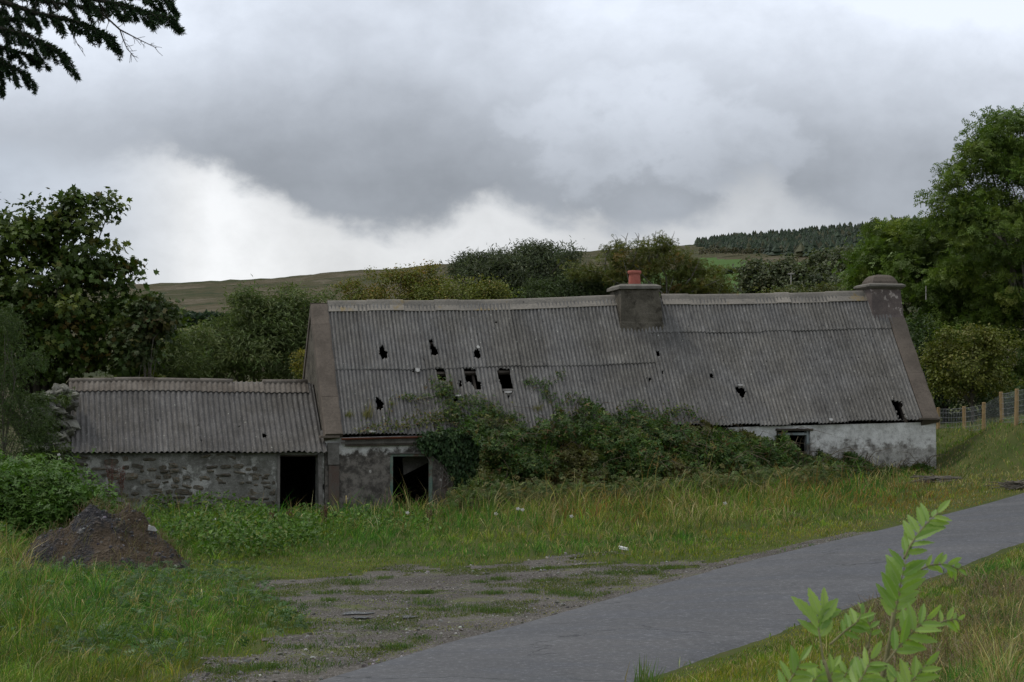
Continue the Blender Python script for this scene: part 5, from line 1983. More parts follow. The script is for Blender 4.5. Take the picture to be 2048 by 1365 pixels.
def mound_leaves(n, pxlo, pxhi, topf, thick, leaf, T, cols, w, seed, bot=None, front0=-.15):
    rng = np.random.default_rng(seed)
    px = rng.uniform(pxlo, pxhi, n)
    top = topf(px) + (fnoise(px * .05, 0, 0, seed, 3) - .5) * 46
    base = np.interp(px, [780, 1000, 1400, 1850], [1020, 1005, 975, 945]) if bot is None else bot(px)
    # v: 0 at the top, 1 at the foot
    v = rng.random(n) ** 0.85
    py = top + (base - top) * v
    # approximate house coordinates of the pixel on the front plane
    a = (px - 655) / (1867 - 655) * LEN * (1 + .0)
    zf_ = CAMZ + (HORY - py) * (54 + .225 * a) / FPX
    ez = eave_z(a)
    over = np.clip(zf_ - ez, 0, None)
    # above the eave the growth lies back on the roof slope
    b_surf = np.where(over > 0, over * .62 / (1 + .0), 0)
    bulge = thick * np.clip(v, 0.0, 1) ** .6 * np.interp(px, [780, 900, 1300, 1600, 1850], [.25, .8, 1, .6, .35])
    lump = (fnoise(a * 1.5, zf_ * 2.0, 0, seed + 3, 3) - .5) * 1.1
    dep = front0 - bulge + lump * 1.25 - rng.random(n) ** 2 * .0
    inner = rng.random(n) ** 1.6
    vt = np.clip((py - top) / 90.0, 0, 1)
    b = b_surf + np.minimum(np.maximum(dep, -.25 - 2.8 * vt) + inner * .6, -.03)
    z = zf_ + b * (HORY - py) / FPX
    pos = W(a, b, z)
    # correct the lateral shift that depth gives so that the outline stays put
    gzz = terrain(pos[:, 0], pos[:, 1])
    pos[:, 2] = np.maximum(pos[:, 2], gzz + .05)
    nrm = rng.normal(size=(n, 3)) * .55 + np.array([.1, -.45, .75])
    R = frames(nrm, rng, up_len=rng.normal(size=(n, 3)) * .5 + np.array([0, -.5, -.35]))
    pn = fnoise(a * .8, zf_ * 1.1, 2, seed + 9, 3)
    ww = np.array(w, float)
    c = colmix(rng, n, cols, ww)
    warm = sstep(pn, .50, .62)[:, None]
    c = c * (1 - warm * .45) + warm * .45 * np.array([.12, .068, .022])
    c = c * (.55 + .9 * fnoise(a * 2.1, zf_ * 2.6, 5, seed + 11, 2))[:, None]
    qx, qy = proj(pos)
    keep = ~in_poly(qx, qy, [(770, 880), (850, 868), (940, 868), (965, 900), (960, 950), (925, 990), (905, 1000), (860, 1100), (770, 1100)]) & (qy < 1010)
    return scatter(T, pos[keep], R[keep], (leaf * rng.uniform(.6, 1.3, n))[keep], c[keep]), pos[keep]


def btop(px):
    return np.interp(px, BTOP[:, 0], BTOP[:, 1])


(Vb, Fb, Cb), pb = mound_leaves(46000, 815, 1850, btop, 2.6, .135, T_TRI, BR, [5, 5, 3, 1.2, .7, .5], 101)
make_tree('ivy_tangle', 'low leafy tangle growing over the fallen stones left of the shed', 'climber', [blob(80, 860, 26, 30, 50.6, .3), blob(110, 920, 30, 22, 50.6, .3), blob(75, 800, 16, 14, 51.5, .2), blob(125, 800, 12, 9, 52.2, .2), blob(70, 930, 30, 24, 50.4, .3)], 3000, .09, T_TRI, [(.06, .09, .022), (.085, .12, .03), (.04, .065, .018)], gbase(90, 50.7), 27, clump=.16, per=22, nl=6, r0=.015)
th = Thing('bramble_thicket', W(8, -1.5, gz(*W(8, -1.5, 0)[:2])), 'dense bramble thicket swallowing the middle of the cottage front and eaves', 'brambles')
th.part('leaves', Vb, Fb, M['leaf'], col=Cb)
mb = MB()
for k in range(230):
    i = rng.integers(len(pb))
    p = pb[i]
    d_ = np.array([rng.normal(0, .5), -.25 + rng.normal(0, .2), rng.uniform(-.1, .5)])
    L = rng.uniform(.5, 1.6)
    q0 = p - d_ * .2
    mb.tube([q0, q0 + d_ * L * .5 + [0, 0, .22], q0 + d_ * L + [0, 0, .02]], [.010, .008, .004], 3, cap=False)
v, f = mb.arrays()
th.part('stems', v, f, M['canes'], kind='stuff')

# ivy on the wall beside the door, and shoots creeping over the roof
rng = np.random.default_rng(111)
IVYP = [(822, 868), (870, 862), (930, 858), (985, 866), (1000, 900), (975, 950), (930, 975), (905, 985), (892, 950), (872, 915), (855, 905), (835, 900)]
n = 9000
px = rng.uniform(815, 1005, n)
py = rng.uniform(855, 985, n)
ok = in_poly(px + rng.normal(0, 4, n), py + rng.normal(0, 4, n), IVYP)
px, py = px[ok], py[ok]
n = len(px)
b = -.06 - rng.random(n) * np.interp(px, [815, 900, 1000], [.18, .5, .9])
a = (px - 655) / (1867 - 655) * LEN
pos = W(a, b, CAMZ + (HORY - py) * (54 + .22 * a) / FPX)
nrm = rng.normal(size=(n, 3)) * .45 + np.array([.1, -.9, .35])
V, F, C = scatter(T_OVAL, pos, frames(nrm, rng, up_len=np.tile([0, -.2, -1.0], (n, 1)) + rng.normal(size=(n, 3)) * .5), .11 * rng.uniform(.6, 1.3, n),
                  colmix(rng, n, [(.026, .055, .016), (.040, .075, .022), (.07, .11, .04)], [4, 3, 1]))
ivy = Thing('ivy', W(3.2, -.1, 0.2), 'dark glossy ivy hanging over the wall right of the green door frame', 'ivy')
ivy.part('leaves', V, F, M['leaf'], col=C)
mb = MB()
for k in range(26):
    p0 = on_front(rng.uniform(880, 960), rng.uniform(960, 990), -.1)
    p1 = on_front(rng.uniform(850, 960), rng.uniform(870, 920), -.1)
    mb.tube([W(p0[0], -.08, p0[1]), W((p0[0] + p1[0]) / 2 + rng.normal(0, .08), -.12, (p0[1] + p1[1]) / 2), W(p1[0], -.1, p1[1])], [.014, .01, .006], 4, cap=False)
v, f = mb.arrays()
ivy.part('stems', v, f, M['twig'], kind='stuff')


def creeper(name, label, paths, per, leaf, cols, w, seed, lift=.14, spread=9):
    rng = np.random.default_rng(seed)
    stems = []
    P, base = [], None
    for path, dens in paths:
        pts = [np.array(on_roof(x, y)) for x, y in path]
        P3 = [roof_pt(p[0], min(p[1], .995), lift * .55) for p in pts]
        if base is None:
            base = P3[0]
        stems.append((P3, np.linspace(.014, .006, len(P3))))
        for i in range(len(path) - 1):
            (x0, y0), (x1, y1) = path[i], path[i + 1]
            L = math.hypot(x1 - x0, y1 - y0)
            for _ in range(int(L * per * dens)):
                t = rng.random()
                q = on_roof(x0 + (x1 - x0) * t + rng.normal(0, spread * dens ** .5), y0 + (y1 - y0) * t + rng.normal(0, spread * .7 * dens ** .5))
                P.append(roof_pt(q[0], min(q[1], 1.0), lift * rng.uniform(.5, 1.6)))
    P = np.array(P)
    n = len(P)
    nrm = rng.normal(size=(n, 3)) * .55 + np.array([.1, -.5, .7])
    V, F, C = scatter(T_TRI if leaf > .08 else T_OVAL, P, frames(nrm, rng), leaf * rng.uniform(.6, 1.3, n), colmix(rng, n, cols, w))
    th = Thing(name, base, label, 'creeper')
    for P3, rr in stems:
        mb = MB()
        mb.tube(P3, rr, 4, cap=False)
        th.part('stem', *mb.arrays(), M['twig'])
    th.part('leaves', V, F, M['leaf'], col=C)
    return th


creeper('roof_creeper', 'leafy bramble shoot climbing the roof to the torn holes left of the middle', [([(905, 840), (900, 815), (893, 790), (887, 770)], 1.5), ([(893, 800), (870, 775), (856, 765)], .5), ([(890, 790), (850, 800), (820, 806), (800, 792)], .35),
        ([(905, 830), (930, 810), (960, 812), (990, 830)], 1.2), ([(960, 830), (1000, 838), (1040, 850)], 1.4)], 2.6, .09, BR, [4, 5, 5, 2, .5, 1], 121)
creeper('roof_creeper', 'bramble shoots with dark leaves running up the roof right of the torn holes', [([(1105, 815), (1090, 790), (1080, 772), (1052, 768)], .9), ([(1085, 778), (1110, 762), (1127, 756), (1118, 745)], .35), ([(1125, 812), (1150, 800), (1170, 815)], .8)], 2.2, .085, BR, [5, 5, 3, 1, .3, .5], 122)
creeper('roof_creeper', 'yellowing leafy growth along the gutter above the door', [([(720, 868), (760, 860), (800, 858), (850, 850), (890, 840)], .8), ([(800, 858), (830, 835), (840, 820)], .5), ([(770, 862), (782, 800), (812, 800), (850, 812)], .22), ([(850, 850), (880, 835), (900, 845)], 1.2)], 2.2, .08, [(.10, .115, .03), (.13, .12, .03), (.06, .09, .025), (.15, .085, .03)], [4, 3, 4, 1], 123)
creeper('roof_creeper', 'thin bramble sprays over the eaves between the thicket and the window', [([(1230, 828), (1260, 815), (1290, 820), (1310, 835)], .6), ([(1310, 838), (1340, 825), (1380, 828), (1390, 845)], 1.1), ([(1270, 835), (1300, 848), (1350, 842)], .7)], 2.0, .08, BR, [4, 4, 5, 2, 1, 1.5], 124)

# grass tufts growing on the roof
def blades(rng, pos, h, w, cols, lean=.35, windx=.15, offs=None):
    """tapering bent blades; pos (n,3), h (n,), w (n,)"""
    n = len(pos)
    ang = rng.uniform(0, 2 * math.pi, n)
    side = np.stack([np.cos(ang), np.sin(ang) * .4, np.zeros(n)], -1)
    ld = np.stack([rng.normal(windx, lean, n), rng.normal(0, lean, n), np.zeros(n)], -1)
    if offs is not None:
        ld[:, :2] += offs
    h_, w_ = h[:, None], w[:, None]
    p0 = pos
    p1 = pos + ld * h_ * .28 + np.array([0, 0, 1.0]) * h_ * .55
    p2 = pos + ld * h_ * .95 + np.array([0, 0, 1.0]) * h_ * np.clip(1 - .35 * (ld ** 2).sum(1), .35, 1)[:, None]
    # one folded kite per blade: wide at the bend, pointed at the tip
    V = np.stack([p0, p1 + side * w_ * .55, p1 - side * w_ * .55, p2], 1)
    o = (np.arange(n) * 4)[:, None]
    Fq = np.concatenate([o + np.array([[0, 1, 2]]), o + np.array([[2, 1, 3]])])
    return V.reshape(-1, 3), [Fq], np.repeat(cols, 4, axis=0)


for (px, py, hh, lab, cs) in [(697, 838, .30, 'small yellowish grass tuft on the roof near the left gable', 0), (734, 842, .62, 'tall seeding grass tuft on the roof, second from the left gable', 1), (1073, 824, .22, 'tiny green grass tuft on the roof above the thicket', 0), (783, 815, .2, 'small tuft at the broken hole above the door', 0)]:
    q = on_roof(px, py)
    p = roof_pt(q[0], q[1], .03)
    n = 130
    pos = p + rng.normal(0, .06, (n, 3)) * [1, .6, .4]
    h_ = hh * rng.uniform(.35, 1, n) * np.where(rng.random(n) < .7, .6, 1)
    V, F, C = blades(rng, pos, h_, np.full(n, .009), colmix(rng, n, [(.16, .16, .04), (.24, .20, .10), (.09, .11, .03)], [3, 2 + 2 * cs, 2]), .25)
    single('roof_grass_tuft', V, F, M['grass'], lab, 'grass', col=C, loc=p)

# ------------------------------------------------------------------ earth heap
hc = ground_pt(200, 1140)
hx, hy = hc[0], hc[1] + .5
n_ = 70
XX, YY = np.meshgrid(np.linspace(-2.0, 1.9, n_), np.linspace(-1.5, 1.5, n_), indexing='ij')
def heap_h(x, y):
    def mound(cx, cy, rx_, ry_, h_, p_):
        r = np.sqrt(((x - cx) / rx_) ** 2 + ((y - cy) / ry_) ** 2)
        return h_ * np.clip(1 - r ** p_, 0, 1)
    z = np.maximum.reduce([mound(-.02, .1, 1.22, 1.2, .96, 2.6), mound(-.70, .1, .90, 1.1, .80, 2.2), mound(.62, -.1, .95, .95, .60, 1.8), mound(.15, -.5, 1.3, .9, .58, 2.0)])
    return z
HH = heap_h(XX, YY)
HH = HH * (1 + (fnoise(XX * 1.8 + .4, YY * 1.8, 0, 71, 3) - .5) * .75) + (fnoise(XX * 5, YY * 5, 0, 72, 4) - .5) * .26 * (HH > 0) - .07
Vh = np.stack([XX + hx, YY + hy, HH + gz(hx, hy)], -1)
heap = Thing('earth_heap', (hx, hy, gz(hx, hy)), 'dark heap of earth and road scrapings on the grass in front of the shed', 'earth heap')
heap.part('soil', Vh, grid_faces(n_, n_), M['heap'], smooth=False)
rng = np.random.default_rng(131)
n = 1100
i, j = rng.integers(0, n_, n), rng.integers(0, n_, n)
ok = HH[i, j] > .03
p = Vh[i, j][ok] + rng.normal(0, .01, (ok.sum(), 3))
T_PEB = tmpl([(-.5, -.4, 0), (.5, -.45, .05), (.45, .5, 0), (-.5, .45, 0), (-.25, -.2, .35), (.3, -.2, .42), (.2, .25, .38), (-.25, .2, .3)], [(4, 5, 6, 7), (0, 1, 5, 4), (1, 2, 6, 5), (2, 3, 7, 6), (3, 0, 4, 7)])
n = len(p)
nm = np.tile([0, -.3, 1.0], (n, 1)) + rng.normal(size=(n, 3)) * .3
V, F, C = scatter(T_PEB, p, frames(nm, rng), rng.uniform(.02, .065, n) * np.where(rng.random(n) < .04, 1.8, 1), colmix(rng, n, [(.06, .06, .065), (.12, .11, .10), (.30, .29, .28)], [5, 3, .8]))
heap.part('stones', V, F, M['leaf'], col=C, kind='stuff')
n = 4200
i, j = rng.integers(0, n_, n), rng.integers(0, n_, n)
ok = (HH[i, j] > .02) & (fnoise(XX[i, j] * 1.5, YY[i, j] * 1.5, 0, 75) > .42)
p = Vh[i, j][ok]
n = len(p)
V, F, C = blades(rng, p, rng.uniform(.1, .34, n), np.full(n, .009), colmix(rng, n, [(.15, .11, .065), (.11, .07, .04), (.22, .18, .11), (.08, .10, .03)], [4, 3, 2, 1]), .9, .4)
heap.part('dead_straw', V, F, M['grass'], col=C, kind='stuff')

# ------------------------------------------------------------------ grass
# coarse tables over the photograph: blade height (m), tan share, density, by row (ground pixel y)
TX = np.array([-200, 0, 200, 400, 560, 800, 1000, 1200, 1500, 1750, 1900, 2048, 2250.])
TY = np.array([900, 960, 1010, 1050, 1080, 1105, 1140, 1180, 1240, 1300, 1370, 1430.])
#               -200   0   200  400  560  800 1000 1200 1500 1750 1900 2048 2250
TH = np.array([[.40, .40, .40, .40, .40, .45, .5, .55, .60, .35, .14, .16, .16],    # 900
               [.45, .45, .45, .45, .45, .50, .55, .65, .65, .35, .12, .15, .16],   # 960
               [.50, .50, .50, .50, .50, .55, .60, .65, .55, .22, .12, .14, .15],   # 1010
               [.50, .50, .50, .50, .42, .42, .45, .42, .24, .12, .10, .12, .12],   # 1050
               [.50, .45, .45, .45, .28, .20, .17, .18, .11, .08, .12, .12, .12],   # 1080
               [.50, .40, .40, .30, .14, .10, .12, .22, .08, .10, .12, .12, .12],   # 1105
               [.45, .36, .22, .08, .06, .06, .08, .10, .06, .10, .12, .14, .14],   # 1140
               [.35, .35, .26, .14, .07, .05, .06, .07, .07, .10, .14, .16, .16],   # 1180
               [.35, .35, .28, .22, .15, .05, .05, .07, .07, .10, .16, .18, .18],   # 1240
               [.35, .34, .28, .24, .08, .05, .05, .07, .10, .12, .16, .22, .22],   # 1300
               [.30, .30, .24, .14, .06, .05, .06, .09, .12, .14, .20, .24, .24],   # 1370
               [.30, .28, .22, .10, .06, .05, .06, .09, .12, .14, .20, .24, .24]])
TT_ = np.array([[.2, .2, .2, .2, .2, .3, .4, .5, .5, .5, .4, .4, .4],
                [.1, .1, .1, .1, .1, .35, .5, .62, .62, .6, .85, .75, .6],
                [.1, .1, .08, .08, .12, .45, .55, .62, .60, .55, .80, .60, .4],
                [.1, .1, .08, .08, .18, .45, .50, .52, .50, .35, .40, .15, .2],
                [.1, .2, .1, .08, .08, .12, .16, .22, .16, .12, .2, .15, .2],
                [.1, .35, .2, .06, .08, .10, .18, .25, .10, .15, .2, .2, .2],
                [.3, .5, .4, .10, .05, .06, .12, .1, .08, .15, .2, .3, .3],
                [.25, .28, .22, .2, .05, .05, .08, .1, .1, .2, .45, .35, .35],
                [.2, .24, .22, .26, .12, .05, .08, .1, .1, .25, .60, .45, .45],
                [.2, .22, .2, .2, .12, .08, .1, .15, .22, .35, .62, .55, .5],
                [.1, .15, .15, .15, .1, .08, .1, .2, .28, .35, .60, .55, .5],
                [.1, .15, .15, .15, .1, .08, .1, .2, .28, .35, .60, .55, .5]])


def lookup(tab, px, py):
    fx = np.interp(px, TX, np.arange(len(TX)))
    fy = np.interp(py, TY, np.arange(len(TY)))
    ix, iy = np.clip(fx.astype(int), 0, len(TX) - 2), np.clip(fy.astype(int), 0, len(TY) - 2)
    tx, ty = fx - ix, fy - iy
    return (tab[iy, ix] * (1 - tx) * (1 - ty) + tab[iy, ix + 1] * tx * (1 - ty) + tab[iy + 1, ix] * (1 - tx) * ty + tab[iy + 1, ix + 1] * tx * ty)


def inside_buildings(x, y):
    rx_, ry_ = x - P0[0], y - P0[1]
    a = rx_ * UA[0] + ry_ * UA[1]
    b = rx_ * NB[0] + ry_ * NB[1]
    return ((a > 0) & (a < LEN) & (b > -.02) & (b < 5.6)) | ((a > SA0) & (a <= 0) & (b > .0) & (b < 4.4))


def sample_ground(rng, n, dmin, dmax, k=1.6, xr=.31):
    """points with density falling with distance"""
    u = rng.random(n)
    e = 1 - k
    d = (dmin ** e + u * (dmax ** e - dmin ** e)) ** (1 / e)
    x = rng.uniform(-xr, xr, n) * d
    return x, d


GREENS = np.array([(0.085, 0.174, 0.022), (0.116, 0.207, 0.029), (0.062, 0.137, 0.020), (0.164, 0.216, 0.032)])
LIME = np.array([(0.179, 0.213, 0.018), (0.212, 0.237, 0.024), (0.138, 0.174, 0.016)])
TANS = np.array([(0.376, 0.290, 0.130), (0.293, 0.209, 0.085), (0.210, 0.155, 0.068), (0.418, 0.350, 0.180)])
RUST = np.array([(0.286, 0.151, 0.039), (0.229, 0.118, 0.039), (0.329, 0.210, 0.055)])
GRASSV = []


def grass_layer(name, label, N, seed, kind_):
    rng = np.random.default_rng(seed)
    x, y = sample_ground(rng, N, 11, 66, 1.01 if kind_ != 'near' else .4, .36)
    z = terrain(x, y)
    px, py = proj(np.stack([x, y, z], -1))
    fd, nd = far_dist(x, y), near_dist(x, y)
    j = (vnoise(x * 1.7, y * 1.7, 0, 61) - .5) * .35
    ok = ((fd > .02 + j) | (nd > .02 + j)) & ~inside_buildings(x, y) & (px > -420) & (px < 2500)
    jx, jy = x + rng.normal(0, .16, len(x)), y + rng.normal(0, .28, len(x))
    grav = gravel_mask(jx, jy) | ((fd > 0) & (fd < .35) & (px > 250) & (px < 1600))
    patch = fnoise(x * 1.3, y * 1.0, 0, 63, 4)
    ok &= ~grav | (patch > .51)
    ok &= ~((((x - hx + .05) / 1.6) ** 2 + ((y - hy + .7) / 1.9) ** 2) < 1)
    x, y, z, px, py, fd, nd, grav, patch = [q[ok] for q in (x, y, z, px, py, fd, nd, grav, patch)]
    H = lookup(TH, px, py)
    tan = lookup(TT_, px, py)
    big = fnoise(x * .55, y * .45, 0, 66, 3)
    med = fnoise(x * 1.8, y * 1.4, 0, 67, 3)
    tall = sstep(H, .12, .3)
    H = H * (1 + (med - .5) * 1.9 * (0.5 + .5 * tall)) * (1 + (fnoise(x * 5, y * 3.5, 0, 68, 2) - .5) * .9)
    tan = np.clip(tan + (big - .5) * .9 * np.clip(tan * 2.2, .15, 1), 0, 1)
    edge = np.minimum(np.where(fd > 0, fd, 9), np.where(nd > 0, nd, 9))
    H = H * np.clip(.35 + edge * .5, .35, 1)
    gj = gravel_mask(x + rng.normal(0, .5, len(x)), y + rng.normal(0, .9, len(x)))
    H = np.where(gj & (H > .1), H * .45, H)
    H = np.where(grav, .035, H)
    n = len(x)
    cs_ = .34
    ci, cj = np.floor(x / cs_).astype(np.int64), np.floor(y / cs_).astype(np.int64)
    cx_, cy_ = (ci + .15 + .7 * _hash(ci, cj, ci * 0, 301)) * cs_, (cj + .15 + .7 * _hash(ci, cj, ci * 0, 302)) * cs_
    cellr = _hash(ci, cj, ci * 0, 303)
    tuft = (_hash(ci, cj, ci * 0, 304) < .75) * sstep(H, .07, .2)
    ox, oy = (x - cx_) * tuft, (y - cy_) * tuft
    x, y = x - ox * .5, y - oy * .5
    H = H * (1 + tuft * (cellr - .42) * 1.1)
    tan = np.clip(tan + tuft * (_hash(ci, cj, ci * 0, 305) - .5) * 1.1 * np.clip(tan * 2.5, 0, 1), 0, 1)
    z = terrain(x, y)
    u = rng.random(n)
    istan = u < tan * .62
    h = H * rng.uniform(.45, 1.1, n) * np.where(istan, 1.18, 1.0)
    stalk = istan & (rng.random(n) < .3) & (H > .2)
    h = np.where(stalk, h * 1.25, h)
    w = np.interp(y, [11, 25, 45, 66], [.0055, .0085, .013, .018]) * rng.uniform(.6, 1.3, n)
    w = np.where(stalk, w * .6, w)
    gi = rng.integers(0, 4, n)
    c = GREENS[gi].copy()
    lime = sstep(.18 - H, -.02, .06) * sstep(edge, 6.0, 1.5) * .8 + np.where(grav, .5, 0)
    lime = np.maximum(lime, gj * .7)
    isl = rng.random(n) < np.clip(lime, 0, 1)
    c[isl] = LIME[rng.integers(0, 3, isl.sum())]
    hue = (fnoise(x * .35, y * .3, 3, 69, 3) - .5)[:, None]
    c = c * (1 + hue * np.array([1.4, .3, .4])) * (.45 + 1.1 * fnoise(x * 2.2, y * 1.6, 7, 64, 3))[:, None]
    tc_ = TANS[rng.integers(0, 4, n)]
    ru = (rng.random(n) < sstep(fnoise(x * .7, y * .6, 9, 70), .50, .60) * ((px > 1050) & (py > 930) & (py < 1090)) * .8)
    tc_ = np.where(ru[:, None], RUST[rng.integers(0, 3, n)], tc_)
    c = np.where(istan[:, None], tc_, c)
    c = c * (1 + rng.normal(0, .24, (n, 1))) * (1 + (tuft * (_hash(ci, cj, ci * 0, 306) - .5) * .8)[:, None])
    c = np.clip(c, .01, .6)
    V, F, C = blades(rng, np.stack([x, y, z - .01], -1), h, w, c, .45, .18, offs=np.stack([ox, oy], -1) * 3.2)
    single(name, V, F, M['grass'], label, 'grass', kind='stuff', col=C)


grass_layer('meadow_grass', 'rough green and tan grass covering the ground before the cottage', 300000, 201, 'far')
grass_layer('verge_grass', 'finer grass of the near verges and lawns beside the lane', 150000, 202, 'near')

# broad-leaved weeds before the shed
rng = np.random.default_rng(211)
x, y = rng.uniform(-12.5, -.8, 60000), rng.uniform(38, 53, 60000)
z = terrain(x, y)
px, py = proj(np.stack([x, y, z], -1))
WEEDP = [(-60, 1000), (-60, 1130), (60, 1110), (260, 1075), (340, 1110), (380, 1128), (520, 1122), (640, 1098), (700, 1075), (880, 1070), (880, 1050), (660, 1040), (640, 1030), (150, 1035), (0, 1020)]
dens = fnoise(x * .8, y * .7, 0, 212, 3)
ok = in_poly(px, py, WEEDP) & (dens > .42) & ~inside_buildings(x, y)
ok &= (px < 640) | (rng.random(len(x)) < .25)
x, y, z, px, dens = x[ok][:17000], y[ok][:17000], z[ok][:17000], px[ok][:17000], dens[ok][:17000]
n = len(x)
top = (.28 + 1.3 * np.clip(dens - .42, 0, .3)) * np.interp(px, [0, 300, 480, 640, 900], [1.3, 1.15, 1.3, .8, .6])
hh = top * rng.random(n) ** .6
pos = np.stack([x, y, z + hh], -1)
nrm = rng.normal(size=(n, 3)) * .75 + np.array([0, -.3, .8])
V, F, C = scatter(T_OVAL, pos, frames(nrm, rng), rng.uniform(.05, .13, n), colmix(rng, n, [(0.074, 0.144, 0.018), (0.102, 0.178, 0.024), (0.050, 0.103, 0.014), (0.144, 0.172, 0.030)], [4, 3, 3, 1]))
single('nettle_patch', V, F, M['leaf'], 'bright green nettles and docks growing before the shed wall', 'weeds', kind='stuff', col=C)

# low ferny weeds in the near left grass
x, y = rng.uniform(-9, -2.2, 9000), rng.uniform(20, 34, 9000)
dens = fnoise(x * .9, y * .8, 0, 214, 3)
ok = (dens > .56) & (far_dist(x, y) > 1.5) & ~gravel_mask(x, y)
x, y = x[ok], y[ok]
n = len(x)
pos = np.stack([x, y, terrain(x, y) + rng.uniform(.02, .26, n)], -1)
V, F, C = scatter(T_ASH, pos, frames(rng.normal(size=(n, 3)) * .45 + np.array([0, -.2, 1.0]), rng), rng.uniform(.06, .14, n), colmix(rng, n, [(.06, .12, .03), (.085, .14, .05), (.045, .09, .025)]))
single('silverweed_patch', V, F, M['leaf'], 'low feathery green weeds among the grass at lower left', 'weeds', kind='stuff', col=C)

# fern and weeds under the thicket front, bottom of the brambles
n = 5200
px = rng.uniform(850, 1560, n)
py = np.interp(px, [850, 1200, 1560], [1000, 985, 955]) + rng.normal(0, 14, n)
a = (px - 655) / (1867 - 655) * LEN
b = -2.6 - rng.random(n) * .9
bw = W(a, b, CAMZ + (HORY - py) * (51.5 + .22 * a) / FPX)
bw[:, 2] = np.maximum(bw[:, 2], terrain(bw[:, 0], bw[:, 1]) + .03)
V, F, C = scatter(T_ASH, bw, frames(rng.normal(size=(n, 3)) * .5 + np.array([0, -.5, .8]), rng), rng.uniform(.1, .2, n), colmix(rng, n, [(.085, .125, .03), (.11, .14, .035), (.06, .09, .02), (.15, .13, .04)]))
single('fern_fringe', V, F, M['leaf'], 'ferny green growth along the foot of the bramble thicket', 'ferns', kind='stuff', col=C)


# rust-red dock plants
def dock(px, py0, py1, d, lab, col=((.12, .035, .025), (.09, .03, .02))):
    b_ = at(px, py0, d)
    t_ = at(px, py1, d)
    th = Thing('dock_plant', b_, lab, 'plant')
    rng = np.random.default_rng(int(px))
    mb = MB()
    tips = []
    H_ = t_[2] - b_[2]
    for k in range(5):
        e = b_ + np.array([rng.normal(0, .07) * H_ * 1.2, rng.normal(0, .05), H_ * rng.uniform(.7, 1)])
        s = b_ + (t_ - b_) * rng.uniform(0, .4)
        mb.tube([s, (s + e) / 2 + rng.normal(0, .01, 3), e], [.008, .006, .003], 4, cap=False)
        tips.append((s, e))
    th.part('stem', *mb.arrays(), M['redwood'])
    n = 420
    P = []
    for _ in range(n):
        s, e = tips[rng.integers(5)]
        t = rng.uniform(.3, 1)
        P.append(s + (e - s) * t + rng.normal(0, .022, 3))
    P = np.array(P)
    V, F, C = scatter(T_OVAL, P, frames(rng.normal(size=(n, 3)), rng), rng.uniform(.015, .035, n), colmix(rng, n, list(col)))
    th.part('seeds', V, F, M['leaf'], col=C)


dock(222, 1000, 915, 51.2, 'tall rust red dock against the shed wall')
dock(243, 1010, 930, 51.0, 'shorter rust red dock right of the tall one by the shed wall')
dock(545, 1065, 1022, 47, 'dark red dock in the weeds before the shed door')
dock(578, 1058, 1015, 47.5, 'thin dark dock stalk left of the cottage door')
dock(652, 1068, 1008, 48, 'slender brown stalk before the corner board of the cottage')
dock(860, 1060, 1018, 48, 'small brown stalk before the cottage door sill', ((.16, .12, .06), (.12, .08, .04)))

# white flowers
FL = [(388, 1028), (430, 1040), (37, 986), (118, 910), (120, 918), (992, 1028), (1036, 1018), (815, 1026), (1045, 1020), (1143, 1033), (300, 1075), (1450, 1007)]
for k, (px, py) in enumerate(FL):
    d = 46 if py > 950 else 50
    c_ = at(px, py, d)
    V, F = [tuple(c_ + np.array([0, -.01, -.02]))], []
    for q in range(10):
        r_ = .055 if q % 2 == 0 else .032
        V.append(tuple(c_ + np.array([r_ * math.cos(q * math.pi / 5), -.03 * (q % 2), r_ * .8 * math.sin(q * math.pi / 5)])))
    for q in range(10):
        F.append((0, 1 + q, 1 + (q + 1) % 10))
    o = single('white_flower', V, F, M['wool'], 'small white bindweed flower in the weeds', 'flower', group='white flowers dotted in the weeds', loc=c_)

# pebbles and small grass tufts on the gravel
rng = np.random.default_rng(221)
x, y = rng.uniform(-5, 7, 26000), rng.uniform(17.5, 39, 26000)
fd = far_dist(x, y)
cl = fnoise(x * 1.2, y * .9, 4, 222, 3)
ok = (gravel_mask(x, y) | (fd < .3)) & (fd > -.1) & (rng.random(len(x)) < sstep(cl, .40, .62) * .8 + .12)
x, y = x[ok], y[ok]
n = len(x)
p = np.stack([x, y, terrain(x, y) + .012], -1)
nm = np.tile([0, 0, 1.0], (n, 1)) + rng.normal(size=(n, 3)) * .25
V, F, C = scatter(T_PEB, p, frames(nm, rng), rng.gamma(2.0, .0065, n) + .007, colmix(rng, n, [(.18, .165, .15), (.27, .255, .24), (.10, .09, .08), (.40, .38, .35)], [4, 3, 4, .7]))
single('gravel_stones', V, F, M['leaf'], 'loose stones scattered over the muddy lay-by', 'gravel', kind='stuff', col=C)
# mossy short growth creeping over the lay-by
rng = np.random.default_rng(225)
x, y = rng.uniform(-5, 7, 420000), rng.uniform(17.5, 39, 420000)
cl = fnoise(x * 1.5, y * 1.1, 8, 226, 4)
gmk = gravel_mask(x, y)
ok = gmk & (far_dist(x, y) > .12) & (rng.random(len(x)) < sstep(cl, .50, .60) * .8)
x, y = x[ok][:75000], y[ok][:75000]
n = len(x)
V, F, C = blades(rng, np.stack([x, y, terrain(x, y) + .004], -1), rng.uniform(.012, .05, n), rng.uniform(.006, .011, n), colmix(rng, n, [(.11, .13, .025), (.075, .12, .02), (.14, .14, .04), (.06, .085, .018)]), .9, 0)
single('lay_by_moss', V, F, M['grass'], 'short moss and grass creeping over the muddy lay-by', 'moss', kind='stuff', col=C)
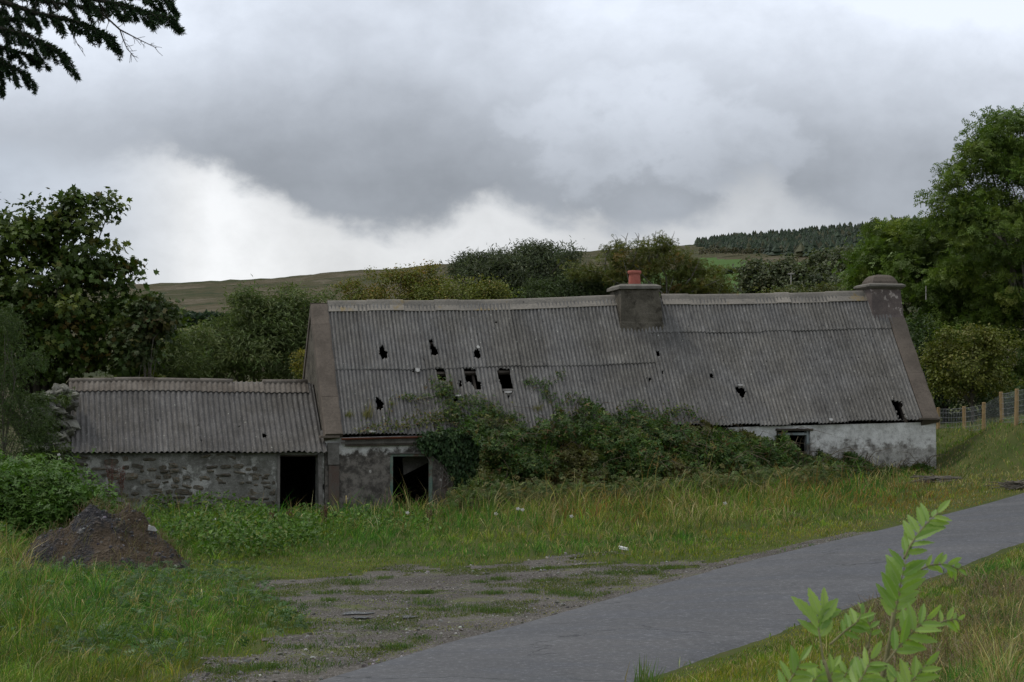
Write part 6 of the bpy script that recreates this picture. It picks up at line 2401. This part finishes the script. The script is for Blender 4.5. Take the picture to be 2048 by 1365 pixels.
# individually visible stones
ROCKL = ['upper of two pale stones near the lane edge', 'pale stone just below and right of another near the lane edge', 'stone below the right puddle', 'small stone farthest right near the lane edge', 'stone at the upper grass edge above the puddles',
         'larger pale stone in the upper left rubble', 'second pale stone in the upper left rubble', 'broad pale stone below the long puddle', 'pale stone beside the left grass edge', 'stone nearest the bottom edge at lower left', 'stone between the left grass edge and the long puddle', 'small stone left of two pale lane-edge ones', 'small stone close under the upper grass edge']
for k, (px, py, s) in enumerate([(1075, 1204, 8), (1113, 1208, 6), (835, 1263, 6), (1220, 1180, 5), (700, 1152, 6), (585, 1166, 9), (572, 1174, 8), (765, 1297, 10), (560, 1312, 8), (552, 1350, 9), (620, 1272, 8), (1095, 1201, 5), (975, 1150, 5)]):
    g = ground_pt(px, py)
    sz = s * g[1] / FPX * 1.4
    o = bpy.data.objects.new('loose_rock', LSTONES[k % 7])
    COL.objects.link(o)
    o.matrix_world = Matrix.Translation(Vector(g) + Vector((0, 0, .02))) @ Matrix.Rotation(k * 1.3, 4, 'Z') @ Matrix.Diagonal((sz, sz * .8, sz * .45, 1))
    tag(o, ROCKL[k] + ' on the muddy lay-by', 'stone', 'stones lying on the lay-by')

# small tussocks on the lay-by
rng = np.random.default_rng(231)
tv, tfq, tft, tcol, off = [], [], [], [], 0
cent = []
for (px, py) in [(835, 1205), (650, 1190), (660, 1205), (640, 1215), (715, 1170), (700, 1165), (850, 1190), (960, 1168), (1000, 1162), (985, 1190), (1100, 1140), (1090, 1165), (860, 1212), (880, 1225), (720, 1252), (590, 1255), (600, 1300), (690, 1290), (760, 1262), (960, 1225), (940, 1218),
                 (1060, 1187), (1160, 1195), (1230, 1150), (1300, 1150), (840, 1280), (800, 1300), (640, 1335), (540, 1340), (1130, 1190), (1000, 1228), (620, 1350), (470, 1345), (1340, 1140), (1180, 1170), (770, 1160), (560, 1212)]:
    g = ground_pt(px, py)
    m_ = int(rng.integers(120, 420))
    r_ = rng.uniform(.06, .22)
    xx = g[0] + rng.normal(0, r_, m_)
    yy = g[1] + rng.normal(0, r_, m_)
    okk = far_dist(xx, yy) > .1
    xx, yy = xx[okk], yy[okk]
    cent.append(np.stack([xx, yy, terrain(xx, yy)], -1))
p = np.concatenate(cent)
n = len(p)
V, F, C = blades(rng, p, rng.uniform(.03, .10, n), rng.uniform(.005, .009, n), colmix(rng, n, [(.075, .13, .025), (.11, .14, .03), (.05, .10, .02)]), .7, 0)
single('lay_by_grass_tufts', V, F, M['grass'], 'small green grass tufts sprouting from the gravel lay-by', 'grass', kind='stuff', col=C)

# litter by the lawn edge
g = ground_pt(1250, 1102)
mb = MB()
mb.hexa([g + np.array(q) for q in [(-.10, -.03, .03), (.06, -.02, .0), (.08, .05, .0), (-.09, .04, .03), (-.12, -.02, .08), (.05, -.01, .04), (.06, .05, .05), (-.10, .04, .09)]])
v, f = mb.arrays()
single('litter_scrap', v, f, M['wool'], 'scrap of white litter in the grass at the edge of the lay-by', 'litter', loc=g)
g = at(304, 1056, 36)
mb = MB()
mb.hexa([g + np.array(q) for q in [(-.07, -.03, -.04), (.06, -.02, -.06), (.08, .05, -.05), (-.06, .04, -.03), (-.06, -.02, .04), (.03, -.01, .03), (.05, .05, .0), (-.06, .04, .05)]])
v, f = mb.arrays()
single('pale_rock', v, f, M['palewood'], 'pale rock lodged on the right shoulder of the earth heap', 'stone', loc=g)

# ------------------------------------------------------------------ dead cut stems on the near bank
rng = np.random.default_rng(241)
x, y = rng.uniform(2.2, 7.5, 26000), rng.uniform(12.5, 26, 26000)
nd = near_dist(x, y)
px, py = proj(np.stack([x, y, terrain(x, y)], -1))
m_ = fnoise(x * .9, y * .9, 0, 242, 3)
ok = (nd > .9) & (m_ > .46) & (px > 1720) & (py > 1175)
x, y = x[ok][:9000], y[ok][:9000]
n = len(x)
V, F, C = blades(rng, np.stack([x, y, terrain(x, y) + rng.uniform(0, .09, n)], -1), rng.uniform(.12, .32, n), rng.uniform(.004, .007, n), colmix(rng, n, [(.22, .16, .10), (.15, .10, .06), (.28, .22, .15), (.10, .065, .04)]), 1.5, .3)
single('cut_straw', V, F, M['grass'], 'brown cut stems lying on the near right bank', 'dead grass', kind='stuff', col=C)

# brushwood left on the verge right of the cottage
for (px, py, rx_, lab) in [(1868, 963, 24, 'pile of dry cut branches on the verge right of the thicket'), (2040, 975, 6, 'dark clod of turf at the road edge far right')]:
    g = ground_pt(px, py + 4)
    mb = MB()
    for k in range(70):
        c_ = g + np.array([rng.normal(0, rx_ * g[1] / FPX * .5), rng.normal(0, .3), rng.uniform(.02, .16)])
        d_ = np.array([rng.normal(0, .28), rng.normal(0, .15), rng.normal(0, .04)])
        mb.tube([c_ - d_, c_ + [0, 0, .02], c_ + d_], [.014, .011, .006], 4, cap=False)
    v, f = mb.arrays()
    single('brushwood_pile', v, f, M['bark'], lab, 'branches', loc=g)

# ------------------------------------------------------------------ foreground ash sapling, leaflet by leaflet
def leaflet_mesh(seed):
    rs = np.random.default_rng(seed)
    n = 12
    V, F = [], []
    for i in range(n + 1):
        t = i / n
        w = .145 * math.sin(math.pi * t ** .8) ** .8 * (1 + (.13 if i % 2 else -.09)) if 0 < i < n else .004
        zc = -.10 * t * t
        V += [(-w, t, zc + w * .35), (0, t, zc), (w, t, zc + w * .35)]
    for i in range(n):
        for k in range(2):
            a_ = i * 3 + k
            F.append((a_, a_ + 1, a_ + 4, a_ + 3))
    V = np.array(V)
    V[:, 0] += rs.normal(0, .004, len(V))
    me = mesh_np('leaflet', V, np.array(F), np.tile([[.16, .25, .065]], (len(V), 1)) * rs.uniform(.85, 1.15), False)
    me.materials.append(M['bigleaf'])
    return me


_m, _h, _o = new_mat('sapling_leaf')
_oi = _h.n('ShaderNodeObjectInfo')
_tc = _h.n('ShaderNodeTexCoord').outputs['Object']
_s = _h.n('ShaderNodeSeparateXYZ', {0: _tc})
_x = _h.m('ABSOLUTE', _s.outputs[0])
_vein = _h.m('SUBTRACT', _s.outputs[1], _h.m('MULTIPLY', _x, 1.1))
_w = _h.n('ShaderNodeTexWave', {'Vector': _h.n('ShaderNodeCombineXYZ', {0: _vein, 1: 0.0, 2: 0.0}).outputs[0], 'Scale': 3.2})
_c = _h.mix(_oi.outputs['Random'], (0.167, 0.289, 0.048), (0.293, 0.404, 0.082))
_c = _h.mix(_h.m('MULTIPLY', _h.ss(_w.outputs[0], .8, 1.0), .3), _c, (.20, .29, .10))
_n = _h.noise(_tc, 5.0, 4, .7)
_c = _h.mix(_h.m('MULTIPLY', _h.ss(_n, .58, .70), .45), _c, (.20, .17, .06))
_c = _h.mix(_h.ss(_x, .014, .006), _c, (.26, .34, .14))
_b = _h.n('ShaderNodeBsdfPrincipled', {'Base Color': _c, 'Roughness': .5})
_b.inputs['Specular IOR Level'].default_value = .3
_tr = _h.n('ShaderNodeBsdfTranslucent', {0: _h.mix(1.0, _c, (1.2, 1.4, .5), 'MULTIPLY')})
_ms = _h.n('ShaderNodeMixShader', {0: .35, 1: _b.outputs[0], 2: _tr.outputs[0]})
_h.t.links.new(_ms.outputs[0], _o.inputs[0])
M['bigleaf'] = _m
M['sapstem'] = mat_mottle('sapling_stem', (.16, .15, .07), (.22, .20, .10), None, 8, 40, bstr=.2)
LEAFLETS = [leaflet_mesh(s) for s in range(5)]
SD_ = 5.2
sap = Thing('ash_sapling', at(1720, 1560, SD_), 'pale green ash sapling close to the camera at lower right', 'sapling')
RACH = [  # rachis in pixels, depth offset, leaflet pairs, leaflet px length, first share of the rachis bare
    ([(1786, 1262), (1790, 1225), (1802, 1165), (1812, 1120)], 0.0, 6, 62, .12, 1.0),
    ([(1808, 1118), (1822, 1088), (1850, 1050), (1876, 1026)], .05, 6, 50, .05, 1.0),
    ([(1822, 1150), (1860, 1130), (1895, 1128), (1918, 1140)], .10, 4, 34, .25, 1.0),
    ([(1648, 1330), (1640, 1275), (1634, 1245), (1645, 1222)], -.15, 3, 66, .42, 1.0),
    ([(1770, 1330), (1792, 1300), (1825, 1265), (1852, 1238)], -.1, 4, 56, .2, 1.0),
    ([(1660, 1290), (1690, 1262), (1715, 1245), (1722, 1228)], .1, 3, 42, .3, 1.0),
    ([(1735, 1300), (1742, 1265), (1736, 1240), (1728, 1226)], .15, 3, 34, .3, 1.0),
    ([(1560, 1400), (1575, 1370), (1590, 1345), (1602, 1322)], -.1, 3, 46, .2, 1.0),
    ([(1700, 1400), (1715, 1370), (1730, 1345), (1742, 1318)], -.2, 4, 52, .1, 1.0),
    ([(1790, 1420), (1805, 1385), (1830, 1355), (1852, 1330)], -.1, 4, 48, .1, 1.0),
    ([(1640, 1400), (1655, 1375), (1662, 1350), (1668, 1335)], .1, 3, 46, .1, 1.0),
    ([(1590, 1420), (1610, 1385), (1628, 1362), (1640, 1350)], .05, 3, 50, .1, 1.0),
    ([(1760, 1420), (1772, 1385), (1790, 1362), (1800, 1345)], .12, 3, 50, .1, 1.0),
    ([(1690, 1420), (1682, 1380), (1690, 1350), (1700, 1335)], .15, 3, 46, .1, 1.0),
    ([(1862, 1262), (1880, 1245), (1900, 1240), (1915, 1238)], .2, 2, 34, .3, 1.0),
]
mb = MB()
main = [at(1725, 1560, SD_), at(1745, 1450, SD_), at(1768, 1340, SD_), at(1782, 1270, SD_), at(1786, 1225, SD_)]
mb.tube(main, [.009, .008, .0065, .005, .004], 8)
mb.tube([at(1725, 1540, SD_), at(1690, 1440, SD_ - .1), at(1660, 1360, SD_ - .15), at(1648, 1320, SD_ - .15)], [.007, .006, .005, .0035], 8)
v, f = mb.arrays()
sap.part('stem', v, f, M['sapstem'], smooth=True)
rng = np.random.default_rng(251)
for (path, dz, pairs, lpx, bare, _) in RACH:
    pairs += 1
    P_ = np.array([at(x_, y_, SD_ + dz + .02 * i) for i, (x_, y_) in enumerate(path)])
    sl = np.concatenate([[0], np.cumsum(np.linalg.norm(np.diff(P_, axis=0), axis=1))])
    tt_ = np.linspace(0, sl[-1], 14)
    Q = np.stack([np.interp(tt_, sl, P_[:, k]) for k in range(3)], -1)
    for _ in range(2):
        Q[1:-1] = (Q[:-2] + Q[1:-1] * 2 + Q[2:]) / 4
    mb = MB()
    mb.tube(Q, np.linspace(.0030, .0012, len(Q)), 6)
    v, f = mb.arrays()
    leaf_o = sap.part('leaf_stalk', v, f, M['sapstem'], smooth=True)
    L = lpx * .92 * SD_ / FPX
    tilt = rng.normal(0, .25)
    for k in range(pairs + 1):
        s = bare + (1 - bare) * (k + .5) / (pairs + .4) if k < pairs else 1.0
        i = min(int(s * 13), 12)
        p = Q[i] + (Q[i + 1] - Q[i]) * (s * 13 - i) if s < 1 else Q[-1]
        d_ = Q[min(i + 1, 13)] - Q[max(i - 1, 0)]
        d_ /= np.linalg.norm(d_)
        viewn = np.array([tilt + rng.normal(0, .2), -1.0, .35 + rng.normal(0, .25)])
        viewn -= viewn.dot(d_) * d_
        viewn /= np.linalg.norm(viewn)
        sd_ = np.cross(viewn, d_)
        for sg in ((1, -1) if k < pairs else (0,)):
            if sg:
                ang = rng.uniform(.55, .95)
                ld = d_ * math.cos(ang) + sd_ * sg * math.sin(ang) + viewn * rng.normal(0, .18) + np.array([0, 0, -.08])
                scl = L * (.72 + .5 * math.sin(math.pi * (k + 1) / (pairs + 1.2))) * rng.uniform(.88, 1.1)
            else:
                ld = d_ + rng.normal(0, .1, 3)
                scl = L * 1.0
            ld /= np.linalg.norm(ld)
            nn = viewn + sd_ * sg * rng.uniform(-.1, .55) + rng.normal(0, .2, 3)
            nn -= nn.dot(ld) * ld
            nn /= np.linalg.norm(nn)
            xx = np.cross(ld, nn)
            R_ = Matrix(((xx[0], ld[0], nn[0], 0), (xx[1], ld[1], nn[1], 0), (xx[2], ld[2], nn[2], 0), (0, 0, 0, 1)))
            me = LEAFLETS[rng.integers(5)]
            o = sap.link('leaflet', me, parent=leaf_o, M=Matrix.Translation(Vector(p)) @ R_ @ Matrix.Diagonal((scl * 1.05, scl, scl, 1)))
            # the stalk itself sits at the thing's origin, so the same basis applies

# tall blade of grass in the very foreground
for (px, d, top, lab) in [(1283, 12.5, 1302, 'tall green grass tuft at the bottom edge by the lane'), (1300, 12.6, 1325, 'shorter grass tuft at the bottom edge right of the tall one')]:
    b_ = at(px, 1400, d)
    n = 60
    pos = b_ + rng.normal(0, .03, (n, 3)) * [1, 1, .2]
    hh = (1400 - top) * d / FPX
    V, F, C = blades(rng, pos, hh * rng.uniform(.4, 1, n), np.full(n, .007), colmix(rng, n, [(.12, .19, .05), (.08, .14, .03), (.24, .2, .12)], [4, 3, 1]), .18, .02)
    single('grass_tuft', V, F, M['grass'], lab, 'grass', col=C, loc=b_)

# ------------------------------------------------------------------ spruce whose branches hang in at the top left
rng = np.random.default_rng(261)
DS = 12.0
TB = (-4.6, 12.4)
spruce = Thing('spruce_tree', (TB[0], TB[1], gz(*TB)), 'dark spruce whose drooping branches hang into the sky at the top left', 'tree')
mb = MB()
mb.tube([(TB[0], TB[1], gz(*TB) - .1), (TB[0] + .03, TB[1], 2), (TB[0], TB[1], 5), (TB[0] + .04, TB[1], 8), (TB[0], TB[1], 11)], [.22, .18, .14, .09, .02], 12)
v, f = mb.arrays()
spruce.part('trunk', v, f, M['bark'], smooth=True)


def needles(path3, rng, dens, ln, bare=0.0):
    """needles around a 3-D polyline"""
    P = np.array(path3)
    sl = np.concatenate([[0], np.cumsum(np.linalg.norm(np.diff(P, axis=0), axis=1))])
    n = max(6, int(sl[-1] * dens))
    t = rng.uniform(bare * sl[-1], sl[-1], n)
    q = np.stack([np.interp(t, sl, P[:, k]) for k in range(3)], -1)
    d_ = (P[-1] - P[0]) / (np.linalg.norm(P[-1] - P[0]) + 1e-9)
    r = rng.normal(size=(n, 3))
    r -= (r @ d_)[:, None] * d_
    r /= np.linalg.norm(r, axis=1)[:, None]
    ld = r * .8 + d_ * .75 + np.array([0, 0, .15])
    return q, ld, np.full(n, ln)


SPB = [  # main boughs in pixels: path, depth, side shoot count, droop px
    ([(-420, -170), (-120, -80), (60, -30), (170, -5), (250, 12), (305, 28), (352, 40)], 11.8, 60, 26, 1.0),
    ([(-400, -120), (-150, -50), (0, 2), (70, 26), (140, 40), (190, 58), (228, 78)], 12.2, 50, 24, .9),
    ([(-380, -60), (-160, 0), (-20, 52), (50, 70), (90, 88), (132, 112)], 11.9, 42, 22, .9),
    ([(-360, -20), (-140, 50), (-20, 88), (40, 106), (84, 122)], 12.3, 34, 18, .8),
    ([(-350, 0), (-120, 70), (-20, 108), (20, 132), (56, 152)], 12.0, 30, 22, .9),
    ([(-330, 10), (-100, 90), (-20, 118), (2, 145), (4, 172)], 12.1, 22, 16, .9),
    ([(-420, -200), (-100, -120), (60, -70), (180, -40), (280, -15), (345, 5)], 12.2, 60, 26, 1.0),
    ([(-100, 30), (0, 38), (60, 40)], 12.0, 16, 18, .8),
    ([(-420, -150), (-60, -40), (80, 0), (160, 14), (215, 20)], 12.4, 34, 24, .9),
]
for bi, (path, d, ns_h, droop, gn) in enumerate(SPB):
    P3 = np.array([at(x_, y_, d) for x_, y_ in path])
    sl = np.concatenate([[0], np.cumsum(np.linalg.norm(np.diff(P3, axis=0), axis=1))])
    mb = MB()
    start = np.array([TB[0], TB[1], P3[0][2] + .25])
    mb.tube(np.vstack([[start], P3]), np.linspace(.026, .004, len(P3) + 1), 6, cap=False)
    NQ, NL, NS = [], [], []

    def addn(p3, dens, ln, bare=0.0):
        q, l, s = needles(p3, rng, dens, ln, bare)
        NQ.append(q); NL.append(l); NS.append(s)
    addn(P3, 1500, .030)
    for k in range(ns_h):
        s = sl[-1] * (.30 + .70 * (k + rng.random()) / ns_h)
        p = np.array([np.interp(s, sl, P3[:, q]) for q in range(3)])
        sx = rng.choice([-1, 1])
        L = rng.uniform(.6, 1.9) * droop * d / FPX
        fwd = (P3[-1] - P3[-2]) / np.linalg.norm(P3[-1] - P3[-2])
        e = p + fwd * L * rng.uniform(.4, .9) + np.array([0, sx * L * rng.uniform(.1, .8), -L * rng.uniform(.35, 1.0)])
        md = (p + e) / 2 + np.array([0, 0, L * .12])
        dead = rng.random() < .25 and s < sl[-1] * .85
        mb.tube([p, md, e], [.005, .004, .002], 4, cap=False)
        if dead:
            for _ in range(5):
                t = rng.uniform(.2, 1)
                ss_ = p + (e - p) * t
                ee = ss_ + np.array([rng.normal(0, .03), rng.normal(0, .03), -rng.uniform(.02, .09)])
                mb.tube([ss_, (ss_ + ee) / 2 + rng.normal(0, .005, 3), ee], [.0025, .002, .0015], 3, cap=False)
        else:
            addn([p, md, e], 1100, .026)
            for _ in range(3):
                t = rng.uniform(.3, .9)
                ss_ = p + (e - p) * t
                ee = ss_ + fwd * L * rng.uniform(.1, .4) + np.array([0, rng.normal(0, .02), -L * rng.uniform(.1, .4)])
                addn([ss_, ee], 1100, .024)
    v, f = mb.arrays()
    br = spruce.part('branch', v, f, M['darktwig'], smooth=True)
    q, l, s = np.concatenate(NQ), np.concatenate(NL), np.concatenate(NS)
    n = len(q)
    V, F, C = scatter(T_LANCE, q, frames(rng.normal(size=(n, 3)), rng, up_len=l) , s * rng.uniform(.8, 1.2, n), colmix(rng, n, [(.025, .05, .018), (.035, .065, .022), (.018, .035, .016)]))
    # frames() keeps the normal; rebuild so that the length axis follows l
    spruce.part('needles', V, F, M['needle'], parent=br, col=C)
# bare dead twig hanging from the upper bough
mb = MB()
tw = [at(x_, y_, 11.8) for x_, y_ in [(175, 5), (205, 28), (240, 60), (275, 78), (312, 96)]]
mb.tube(tw, [.007, .006, .005, .003, .002], 5, cap=False)
tw2 = [at(x_, y_, 11.8) for x_, y_ in [(240, 60), (246, 78), (254, 98), (268, 113)]]
mb.tube(tw2, [.004, .0035, .0025, .0015], 5, cap=False)
for src in (tw, tw2):
    for _ in range(16):
        i = rng.integers(1, len(src) - 1)
        s = src[i] + (src[i + 1] - src[i]) * rng.random()
        e = s + np.array([rng.uniform(-.01, .05), rng.normal(0, .02), rng.uniform(-.06, .02)])
        mb.tube([s, (s + e) / 2 + rng.normal(0, .004, 3), e], [.002, .0016, .0012], 3, cap=False)
v, f = mb.arrays()
spruce.part('dead_twig', v, f, M['darktwig'])
